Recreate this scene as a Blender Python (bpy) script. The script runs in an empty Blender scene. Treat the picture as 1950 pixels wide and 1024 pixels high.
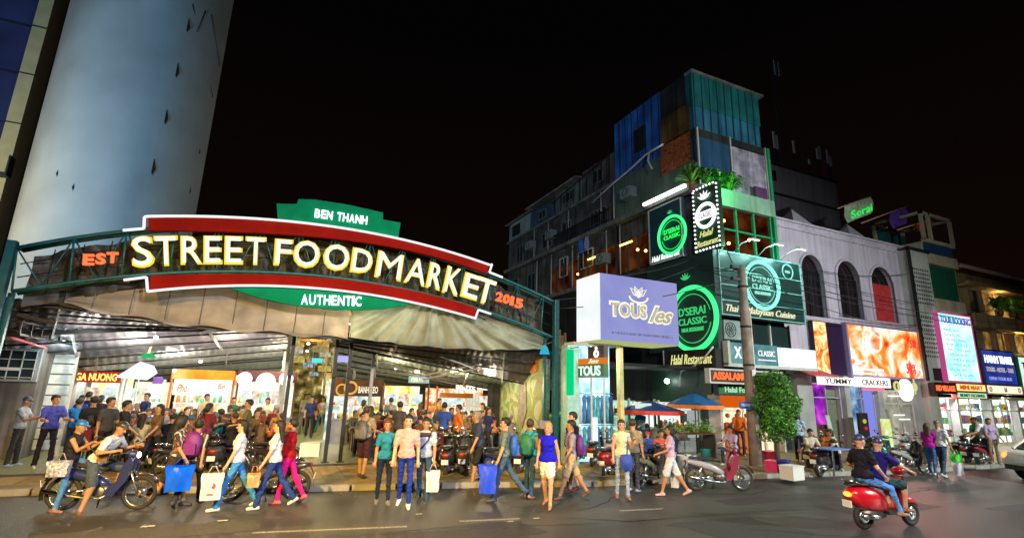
import bpy, math, random, numpy as np
from mathutils import Vector, Matrix
random.seed(7); np.random.seed(7)
SC = bpy.context.scene
COL = SC.collection
PI = math.pi
R_ = math.radians

# ---------------------------------------------------------------- camera
# world axes: x runs along the street, y runs into the market, z up
CF, CYAW, CPIT, CROL, CH = 969.0, R_(24.8), R_(13.14), R_(1.62), 2.35
cam = bpy.data.cameras.new('camera'); camo = bpy.data.objects.new('camera', cam); COL.objects.link(camo)
cam.sensor_width = 36.0; cam.sensor_fit = 'HORIZONTAL'; cam.lens = CF / 1950 * 36
cam.clip_start = 0.1; cam.clip_end = 900
CM = (Matrix.Rotation(-CYAW, 4, 'Z') @ Matrix.Rotation(PI/2 + CPIT, 4, 'X') @ Matrix.Rotation(CROL, 4, 'Z'))
camo.matrix_world = Matrix.Translation((0, 0, CH)) @ CM
SC.camera = camo

# ---------------------------------------------------------------- night sky
w = bpy.data.worlds.new("World"); SC.world = w; w.use_nodes = True
nt = w.node_tree; nt.nodes.clear()
wo = nt.nodes.new('ShaderNodeOutputWorld'); bg = nt.nodes.new('ShaderNodeBackground'); sky = nt.nodes.new('ShaderNodeTexSky')
sky.sky_type = 'NISHITA'; sky.sun_disc = False; sky.sun_elevation = R_(-6); sky.sun_rotation = R_(200)
mx = nt.nodes.new('ShaderNodeMix'); mx.data_type = 'RGBA'; mx.inputs['Factor'].default_value = 0.9
tcw = nt.nodes.new('ShaderNodeTexCoord'); sxz = nt.nodes.new('ShaderNodeSeparateXYZ'); crw = nt.nodes.new('ShaderNodeValToRGB')
nt.links.new(tcw.outputs['Generated'], sxz.inputs[0]); nt.links.new(sxz.outputs['Z'], crw.inputs[0])
crw.color_ramp.elements[0].position = 0.0; crw.color_ramp.elements[0].color = (0.060, 0.026, 0.014, 1)   # city glow low on the night air
crw.color_ramp.elements[1].position = 0.6; crw.color_ramp.elements[1].color = (0.012, 0.009, 0.009, 1)
nt.links.new(crw.outputs['Color'], mx.inputs['B'])
nt.links.new(sky.outputs['Color'], mx.inputs['A'])
nt.links.new(mx.outputs['Result'], bg.inputs['Color']); bg.inputs['Strength'].default_value = 0.10
nt.links.new(bg.outputs[0], wo.inputs['Surface'])

# ---------------------------------------------------------------- exposure and render settings
SC.view_settings.view_transform = 'Standard'; SC.view_settings.look = 'None'
SC.view_settings.exposure = 0.0; SC.view_settings.gamma = 1.0; SC.view_settings.use_curve_mapping = False
SC.render.engine = 'CYCLES'
cy = SC.cycles
cy.use_denoising = True
cy.max_bounces = 5; cy.diffuse_bounces = 3; cy.glossy_bounces = 3; cy.transmission_bounces = 4; cy.transparent_max_bounces = 8
cy.sample_clamp_indirect = 3.0; cy.sample_clamp_direct = 0.0; cy.caustics_reflective = False; cy.caustics_refractive = False
cy.use_light_tree = True

# ---------------------------------------------------------------- photo point -> world point
def ray(px, py):
    return (CM.to_3x3() @ Vector(((px-975)/CF, -(py-512)/CF, -1)))
def PV(px, py, v):
    d = ray(px, py); t = v/d.y; return Vector((d.x*t, v, CH+d.z*t))
def PU(px, py, u):
    d = ray(px, py); t = u/d.x; return Vector((u, d.y*t, CH+d.z*t))
def GR(px, py, z=0.0):
    d = ray(px, py); t = (z-CH)/d.z; return Vector((d.x*t, d.y*t, z))

# ---------------------------------------------------------------- materials
MC = {}
def _new(name):
    m = bpy.data.materials.new(name); m.use_nodes = True
    return m, m.node_tree, m.node_tree.nodes['Principled BSDF']
def mat(name, col, rough=0.6, metal=0.0, var=0.15, scale=6.0, bump=0.15, spec=None, detail=4, coat=0.0, trans=0.0):
    key = (name, tuple(round(c, 3) for c in col), rough, metal)
    if key in MC: return MC[key]
    m, t, b = _new(name)
    n = t.nodes; L = t.links
    tc = n.new('ShaderNodeTexCoord'); no = n.new('ShaderNodeTexNoise'); no.inputs['Scale'].default_value = scale; no.inputs['Detail'].default_value = detail
    L.new(tc.outputs['Object'], no.inputs['Vector'])
    cr = n.new('ShaderNodeValToRGB')
    cr.color_ramp.elements[0].position = 0.3; cr.color_ramp.elements[1].position = 0.7
    cr.color_ramp.elements[0].color = tuple(c*(1-var) for c in col)+(1,)
    cr.color_ramp.elements[1].color = tuple(min(1, c*(1+var)) for c in col)+(1,)
    L.new(no.outputs['Fac'], cr.inputs['Fac']); L.new(cr.outputs['Color'], b.inputs['Base Color'])
    b.inputs['Roughness'].default_value = rough; b.inputs['Metallic'].default_value = metal
    if spec is not None: b.inputs['Specular IOR Level'].default_value = spec
    if coat: b.inputs['Coat Weight'].default_value = coat; b.inputs['Coat Roughness'].default_value = 0.08
    if trans: b.inputs['Transmission Weight'].default_value = trans
    if bump:
        bu = n.new('ShaderNodeBump'); bu.inputs['Strength'].default_value = bump; bu.inputs['Distance'].default_value = 0.02
        L.new(no.outputs['Fac'], bu.inputs['Height']); L.new(bu.outputs['Normal'], b.inputs['Normal'])
    MC[key] = m; return m
def wallmat(name, col, var=.22, sc=.9):
    """old render or sheet: blotches, vertical rain streaks and grime"""
    key = ('wall', name)
    if key in MC: return MC[key]
    m, t, b = _new(name); n = t.nodes; L = t.links
    tc = n.new('ShaderNodeTexCoord'); a = n.new('ShaderNodeTexNoise'); a.inputs['Scale'].default_value = sc; a.inputs['Detail'].default_value = 10; L.new(tc.outputs['Object'], a.inputs['Vector'])
    mp = n.new('ShaderNodeMapping'); mp.inputs['Scale'].default_value = (3.2,3.2,.16); L.new(tc.outputs['Object'], mp.inputs[0])
    s_ = n.new('ShaderNodeTexNoise'); s_.inputs['Scale'].default_value = 1.3; s_.inputs['Detail'].default_value = 6; L.new(mp.outputs[0], s_.inputs['Vector'])
    c1 = n.new('ShaderNodeValToRGB'); c1.color_ramp.elements[0].position = .33; c1.color_ramp.elements[1].position = .66
    c1.color_ramp.elements[0].color = tuple(c*(1-var) for c in col)+(1,); c1.color_ramp.elements[1].color = tuple(min(1, c*(1+var)) for c in col)+(1,)
    c2 = n.new('ShaderNodeValToRGB'); c2.color_ramp.elements[0].position = .30; c2.color_ramp.elements[1].position = .55
    d = 1-min(.75, var*1.6); c2.color_ramp.elements[0].color = (d,d,d,1); c2.color_ramp.elements[1].color = (1.05,1.05,1.05,1)
    L.new(a.outputs['Fac'], c1.inputs[0]); L.new(s_.outputs['Fac'], c2.inputs[0])
    mu = n.new('ShaderNodeMix'); mu.data_type = 'RGBA'; mu.blend_type = 'MULTIPLY'; mu.inputs['Factor'].default_value = 1
    L.new(c1.outputs[0], mu.inputs['A']); L.new(c2.outputs[0], mu.inputs['B']); L.new(mu.outputs['Result'], b.inputs['Base Color']); b.inputs['Roughness'].default_value = .85; b.inputs['Specular IOR Level'].default_value = .25
    bu = n.new('ShaderNodeBump'); bu.inputs['Strength'].default_value = .35; bu.inputs['Distance'].default_value = .03; L.new(a.outputs['Fac'], bu.inputs['Height']); L.new(bu.outputs[0], b.inputs['Normal'])
    MC[key] = m; return m
def emis(name, col, s, sampled=False):
    key = (name, tuple(round(c, 3) for c in col), s)
    if key in MC: return MC[key]
    m = bpy.data.materials.new(name); m.use_nodes = True; t = m.node_tree; t.nodes.clear()
    o = t.nodes.new('ShaderNodeOutputMaterial'); e = t.nodes.new('ShaderNodeEmission')
    e.inputs['Color'].default_value = tuple(col)+(1,); e.inputs['Strength'].default_value = s
    t.links.new(e.outputs[0], o.inputs['Surface'])
    m.cycles.emission_sampling = 'FRONT_BACK' if sampled else 'NONE'
    MC[key] = m; return m
def emis_noise(name, cols, s, scale=2.0, sampled=True, detail=3, dist=0.6, kind='noise'):
    """a lit printed face or screen: several colours in soft patches"""
    m = bpy.data.materials.new(name); m.use_nodes = True; t = m.node_tree; t.nodes.clear(); n = t.nodes; L = t.links
    o = n.new('ShaderNodeOutputMaterial'); e = n.new('ShaderNodeEmission'); tc = n.new('ShaderNodeTexCoord')
    if kind == 'noise':
        no = n.new('ShaderNodeTexNoise'); no.inputs['Detail'].default_value = detail; no.inputs['Distortion'].default_value = dist; out = no.outputs['Fac']
    else:
        no = n.new('ShaderNodeTexVoronoi'); out = no.outputs['Color']
    no.inputs['Scale'].default_value = scale
    L.new(tc.outputs['Object'], no.inputs['Vector'])
    cr = n.new('ShaderNodeValToRGB'); k = len(cols)
    while len(cr.color_ramp.elements) < k: cr.color_ramp.elements.new(0.5)
    for i, c in enumerate(cols):
        cr.color_ramp.elements[i].position = (0.32 + 0.36*i/(k-1)) if kind == 'noise' else i/(k-1); cr.color_ramp.elements[i].color = tuple(c)+(1,)
    if kind != 'noise': cr.color_ramp.interpolation = 'CONSTANT'
    L.new(out, cr.inputs['Fac']); L.new(cr.outputs['Color'], e.inputs['Color']); e.inputs['Strength'].default_value = s
    L.new(e.outputs[0], o.inputs['Surface'])
    m.cycles.emission_sampling = 'FRONT' if sampled else 'NONE'
    return m
def glass(name='window_glass', col=(0.02, 0.03, 0.035), rough=0.08):
    return mat(name, col, rough, 0.0, 0.1, 2, 0.02)

# ---------------------------------------------------------------- mesh builder
class MB:
    def __init__(s): s.v = []; s.f = []; s.m = []; s.sm = []
    def add(s, vs, fs, m=0, smooth=False):
        o = len(s.v); s.v += [tuple(q) for q in vs]
        for q in fs: s.f.append(tuple(i+o for i in q)); s.m.append(m); s.sm.append(smooth)
        return s
    def box(s, x0, x1, y0, y1, z0, z1, m=0):
        x0, x1 = min(x0, x1), max(x0, x1); y0, y1 = min(y0, y1), max(y0, y1); z0, z1 = min(z0, z1), max(z0, z1)
        return s.add([(x0,y0,z0),(x1,y0,z0),(x1,y1,z0),(x0,y1,z0),(x0,y0,z1),(x1,y0,z1),(x1,y1,z1),(x0,y1,z1)],
              [(0,3,2,1),(4,5,6,7),(0,1,5,4),(1,2,6,5),(2,3,7,6),(3,0,4,7)], m)
    def rbox(s, c, size, rot=(0,0,0), m=0):
        M = Matrix.Translation(c) @ (Matrix.Rotation(rot[2],4,'Z') @ Matrix.Rotation(rot[1],4,'Y') @ Matrix.Rotation(rot[0],4,'X'))
        a, b, d = size[0]/2, size[1]/2, size[2]/2
        P = [(-a,-b,-d),(a,-b,-d),(a,b,-d),(-a,b,-d),(-a,-b,d),(a,-b,d),(a,b,d),(-a,b,d)]
        return s.add([M @ Vector(p) for p in P], [(0,3,2,1),(4,5,6,7),(0,1,5,4),(1,2,6,5),(2,3,7,6),(3,0,4,7)], m)
    def bar(s, a, b, w, h=None, m=0):
        """square bar from a to b"""
        a = Vector(a); b = Vector(b); d = (b-a); L = d.length
        if L < 1e-6: return s
        d.normalize(); up = Vector((0,0,1)) if abs(d.z) < .95 else Vector((0,1,0))
        sx = d.cross(up).normalized(); sz = sx.cross(d).normalized(); h = h or w
        P = []
        for e in (a, b):
            for (i, j) in ((-1,-1),(1,-1),(1,1),(-1,1)): P.append(e + sx*(i*w/2) + sz*(j*h/2))
        return s.add(P, [(3,2,1,0),(4,5,6,7),(0,1,5,4),(1,2,6,5),(2,3,7,6),(3,0,4,7)], m)
    def tube(s, pts, r, n=8, m=0, cap=True, closed=False):
        pts = [Vector(p) for p in pts]; k = len(pts); rs = r if isinstance(r, (list, tuple)) else [r]*k
        V = []; prev = None
        for i, p in enumerate(pts):
            if closed: d = (pts[(i+1) % k]-pts[i-1])
            else: d = (pts[min(i+1,k-1)]-pts[max(i-1,0)])
            d.normalize()
            if prev is None:
                u = d.orthogonal().normalized()
            else:
                u = (prev - d*prev.dot(d)); u = u.normalized() if u.length > 1e-6 else d.orthogonal().normalized()
            prev = u; w_ = d.cross(u)
            for j in range(n):
                a = 2*PI*j/n; V.append(p + (u*math.cos(a)+w_*math.sin(a))*rs[i])
        F = []
        kk = k if closed else k-1
        for i in range(kk):
            i2 = (i+1) % k
            for j in range(n): F.append((i*n+j, i*n+(j+1) % n, i2*n+(j+1) % n, i2*n+j))
        if cap and not closed: F.append(tuple(range(n-1,-1,-1))); F.append(tuple((k-1)*n+j for j in range(n)))
        return s.add(V, F, m, True)
    def prism(s, poly, d0, d1, axis='y', m=0):
        """2-D outline (x,z) extruded along y, or (y,z) along x, or (x,y) along z"""
        n = len(poly)
        A = sum(poly[i][0]*poly[(i+1) % n][1]-poly[(i+1) % n][0]*poly[i][1] for i in range(n))
        if A < 0: poly = poly[::-1]
        f = {'y': lambda a, b, d: (a, d, b), 'x': lambda a, b, d: (d, a, b), 'z': lambda a, b, d: (a, b, d)}[axis]
        V = [f(a, b, d0) for a, b in poly] + [f(a, b, d1) for a, b in poly]
        F = [tuple(range(n)), tuple(range(2*n-1, n-1, -1))] + [(i, i+n, (i+1) % n+n, (i+1) % n) for i in range(n)]
        if axis == 'y': pass
        else: F = [q[::-1] for q in F]
        if (d1 < d0): F = [q[::-1] for q in F]
        return s.add(V, F, m)
    def lathe(s, prof, c=(0,0,0), n=16, axis='z', m=0, smooth=True):
        c = Vector(c); V = []; k = len(prof)
        for r, h in prof:
            for j in range(n):
                a = 2*PI*j/n; x, y = r*math.cos(a), r*math.sin(a)
                V.append(c + Vector({'z': (x, y, h), 'y': (x, h, y), 'x': (h, x, y)}[axis]))
        F = []
        for i in range(k-1):
            for j in range(n): F.append((i*n+j, i*n+(j+1) % n, (i+1)*n+(j+1) % n, (i+1)*n+j))
        F.append(tuple(range(n-1,-1,-1))); F.append(tuple((k-1)*n+j for j in range(n)))
        if axis == 'y': F = [q[::-1] for q in F]
        return s.add(V, F, m, smooth)
    def ball(s, c, r, n=10, m=0, sc=(1,1,1)):
        k = max(5, n//2+1)
        V = []; c = Vector(c)
        for i in range(k):
            t = PI*i/(k-1)
            for j in range(n):
                a = 2*PI*j/n; rr = r*max(math.sin(t), .02)
                V.append(c+Vector((rr*math.cos(a)*sc[0], rr*math.sin(a)*sc[1], -r*math.cos(t)*sc[2])))
        F = []
        for i in range(k-1):
            for j in range(n): F.append((i*n+j, i*n+(j+1) % n, (i+1)*n+(j+1) % n, (i+1)*n+j))
        return s.add(V, F, m, True)
    def loft(s, secs, n=12, m=0, e=2.5, axis='x'):
        """sections (x, zc, halfwidth, halfheight[, yc])"""
        V = []; k = len(secs)
        for q in secs:
            x, zc, hw, hh = q[:4]; yc = q[4] if len(q) > 4 else 0
            for j in range(n):
                a = 2*PI*(j+.5)/n; ca, sa = math.cos(a), math.sin(a)
                y = yc+hw*math.copysign(abs(ca)**(2/e), ca); z = zc+hh*math.copysign(abs(sa)**(2/e), sa)
                V.append((x, y, z) if axis == 'x' else (y, x, z))
        F = []
        for i in range(k-1):
            for j in range(n): F.append((i*n+j, i*n+(j+1) % n, (i+1)*n+(j+1) % n, (i+1)*n+j))
        F.append(tuple(range(n-1,-1,-1))); F.append(tuple((k-1)*n+j for j in range(n)))
        if axis != 'x': F = [q[::-1] for q in F]
        return s.add(V, F, m, True)
    def grid(s, fn, nu, nv, m=0, smooth=True, thick=0):
        V = [fn(i/nu, j/nv) for i in range(nu+1) for j in range(nv+1)]
        F = [(i*(nv+1)+j, (i+1)*(nv+1)+j, (i+1)*(nv+1)+j+1, i*(nv+1)+j+1) for i in range(nu) for j in range(nv)]
        return s.add(V, F, m, smooth)
    def ring(s, c, R, r, axis='y', n=32, k=8, m=0, a0=0, a1=2*PI, sx=1.0):
        c = Vector(c); pts = []
        full = abs(a1-a0-2*PI) < 1e-6; N = n if full else n+1
        for i in range(N):
            a = a0+(a1-a0)*i/n; x, y = R*math.cos(a)*sx, R*math.sin(a)
            pts.append(c+Vector({'y': (x, 0, y), 'x': (0, x, y), 'z': (x, y, 0)}[axis]))
        return s.tube(pts, r, k, m, cap=not full, closed=full)

def mk(name, mb, mats, parent=None, world=True, bevel=0):
    """one mesh object out of a builder; vertices are given in world space unless world is False"""
    if not isinstance(mats, (list, tuple)): mats = [mats]
    V = np.array(mb.v, dtype=float)
    if parent is not None:
        off = np.array(parent.get('wloc', (0,0,0))) if world else np.zeros(3)
        loc = Vector((0,0,0))
    else:
        mn, mxx = V.min(0), V.max(0)
        off = np.array(((mn[0]+mxx[0])/2, (mn[1]+mxx[1])/2, mn[2])) if world else np.zeros(3)
        loc = Vector(off)
    me = bpy.data.meshes.new(name); me.from_pydata((V-off).tolist(), [], mb.f)
    for m in mats: me.materials.append(m)
    me.polygons.foreach_set('material_index', mb.m); me.polygons.foreach_set('use_smooth', mb.sm)
    me.update()
    o = bpy.data.objects.new(name, me); COL.objects.link(o)
    o.parent = parent
    if parent is None: o.location = loc
    if world: o['wloc'] = tuple(off) if parent is None else tuple(parent.get('wloc', (0,0,0)))
    if bevel:
        bm = o.modifiers.new('bevel', 'BEVEL'); bm.width = bevel; bm.segments = 2; bm.limit_method = 'ANGLE'
    return o
def thing(name, label, cat, loc=(0,0,0), rotz=0, group=None):
    o = bpy.data.objects.new(name, None); COL.objects.link(o); o.location = loc; o.rotation_euler = (0,0,rotz); o.empty_display_size = .2
    o['label'] = label; o['category'] = cat; o['wloc'] = tuple(loc)
    if group: o['group'] = group
    return o
def tag(o, label=None, cat=None, group=None, kind=None):
    if label: o['label'] = label
    if cat: o['category'] = cat
    if group: o['group'] = group
    if kind: o['kind'] = kind
    return o
KIDS = {}
def children(o): return [c for c in o.children]
def copy_tree(o, parent=None, swap=None):
    c = o.copy(); COL.objects.link(c)
    if parent is not None: c.parent = parent
    if swap and c.type == 'MESH':
        for i, sl in enumerate(c.material_slots):
            m = sl.material
            if m and m.name.split('.')[0] in swap:
                sl.link = 'OBJECT'; sl.material = swap[m.name.split('.')[0]]
    for ch in children(o): copy_tree(ch, c, swap)
    return c
def copy_flat(o, loc, rotz=0, sc=1.0):
    c = o.copy(); COL.objects.link(c); c.location = loc; c.rotation_euler = (0,0,rotz); c.scale = (sc,)*3
    return c

# ---------------------------------------------------------------- lettering
TC = {}
def text_data(s, off=0.0, shear=0.0):
    key = (s, off, shear)
    if key in TC: return TC[key]
    cu = bpy.data.curves.new('t', 'FONT'); cu.body = s; cu.size = 1; cu.offset = off; cu.shear = shear; cu.resolution_u = 3; cu.fill_mode = 'FRONT' if False else 'BOTH'; cu.extrude = 0.02
    ob = bpy.data.objects.new('t', cu)
    me = bpy.data.meshes.new_from_object(ob)
    V = np.empty(len(me.vertices)*3); me.vertices.foreach_get('co', V); V = V.reshape(-1,3)
    F = [tuple(p.vertices) for p in me.polygons]
    bpy.data.objects.remove(ob); bpy.data.curves.remove(cu); bpy.data.meshes.remove(me)
    mn, mx_ = V.min(0), V.max(0); V = (V-mn)/np.maximum(mx_-mn, 1e-6)
    TC[key] = (V, F, (mx_[0]-mn[0])/(mx_[1]-mn[1])); return TC[key]
def text(mb, s, o, ux, uz, w, h, depth=0.03, off=0.0, shear=0.0, m=0, rot=0):
    """lettering with its lower left corner at o, running along ux, upward uz, w by h metres, standing proud by depth"""
    V, F, _ = text_data(s, off, shear)
    o = Vector(o); ux = Vector(ux).normalized(); uz = Vector(uz).normalized(); n = ux.cross(uz)
    c = o+ux*(w/2)+uz*(h/2)
    if rot:
        q = Matrix.Rotation(rot, 3, n); ux = q @ ux; uz = q @ uz; o = c-ux*(w/2)-uz*(h/2)
    return mb.add([o+ux*(p[0]*w)+uz*(p[1]*h)+n*(p[2]*depth) for p in V], F, m)

def mks(name, mb, mats, parent=None, world=True):
    """like mk, but every loose piece becomes an object of its own"""
    n = len(mb.v); p = list(range(n))
    def find(a):
        while p[a] != a: p[a] = p[p[a]]; a = p[a]
        return a
    for f in mb.f:
        for i in f[1:]: p[find(i)] = find(f[0])
    groups = {}
    for k, f in enumerate(mb.f): groups.setdefault(find(f[0]), []).append(k)
    out = []
    for g in groups.values():
        used = sorted({i for k in g for i in mb.f[k]}); mp = {i: j for j, i in enumerate(used)}
        m = MB(); m.v = [mb.v[i] for i in used]; m.f = [tuple(mp[i] for i in mb.f[k]) for k in g]; m.m = [mb.m[k] for k in g]; m.sm = [mb.sm[k] for k in g]
        out.append(mk(name, m, mats, parent, world))
    return out
# ================================================================ people: one continuous skin grown from a skeleton
class Field:
    def __init__(s): s.p = []
    def cone(s, a, b, ra, rb, lab=0, k=0.02): s.p.append(('c', np.array(a, float), np.array(b, float), ra, rb, lab, k, None)); return s
    def ell(s, c, r, lab=0, R=None, k=0.02): s.p.append(('e', np.array(c, float), np.array(r, float), 0, 0, lab, k, R)); return s
    def cut(s, lo, hi, c, R): s.p.append(('x', np.array(lo, float), np.array(hi, float), 0, 0, 0, 0, (np.array(c, float), R))); return s
    def mesh(s, h):
        los, his = [], []
        for q in s.p:
            if q[0] == 'c': r = max(q[3], q[4]); los.append(np.minimum(q[1], q[2])-r); his.append(np.maximum(q[1], q[2])+r)
            elif q[0] == 'e': r = q[2].max(); los.append(q[1]-r); his.append(q[1]+r)
        lo = np.min(los, 0)-4*h; hi = np.max(his, 0)+4*h
        N = np.ceil((hi-lo)/h).astype(int)+1
        D = np.full(N, 1.0, np.float32); L = np.zeros(N, np.int8)
        ax = [lo[i]+h*np.arange(N[i]) for i in range(3)]
        for q in s.p:
            pad = 3*h+q[6]
            if q[0] == 'c': r = max(q[3], q[4]); a = np.minimum(q[1], q[2])-r-pad; b = np.maximum(q[1], q[2])+r+pad
            elif q[0] == 'e': r = q[2].max(); a = q[1]-r-pad; b = q[1]+r+pad
            else: a, b = lo, hi
            i0 = np.maximum(((a-lo)/h).astype(int), 0); i1 = np.minimum(((b-lo)/h).astype(int)+2, N)
            sl = tuple(slice(i0[k], i1[k]) for k in range(3))
            X = ax[0][sl[0]][:,None,None]; Y = ax[1][sl[1]][None,:,None]; Z = ax[2][sl[2]][None,None,:]
            if q[0] == 'c':
                A, B = q[1], q[2]; ab = B-A; L2 = max(ab@ab, 1e-9)
                t = np.clip(((X-A[0])*ab[0]+(Y-A[1])*ab[1]+(Z-A[2])*ab[2])/L2, 0, 1)
                d = np.sqrt((X-A[0]-t*ab[0])**2+(Y-A[1]-t*ab[1])**2+(Z-A[2]-t*ab[2])**2)-(q[3]+t*(q[4]-q[3]))
            elif q[0] == 'e':
                P = [X-q[1][0], Y-q[1][1], Z-q[1][2]]; R = q[7]
                if R is not None: P = [P[0]*R[0,j]+P[1]*R[1,j]+P[2]*R[2,j] for j in range(3)]
                r = q[2]
                k0 = np.sqrt((P[0]/r[0])**2+(P[1]/r[1])**2+(P[2]/r[2])**2); k1 = np.sqrt((P[0]/r[0]**2)**2+(P[1]/r[1]**2)**2+(P[2]/r[2]**2)**2)+1e-6
                d = k0*(k0-1)/k1
            else:
                c, R = q[7]; P = [X-c[0], Y-c[1], Z-c[2]]; P = [P[0]*R[0,j]+P[1]*R[1,j]+P[2]*R[2,j] for j in range(3)]
                m = (q[1]+q[2])/2; e = (q[2]-q[1])/2
                d = np.maximum(np.maximum(abs(P[0]-m[0])-e[0], abs(P[1]-m[1])-e[1]), abs(P[2]-m[2])-e[2])
                D[sl] = np.maximum(D[sl], -d); continue
            cur = D[sl]; w_ = d < cur
            L[sl] = np.where(w_, q[5], L[sl]); k = q[6]
            if k > 0:
                hh = np.clip(.5+.5*(cur-d)/k, 0, 1); D[sl] = cur*(1-hh)+d*hh-k*hh*(1-hh)
            else: D[sl] = np.minimum(cur, d)
        # surface nets
        S = D < 0
        nx, ny, nz = N-1
        cnt = np.zeros((nx,ny,nz), np.int8)
        for i in (0,1):
            for j in (0,1):
                for k in (0,1): cnt += S[i:i+nx, j:j+ny, k:k+nz]
        cells = np.argwhere((cnt > 0) & (cnt < 8))
        idx = -np.ones((nx,ny,nz), np.int32); idx[tuple(cells.T)] = np.arange(len(cells))
        acc = np.zeros((len(cells),3)); num = np.zeros(len(cells))
        for axx in range(3):
            o = [a for a in range(3) if a != axx]
            for p in (0,1):
                for r in (0,1):
                    a = np.zeros(3, int); a[o[0]] = p; a[o[1]] = r; b = a.copy(); b[axx] = 1
                    da = D[tuple((cells+a).T)]; db = D[tuple((cells+b).T)]
                    m = (da < 0) != (db < 0); t = np.where(m, da/np.where(m, da-db, 1), 0)
                    P = np.repeat(a[None].astype(float), len(cells), 0); P[:,axx] = t
                    acc += P*m[:,None]; num += m
        V = lo+(cells+acc/num[:,None])*h
        F = []; FL = []
        for axx in range(3):
            o = [a for a in range(3) if a != axx]
            e0 = [slice(1,-1)]*3; e0[axx] = slice(0,-1); e1 = list(e0); e1[axx] = slice(1,None)
            A = S[tuple(e0)]; B = S[tuple(e1)]
            g = np.argwhere(A != B)
            off = np.ones(3, int); off[axx] = 0; g = g+off
            if len(g) == 0: continue
            fl = S[tuple(g.T)]
            q = []
            for (p, r) in ((-1,-1),(0,-1),(0,0),(-1,0)):
                c = g.copy(); c[:,o[0]] += p; c[:,o[1]] += r; q.append(idx[tuple(c.T)])
            q = np.stack(q, 1)
            flip = fl if axx != 1 else ~fl
            q = np.where(flip[:,None], q, q[:,::-1])
            lab = np.where(fl, L[tuple(g.T)], L[tuple((g+(1-off)).T)])
            F.append(q); FL.append(lab)
        F = np.concatenate(F); FL = np.concatenate(FL)
        # light smoothing
        for _ in range(1):
            sm = np.zeros_like(V); ct = np.zeros(len(V))
            for a, b in ((0,1),(1,2),(2,3),(3,0)):
                np.add.at(sm, F[:,a], V[F[:,b]]); np.add.at(sm, F[:,b], V[F[:,a]]); np.add.at(ct, F[:,a], 1); np.add.at(ct, F[:,b], 1)
            V = V*.5+.5*sm/np.maximum(ct, 1)[:,None]
        return V, F, FL

def unit(v): v = np.array(v, float); return v/max(np.linalg.norm(v), 1e-9)
def two_bone(a, t, l1, l2, pole):
    a = np.array(a, float); t = np.array(t, float); d = t-a; L = np.linalg.norm(d); L = min(L, (l1+l2)*.995); dn = unit(d)
    x = (l1*l1-l2*l2+L*L)/(2*L); y = math.sqrt(max(l1*l1-x*x, 0)); p = np.array(pole, float); p = unit(p-dn*(p@dn))
    return a+dn*x+p*y, a+dn*L

SKIN = {'tan': (0.42,0.22,0.12), 'pale': (0.58,0.36,0.25), 'brown': (0.26,0.13,0.07), 'pink': (0.60,0.32,0.22)}
def skin_mat(k): return mat('skin', SKIN[k], 0.5, 0, 0.08, 12, 0.03)
def cloth(col, name='cloth', rough=0.85):
    return mat(name, col, rough, 0, 0.20, 7, 1.0, spec=.2)
def stripe_mat(name, cols, scale=30, axis='Z'):
    key = (name,)
    if key in MC: return MC[key]
    m, t, b = _new(name); n = t.nodes; L = t.links
    tc = n.new('ShaderNodeTexCoord'); se = n.new('ShaderNodeSeparateXYZ'); L.new(tc.outputs['Object'], se.inputs[0])
    ma = n.new('ShaderNodeMath'); ma.operation = 'MULTIPLY'; ma.inputs[1].default_value = scale; L.new(se.outputs[axis], ma.inputs[0])
    fr = n.new('ShaderNodeMath'); fr.operation = 'FRACT'; L.new(ma.outputs[0], fr.inputs[0])
    cr = n.new('ShaderNodeValToRGB'); cr.color_ramp.interpolation = 'CONSTANT'
    while len(cr.color_ramp.elements) < len(cols): cr.color_ramp.elements.new(.5)
    for i, c in enumerate(cols): cr.color_ramp.elements[i].position = i/len(cols); cr.color_ramp.elements[i].color = tuple(c)+(1,)
    L.new(fr.outputs[0], cr.inputs[0]); L.new(cr.outputs[0], b.inputs['Base Color']); b.inputs['Roughness'].default_value = .85
    MC[key] = m; return m

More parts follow.
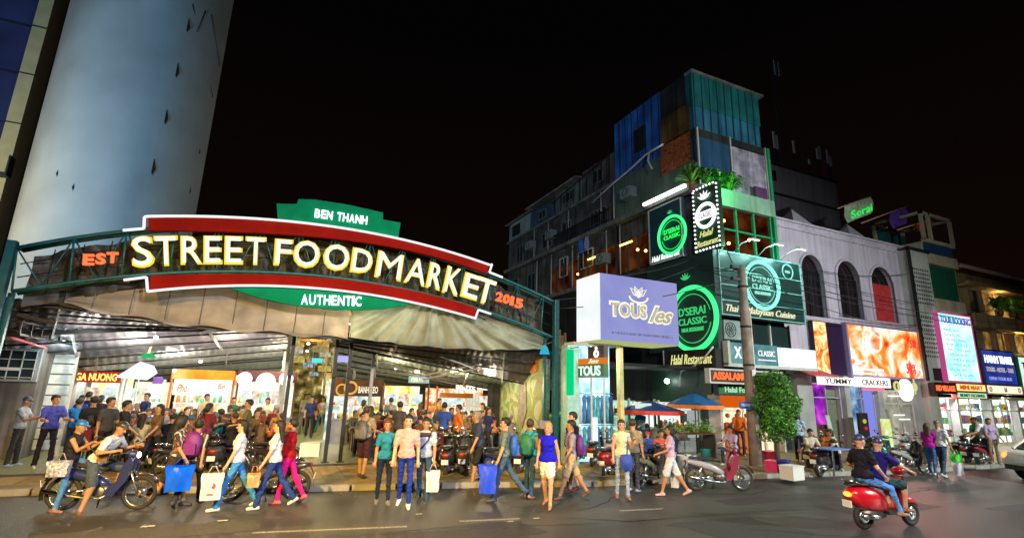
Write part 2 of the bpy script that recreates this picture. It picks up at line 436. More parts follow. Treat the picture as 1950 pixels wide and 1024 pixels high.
def body_data(H=1.69, fem=False, lean=0, hip=((0,0),(0,0)), arms=((8,8,12),(-8,8,12)), LT=None, RT=None, FT=None, pz=None,
              top='tee', bottom='jeans', head=(0,0), hair='short', vox=0.0125, fat=1.0, side=0, foot=(0,0)):
    """returns (verts, faces, labels), (hair verts, faces), hand positions (left, right), all in metres, standing on z=0, facing +X"""
    s = H/1.69; l = R_(lean); hy, hp = R_(head[0]), R_(head[1])
    F = np.array((math.cos(l), 0, -math.sin(l))); U = np.array((math.sin(l), math.sin(R_(side)), math.cos(l))); U = unit(U); Y = np.array((0,1,0.)); Y = unit(Y-U*(Y@U)); F = np.cross(Y, U)
    TR = np.stack([F, Y, U], 1); P = np.zeros(3)
    f = Field()
    wy = (.158 if fem else .15)*fat
    tl = {'none': 0}.get(top, 1)
    f.ell(P+U*.02, (.115*fat, wy+.01, .125), 2, TR, .03)
    f.ell(P+U*.17, ((.098 if fem else .108)*fat, (.115 if fem else .138)*fat, .15), 1, TR, .04)
    f.ell(P+U*.33, (.112*fat, (.145 if fem else .168)*fat, .165), 1, TR, .05)
    if fem:
        for sg in (-1,1): f.ell(P+U*.33+F*.085+Y*sg*.065, (.05,.055,.055), 1, TR, .03)
    sh = .145 if fem else .170
    SH = [P+U*.43+Y*sg*sh for sg in (1,-1)]
    N = P+U*.475
    for q in SH:
        f.cone(N-U*.02, q, .062, .058 if not fem else .05, 1 if top != 'tank' else 1, .03)
    HU = unit(U*.5+np.array((math.sin(hp+l*.3), 0, math.cos(hp+l*.3)))*.7)
    HC = N+U*.035+HU*.135
    f.cone(N-U*.03, HC-HU*.03, .056 if not fem else .048, .050, 0, .015)
    # hem of the shirt
    if top in ('tee','shirt','long','tank'):
        f.ell(P+U*.04, (.128*fat, wy+.022, .12), 1, TR, .015)
    hands = []
    for i, sg in ((0,1),(1,-1)):
        A = SH[i]; T = (LT, RT)[i]
        a, ab, e = arms[i]; a, ab, e = R_(a), R_(ab), R_(e)
        if T is not None:
            E, W = two_bone(A, T, .275, .245, (-.4, sg*.7, -.7))
        else:
            d1 = unit((math.sin(a)*math.cos(ab), sg*math.sin(ab), -math.cos(a)*math.cos(ab)))
            d1 = unit(F*d1[0]*1+Y*d1[1]+np.array((0,0,1))*d1[2]) if False else d1
            E = A+d1*.275
            d2 = unit((math.sin(a+e), sg*math.sin(ab)*.3, -math.cos(a+e))); W = E+d2*.245
        d1 = unit(E-A); d2 = unit(W-E)
        f.cone(A, E, .045*fat, .036, 0, .02); f.cone(E, W, .037, .025, 0, .01)
        if top == 'tee' or top == 'shirt': f.cone(A-U*.005, A+d1*(.17 if top == 'tee' else .2), .062*fat, .06*fat, 1, .02)
        elif top == 'long': f.cone(A, E, .062*fat, .05, 1, .02); f.cone(E, W-d2*.01, .05, .038, 1, .01)
        elif top == 'tank': pass
        hd = unit(d2*.9+np.array((0.25,0,-.3))*(.0 if T is not None else .6))
        f.cone(W, W+hd*.075, .025, .032, 0, .012)
        hands.append((W, hd, sg))
    feet = []
    for i, sg in ((0,1),(1,-1)):
        A = P+Y*sg*.085+np.array((0,0,-.02)); T = (FT[i] if FT else None)
        h_, k_ = hip[i][0], hip[i][1]; ab = R_(hip[i][2]) if len(hip[i]) > 2 else R_(2)
        if T is not None:
            K, An = two_bone(A, T, .43, .41, (1, sg*(.35 if len(hip[i]) < 3 else hip[i][2]/40), .3)); sa = 0
        else:
            h1, k1 = R_(h_), R_(k_)
            d1 = unit((math.sin(h1)*math.cos(ab), sg*math.sin(ab), -math.cos(h1)*math.cos(ab))); K = A+d1*.43
            d2 = unit((math.sin(h1-k1), sg*math.sin(ab)*.3, -math.cos(h1-k1))); An = K+d2*.41; sa = h_-k_
        d1 = unit(K-A); d2 = unit(An-K)
        lt = {'jeans': 2, 'slim': 2, 'shorts': 0, 'skirt': 0, 'dress': 0}[bottom]; ex = .010 if bottom == 'jeans' else .004 if bottom == 'slim' else 0
        f.cone(A, K, (.082 if fem else .079)*fat, .052, lt, .025); f.cone(K, An, .052 if fem else .053, .034+ex*1.6, lt, .012)
        f.ell(K-d1*.0+d2*.11+np.array((-.02,0,0)), (.044+ex*.4,.044+ex*.4,.10), lt, None, .02)
        if bottom == 'jeans': f.cone(K+d2*.08, An-d2*.03, .052, .056, 2, .01)
        if bottom == 'shorts': f.cone(A+np.array((0,0,.02)), K-d1*.05, .098, .086, 2, .015)
        if bottom in ('skirt','dress'): f.cone(P+Y*sg*.06, P*0+Y*sg*.055+d1*.27, .11, .10, 2 if bottom == 'skirt' else 1, .05)
        fp = R_(max(0, -sa)*.75 + foot[i]); fd = np.array((math.cos(fp), sg*.15, -math.sin(fp))); fu = np.array((math.sin(fp), 0, math.cos(fp)))
        f.cone(An-fd*.045-fu*.035, An+fd*.135-fu*.050, .037, .030, 3, .02); f.cone(An, An-fu*.03, .042, .044, 3, .01)
        feet.append((An-fd*.045-fu*.035, An+fd*.135-fu*.050))
    V, Fc, L = f.mesh(vox)
    # head, finer
    cyw, syw = math.cos(hy), math.sin(hy)
    HF = unit(np.array((cyw, syw, 0))-HU*(np.array((cyw, syw, 0))@HU)); HY = np.cross(HU, HF); HR = np.stack([HF, HY, HU], 1)
    hp_ = lambda x, y, z: HC+HF*x+HY*y+HU*z
    g = Field(); g.ell(hp_(-.008,0,.02), (.093,.076,.098), 0, HR, 0); g.ell(hp_(.015,0,-.045), (.068,.058,.068), 0, HR, .03)
    g.ell(hp_(.055,0,-.088), (.024,.026,.022), 0, HR, .02)
    g.cone(HC-HU*.1-HF*.02, HC-HF*.01, .046, .05, 0, .02)
    g.cone(hp_(.080,0,.012), hp_(.104,0,-.028), .008, .014, 0, .008)
    for sg in (-1,1):
        g.ell(hp_(.0,sg*.078,-.005), (.020,.010,.032), 0, HR, .005)
        g.ell(hp_(.076,sg*.032,.010), (.012,.014,.008), 4, HR, .0)
        g.ell(hp_(.082,sg*.032,.032), (.008,.020,.005), 4, HR, .0)
    g.ell(hp_(.079,0,-.058), (.010,.024,.008), 5, HR, .0)
    V2, F2, L2 = g.mesh(vox*.62)
    n0 = len(V)
    faces = [Fc, F2+n0]; verts = [V, V2]; labs = [L, L2]
    # fingers: four of different length and a thumb, rooted in the palm
    fb = MB()
    hpos = []
    for W, hd, sg in hands:
        side = unit(np.cross(hd, (0,0,1) if abs(hd[2]) < .8 else (1,0,0))); pal = unit(np.cross(side, hd))
        B = W+hd*.07
        hold = (LT if sg > 0 else RT) is not None
        for j, (o_, ln) in enumerate(((-.024,.062),(-.008,.07),(.008,.066),(.024,.052))):
            b = B+side*o_; c = .35 if not hold else 1.2
            p1 = b+(hd*math.cos(c*.6)-pal*math.sin(c*.6)*(1 if pal[2] > 0 else -1))*ln*.55
            p2 = p1+(hd*math.cos(c*1.7)-pal*math.sin(c*1.7)*(1 if pal[2] > 0 else -1))*ln*.45
            fb.tube([b-hd*.02, p1, p2], [.0095,.0085,.0065], 5)
        t0 = W+hd*.03+side*.02*(-sg); t1 = t0+(hd*.6-side*sg*.8)*.035; t2 = t1+(hd*.95-side*sg*.2)*.028
        fb.tube([t0, t1, t2], [.012,.010,.008], 5)
        hpos.append(W+hd*.09)
    FV = np.array(fb.v); extra = [tuple(i+n0+len(V2) for i in q) for q in fb.f]
    V = np.concatenate(verts+[FV])
    allf = np.concatenate(faces).tolist()+extra; lab = np.concatenate(labs).tolist()+[0]*len(extra)
    # hair / cap
    if vox < .02:   # folds in the cloth
        lv = np.zeros(len(V), bool)
        for f_, l_ in zip(allf, lab):
            if l_ in (1, 2):
                for i in f_: lv[i] = True
        W_ = V[lv]; ph = np.array([len(V) % 7, len(F2) % 5, 1.3]); dd = np.zeros_like(W_)
        for k_, a_ in (((22,31,38),.0042),((47,-28,55),.0036),((-35,60,90),.0024)):
            q_ = np.sin(W_@np.array(k_)+ph[0]+2.2*np.sin(W_@np.array((9,-14,17))+ph[1])); dd += a_*q_[:,None]*unit(np.array(k_)+np.array((30,20,-10)))
        V[lv] = W_+dd*(.8+1.2*np.abs(np.sin(W_[:,2:3]*9+ph[0])))
    hm = None
    if hair != 'bald':
        q = Field()
        if hair in ('helmet','cap'):
            q.ell(hp_(-.008,0,.045), (.118,.100,.098) if hair == 'helmet' else (.102,.085,.085), 0, HR, 0)
            q.cut((.0 if hair == 'cap' else -.3,-.3,-.3), (.3,.3,.03 if hair == 'cap' else .005), HC, HR)
            if hair == 'cap': q.cut((-.3,-.3,-.3), (.0,.3,-.03), HC, HR)
            if hair == 'helmet': q.cut((.03,-.3,-.3), (.3,.3,.045), HC, HR)
            q.cone(hp_(.07,-.03,.045), hp_(.13,-.02,.040), .022 if hair == 'cap' else .012, .012, 0, .01); q.cone(hp_(.07,.03,.045), hp_(.13,.02,.040), .022 if hair == 'cap' else .012, .012, 0, .01)
        else:
            q.ell(hp_(-.020,0,.038), (.106,.092,.104), 0, HR, 0)
            if hair in ('long','pony','bob'): q.ell(hp_(-.055,0,-.03), (.055,.085,.10), 0, HR, .02)
            q.cut((.030,-.3,-.4), (.3,.3,.055), HC, HR); q.cut((-.02,-.3,-.4), (.3,.3,-.02), HC, HR)
            if hair == 'short': q.cut((-.3,-.3,-.4), (.3,.3,-.045), HC, HR)
            q.ell(hp_(.035,0,.095), (.045,.06,.03), 0, HR, .02)
            if hair == 'long':
                for y in (-.05,0,.05): q.cone(hp_(-.06,y,.0), hp_(-.06,y,.0)-np.array((.04,0,.27)), .048, .038, 0, .03)
            if hair == 'big':
                q.ell(hp_(-.04,0,.0), (.12,.13,.15), 0, HR, .03)
                for y in (-.07,0,.07): q.cone(hp_(-.07,y,.0), hp_(-.07,y,.0)-np.array((.03,0,.30)), .065, .05, 0, .03)
            if hair == 'pony':
                q.cone(hp_(-.10,0,.04), hp_(-.15,0,-.06), .028, .035, 0, .02); q.cone(hp_(-.15,0,-.06), hp_(-.14,0,-.06)-np.array((0,0,.17)), .035, .018, 0, .02)
            if hair == 'bun': q.ell(hp_(-.06,0,.115), (.045,.045,.04), 0, HR, .02)
            if hair == 'bob': q.ell(hp_(-.04,0,-.06), (.06,.092,.07), 0, HR, .02)
        hv, hf, _ = q.mesh(vox*.8)
        hm = (hv, hf)
    zmin = min(min(a[2]-.037, b[2]-.030) for a, b in feet)
    dz = -zmin if pz is None else pz/s
    o = np.array((0,0,dz))
    V = (V+o)*s
    if hm: hm = ((hm[0]+o)*s, hm[1])
    return (V, allf, lab), hm, [(p+o)*s for p in hpos], dz*s

EYE = None
def mesh_from(name, V, F, lab, mats):
    me = bpy.data.meshes.new(name); me.from_pydata(V.tolist(), [], F if isinstance(F, list) else F.tolist())
    for m in mats: me.materials.append(m)
    if lab is not None: me.polygons.foreach_set('material_index', lab)
    me.polygons.foreach_set('use_smooth', [True]*len(me.polygons)); me.update()
    return me
HAIRC = {'black': (0.010,0.008,0.007), 'brown': (0.05,0.025,0.012), 'blond': (0.42,0.27,0.10), 'grey': (0.22,0.21,0.20), 'red': (0.14,0.03,0.012)}
def hair_mat(c):
    return mat('hair', c if isinstance(c, tuple) else HAIRC[c], 0.55, 0, 0.4, 60, 0.6)
def person(label, loc, yaw, skin='tan', topc=(.5,.5,.5), botc=(.03,.05,.12), shoec=(.5,.5,.5), hairc='black', topm=None, group=None, botm=None, **kw):
    (V, F, L), hm, hands, dz = body_data(**kw)
    mats = [skin_mat(skin), topm or cloth(topc, 'shirt'), botm or cloth(botc, 'trousers'), mat('shoe', shoec, .6, 0, .1, 8, .05), mat('eye_dark', (.015,.01,.01), .4, 0, .1, 5, 0), mat('lips', (.35,.10,.09), .5, 0, .1, 5, 0)]
    t = bpy.data.objects.new('person', mesh_from('person', V, F, L, mats)); COL.objects.link(t); t.location = loc; t.rotation_euler = (0,0,yaw)
    t['label'] = label; t['category'] = 'person'; t['wloc'] = tuple(loc)
    if group: t['group'] = group
    if hm is not None:
        hr = kw.get('hair','short'); nm = {'cap': 'cap', 'helmet': 'helmet'}.get(hr, 'hair')
        hmat = hair_mat(hairc) if nm == 'hair' else mat(nm, hairc if isinstance(hairc, tuple) else (.03,.03,.035), .35, 0, .1, 5, .02)
        h = bpy.data.objects.new(nm, mesh_from(nm, hm[0], hm[1], None, [hmat])); COL.objects.link(h); h.parent = t
    M = Matrix.Translation(loc) @ Matrix.Rotation(yaw, 4, 'Z')
    t['hands'] = [c for p in hands for c in (M @ Vector(p))]
    return t
def rel_yaw(loc, rel):
    """0 faces the camera, +90 walks towards the right of the picture, -90 towards the left, 180 away"""
    return math.atan2(-loc[1], -loc[0]) + R_(rel)
WALK = dict(hip=((24,8),(-18,14)), arms=((-22,8,10),(24,8,25)))
WALK2 = dict(hip=((-18,18),(22,6)), arms=((22,8,25),(-20,8,10)))
STAND = dict(hip=((3,2,3),(-3,2,3)), arms=((4,10,15),(-4,10,12)))
# ================================================================ motorbikes, scooters, car
TYRE = mat('tyre_rubber', (.02,.02,.02), .75, 0, .2, 30, .2)
CHROME = mat('chrome', (.65,.65,.67), .22, 1.0, .05, 5, .02)
BLACKP = mat('black_plastic', (.018,.018,.02), .42, 0, .15, 14, .05)
SEATM = mat('seat_vinyl', (.02,.018,.018), .5, 0, .15, 20, .15)
ENG = mat('engine_metal', (.20,.20,.21), .4, .8, .25, 20, .2)
def paint(col): return mat('bike_paint', col, .28, 0, .06, 4, .01, coat=.8)
PLATE = mat('number_plate', (.75,.75,.72), .5, 0, .05, 9, 0)
AMBER = emis('amber_lens', (1,.25,.02), 1.2); REDL = emis('red_lens', (1,.03,.01), 1.6); LENS = mat('clear_lens', (.6,.62,.62), .1, 0, .05, 5, 0)
def wheel(parent, x, r, w, spoked=True, world=False):
    t = MB(); R = r-w; t.ring((0,0,0), R, w, 'y', 28, 8)
    ty = mk('wheel', t, TYRE, parent, world=False); ty.location = (x,0,r)
    rm = MB(); rm.ring((0,0,0), R-w*.75, w*.38, 'y', 24, 6)
    rm.lathe([(.035,-.06),(.05,-.055),(.05,.055),(.035,.06)], (0,0,0), 10, 'y')
    if spoked:
        for k in range(12):
            a = 2*PI*k/12; rm.bar((math.cos(a)*.04,(-1)**k*.03,math.sin(a)*.04), (math.cos(a)*(R-w*.7),0,math.sin(a)*(R-w*.7)), .007)
        rm.lathe([(.10,.045),(.10,.05),(.03,.05)], (0,0,0), 16, 'y')
    else:
        rm.lathe([(R-w*.6,-.02),(R*.55,-.045),(.05,-.05),(.05,.05),(R*.55,.045),(R-w*.6,.02)], (0,0,0), 18, 'y')
    ri = mk('rim', rm, CHROME, ty, world=False)
    return ty
def underbone(label, loc, yaw, col=(.03,.04,.09), group=None, lit=False, basket=False, lean=0.0, seat2=True, col2=None):
    b = thing('motorbike', label, 'motorbike', loc, yaw, group)
    b.rotation_euler = (lean, 0, yaw)
    P = paint(col); P2 = paint(col2) if col2 else P
    wheel(b, -.60, .295, .038); wheel(b, .63, .295, .036)
    m = MB()   # rear cowl and body
    m.loft([(-.86,.70,.03,.03),(-.74,.68,.075,.06),(-.5,.63,.11,.085),(-.22,.56,.12,.10),(-.02,.48,.10,.09),(.14,.42,.07,.06)], 12)
    mk('rear_body', m, P2, b, world=False)
    m = MB()   # leg shield
    for sg in (-1,1):
        m.prism([(.10,.30),(.24,.25),(.44,.52),(.50,.80),(.42,.92),(.34,.78),(.28,.52),(.16,.42)], sg*.10, sg*.16, 'y')
    m.loft([(.30,.60,.12,.10),(.40,.70,.15,.17),(.47,.82,.12,.13),(.50,.92,.07,.05)], 12)
    mk('leg_shield', m, P, b, world=False)
    m = MB(); m.loft([(-.72,.765,.07,.02),(-.60,.785,.11,.035),(-.30,.765,.125,.04),(-.05,.735,.11,.04),(.05,.69,.06,.03)], 12)
    mk('seat', m, SEATM, b, world=False)
    m = MB()
    for sg in (-1,1):
        m.tube([(.40,sg*.055,.78),(.52,sg*.07,.52),(.63,sg*.075,.295)], [.022,.024,.026], 8)
        m.tube([(-.20,sg*.08,.36),(-.6,sg*.08,.295)], .018, 6); m.tube([(-.5,sg*.10,.60),(-.6,sg*.11,.33)], .026, 8)
    mks('fork_leg', m, CHROME, b, world=False)
    m = MB(); m.grid(lambda a, c: (.63+.335*math.cos(R_(20+130*a)), (c-.5)*.11, .295+.335*math.sin(R_(20+130*a))+.01*math.cos((c-.5)*3)), 12, 3)
    mk('front_mudguard', m, P, b, world=False)
    m = MB(); m.grid(lambda a, c: (-.60+.35*math.cos(R_(70+130*a)), (c-.5)*.12, .295+.35*math.sin(R_(70+130*a))), 10, 3)
    mk('rear_mudguard', m, BLACKP, b, world=False)
    m = MB(); m.tube([(.26,.33,.98),(.34,.22,1.0),(.38,.08,.98),(.38,-.08,.98),(.34,-.22,1.0),(.26,-.33,.98)], .012, 6)
    hb = mk('handlebar', m, CHROME, b, world=False)
    for sg in (-1,1):
        g = MB(); g.tube([(.24,sg*.36,.975),(.32,sg*.25,1.0)], .019, 6); mk('grip', g, BLACKP, hb, world=False)
        g = MB(); g.tube([(.32,sg*.22,1.0),(.30,sg*.27,1.14)], .005, 5); g.ball((.31,sg*.29,1.17), .05, 8, 0, (.3,1,.65)); mk('mirror', g, BLACKP, b, world=False)
    m = MB(); m.loft([(.30,.97,.07,.04),(.38,.97,.10,.07),(.46,.96,.085,.065),(.50,.95,.05,.045)], 12); mk('headlamp_cowl', m, P, b, world=False)
    m = MB(); m.ball((.505,0,.95), .055, 10, 0, (.5,1,.9)); hl = mk('headlight', m, emis('lit_headlight', (1,.82,.5), 25, True) if lit else LENS, b, world=False)
    m = MB(); m.ball((-.87,0,.70), .045, 8, 0, (.6,1.3,.8)); mk('tail_light', m, REDL if lit else mat('red_plastic', (.4,.02,.01), .3), b, world=False)
    m = MB(); m.loft([(-.10,.33,.09,.09),(.02,.33,.12,.11),(.16,.35,.10,.09),(.24,.36,.05,.05)], 10); m.lathe([(.08,-.13),(.09,-.12),(.09,.12),(.08,.13)], (.02,0,.33), 12, 'y')
    mk('engine', m, ENG, b, world=False)
    m = MB(); m.tube([(.18,-.10,.30),(.05,-.13,.22),(-.2,-.14,.24),(-.42,-.15,.27),(-.85,-.15,.36)], [.015,.017,.02,.035,.042], 8); mk('exhaust', m, CHROME, b, world=False)
    m = MB(); m.bar((-.85,0,.66), (-.93,0,.50), .05, .02); m.rbox((-.945,0,.47), (.008,.17,.12), (0,-.25,0), 1); mk('number_plate', m, [BLACKP, PLATE], b, world=False)
    m = MB(); m.tube([(-.05,.10,.22),(-.1,.16,.02)], .012, 6); m.tube([(0,-.17,.27),(0,.17,.27)], .012, 6); mk('side_stand', m, BLACKP, b, world=False)
    m = MB(); m.tube([(-.55,.10,.80),(-.75,.10,.84),(-.88,.06,.83),(-.88,-.06,.83),(-.75,-.10,.84),(-.55,-.10,.80)], .012, 6); mk('grab_rail', m, CHROME, b, world=False)
    if basket:
        m = MB(); m.box(-1.0,-.62,-.2,.2,.86,1.12); mk('top_box', m, mat('box_plastic', (.45,.50,.52), .5), b, world=False)
    return b
def scooter(label, loc, yaw, col=(.45,.01,.012), group=None, lit=False, big=False):
    b = thing('scooter', label, 'scooter', loc, yaw, group)
    P = paint(col); r = .225
    wheel(b, -.60, r, .048, False); wheel(b, .62, r, .045, False)
    m = MB(); m.loft([(-.92,.62,.06,.05),(-.86,.60,.14,.13),(-.68,.56,.20,.20),(-.42,.52,.20,.22),(-.18,.46,.16,.19),(-.08,.40,.12,.13)], 16)
    mk('rear_body', m, P, b, world=False)
    m = MB(); m.loft([(-.92,.785,.06,.02),(-.8,.80,.13,.035),(-.5,.79,.15,.045),(-.2,.76,.14,.05),(-.06,.70,.08,.03)], 12); mk('seat', m, SEATM, b, world=False)
    m = MB(); m.box(-.15,.34,-.17,.17,.26,.32); mk('floorboard', m, BLACKP, b, world=False)
    m = MB(); m.grid(lambda a, c: (.34+.14*(a**.8)-.10*abs(2*c-1)**2*.9, (2*c-1)*(.20-.08*a), .28+.62*a), 10, 10)
    m.grid(lambda a, c: (.36+.14*(a**.8)-.10*abs(2*c-1)**2*.9, (2*c-1)*(.20-.08*a), .28+.62*a), 10, 10)
    m.loft([(.42,.62,.035,.24),(.50,.60,.045,.2),(.55,.56,.03,.12)], 10); mk('leg_shield', m, P, b, world=False)
    m = MB(); m.loft([(.42,.46,.05,.03),(.52,.48,.085,.06),(.64,.47,.085,.06),(.76,.42,.06,.05),(.83,.36,.03,.03)], 12); mk('front_mudguard', m, P, b, world=False)
    m = MB(); m.tube([(.47,0,.9),(.56,0,.6),(.62,.05,r)], .028, 8); mk('front_fork', m, CHROME, b, world=False)
    m = MB(); m.tube([(.34,.34,.98),(.42,.12,1.0),(.42,-.12,1.0),(.34,-.34,.98)], .018, 6); hb = mk('handlebar', m, CHROME, b, world=False)
    for sg in (-1,1):
        g = MB(); g.tube([(.33,sg*.37,.975),(.38,sg*.24,.992)], .022, 6); mk('grip', g, BLACKP, hb, world=False)
        g = MB(); g.tube([(.40,sg*.2,1.0),(.38,sg*.27,1.16)], .006, 5); g.ball((.385,sg*.29,1.19), .055, 8, 0, (.3,1,.9)); mk('mirror', g, CHROME, b, world=False)
    m = MB(); m.loft([(.36,.99,.07,.04),(.44,1.0,.11,.065),(.53,.985,.09,.06),(.56,.98,.06,.045)], 12); mk('headlamp_cowl', m, P, b, world=False)
    m = MB(); m.ball((.565,0,.98), .055, 10, 0, (.4,1,.85)); mk('headlight', m, emis('lit_headlight', (1,.82,.5), 20, True) if lit else LENS, b, world=False)
    m = MB(); m.ball((-.925,0,.62), .06, 10, 0, (.5,1.5,.8)); mk('tail_light', m, emis('lit_tail', (1,.30,.03), 3.0) if lit else mat('red_plastic', (.4,.02,.01), .3), b, world=False)
    m = MB(); m.box(-.97,-.955,-.09,.09,.40,.52); m.bar((-.955,0,.5), (-.86,0,.54), .04, m=1); mk('number_plate', m, [PLATE, BLACKP], b, world=False)
    m = MB(); m.tube([(-.2,-.14,.24),(-.5,-.17,.24),(-.82,-.18,.28)], [.02,.05,.045], 10); mk('exhaust', m, CHROME, b, world=False)
    m = MB(); m.loft([(-.62,.27,.10,.09),(-.4,.28,.13,.12),(-.2,.30,.10,.09)], 10); mk('engine', m, ENG, b, world=False)
    m = MB(); m.tube([(-.7,.15,.80),(-.92,.12,.86),(-.97,0,.86),(-.92,-.12,.86),(-.7,-.15,.80)], .012, 6); mk('grab_rail', m, CHROME, b, world=False)
    m = MB(); m.tube([(-.1,.13,.28),(-.14,.2,.02)], .012, 6); mk('side_stand', m, BLACKP, b, world=False)
    if big:
        m = MB(); m.ball((-.86,0,1.0), .2, 12, 0, (1,1,.75)); mk('top_box', m, BLACKP, b, world=False)
    return b
def car(label, loc, yaw, col):
    c = thing('parked_car', label, 'car', loc, yaw)
    P = mat('car_paint', col, .25, .1, .04, 3, .01, coat=1.0)
    m = MB(); m.loft([(-2.05,.55,.55,.15),(-1.98,.60,.76,.27),(-1.4,.62,.84,.32),(0,.60,.86,.33),(1.3,.60,.85,.31),(1.85,.56,.78,.24),(2.05,.50,.6,.14)], 20, e=4); mk('body', m, P, c, world=False)
    m = MB(); m.loft([(-1.55,.95,.66,.05),(-1.0,1.15,.64,.25),(-.4,1.22,.62,.28),(.35,1.20,.62,.27),(.75,1.10,.64,.2),(1.15,.95,.68,.05)], 16, e=3.5); mk('window_glass', m, glass(), c, world=False)
    m = MB(); m.loft([(-.95,1.42,.52,.03),(-.4,1.49,.56,.03),(.3,1.47,.55,.03),(.5,1.42,.5,.03)], 12); 
    for sg in (-1,1):
        m.bar((.5,sg*.58,1.42), (1.15,sg*.69,.92), .06); m.bar((-.1,sg*.61,1.44), (-.1,sg*.74,.92), .08); m.bar((-.95,sg*.56,1.42), (-1.6,sg*.68,.92), .09)
    mk('roof', m, P, c, world=False)
    for x in (-1.25,1.3):
        for sg in (-1,1):
            t = MB(); t.ring((x,sg*.78,.30), .22, .085, 'y', 24, 8); w_ = mk('wheel', t, TYRE, c, world=False)
            t = MB(); t.lathe([(.17,.10),(.16,.06),(.05,.09),(.03,.11)], (x,sg*.78,.30), 14, 'y') if sg > 0 else t.lathe([(.17,-.10),(.16,-.06),(.05,-.09),(.03,-.11)], (x,sg*.78,.30), 14, 'y'); mk('hubcap', t, CHROME, w_, world=False)
    for sg in (-1,1):
        m = MB(); m.ball((1.96,sg*.58,.64), .14, 10, 0, (.5,1.2,.6)); mk('headlight', m, LENS, c, world=False)
        m = MB(); m.ball((-1.97,sg*.62,.72), .13, 10, 0, (.5,1,.9)); mk('tail_light', m, emis('car_lamp', (1,.22,.04), 3.5), c, world=False)
        m = MB(); m.box(-.15,.12,sg*.845,sg*.87,.78,.80); mk('door_handle', m, CHROME, c, world=False)
        m = MB(); m.ball((.85,sg*.92,.98), .1, 8, 0, (.6,1,.7)); mk('mirror', m, P, c, world=False)
    m = MB(); m.box(2.03,2.07,-.55,.55,.34,.46); m.box(-2.09,-2.04,-.6,.6,.34,.48); mks('bumper', m, BLACKP, c, world=False)
    m = MB(); m.box(-2.10,-2.09,-.25,.25,.56,.68); mk('number_plate', m, PLATE, c, world=False)
    return c
# ================================================================ street lamps behind the viewer and floodlights
def area(name, loc, target, power, col, size, parent=None, shape='DISK', spread=180):
    l = bpy.data.lights.new(name, 'AREA'); l.energy = power; l.color = col; l.shape = shape; l.size = size; l.spread = R_(spread)
    o = bpy.data.objects.new(name, l); COL.objects.link(o); o.location = loc
    o.rotation_euler = (Vector(target)-Vector(loc)).to_track_quat('-Z', 'Y').to_euler(); return o
def point(name, loc, power, col, r=.12):
    l = bpy.data.lights.new(name, 'POINT'); l.energy = power; l.color = col; l.shadow_soft_size = r
    o = bpy.data.objects.new(name, l); COL.objects.link(o); o.location = loc; return o
LAMPS = [((-6,-3,0), (0,8,0), 2000, (1.0,.60,.11), 'orange'), ((3,-6,0), (2.5,12,0), 2200, (.98,.93,1.0), 'white'), ((22,-4,0), (17,11,0), 3400, (.88,1.0,.90), 'greenish')]
for i, (b, tgt, pw, c, nm) in enumerate(LAMPS):
    t = thing('street_lamp', 'tall grey street lamp with %s light across the road %s' % (nm, ['at its left', 'in the middle', 'at its right'][i]), 'street lamp', b, 0, 'street lamps across the road')
    m = MB(); m.tube([(b[0],b[1],0),(b[0],b[1],7.4),(b[0],b[1]+.5,8.0),(b[0],b[1]+1.6,8.2)], [.11,.07,.05,.045], 8); m.lathe([(.2,0),(.2,.3),(.1,.5)], b, 10); mk('pole', m, mat('galvanised', (.3,.3,.3), .5, .5), t)
    m = MB(); m.rbox((b[0],b[1]+1.9,8.2), (.32,.75,.12), (.08,0,0)); mk('lamp_head', m, mat('galvanised', (.3,.3,.3), .5, .5), t)
    m = MB(); m.rbox((b[0],b[1]+1.95,8.12), (.24,.5,.03), (.08,0,0)); mk('lamp_lens', m, emis('street_lens', c, 20), t)
    area('street_lamp_light', (b[0], b[1]+2.0, 8.05), tgt, pw, c, .5, spread=78 if i == 0 else 150)

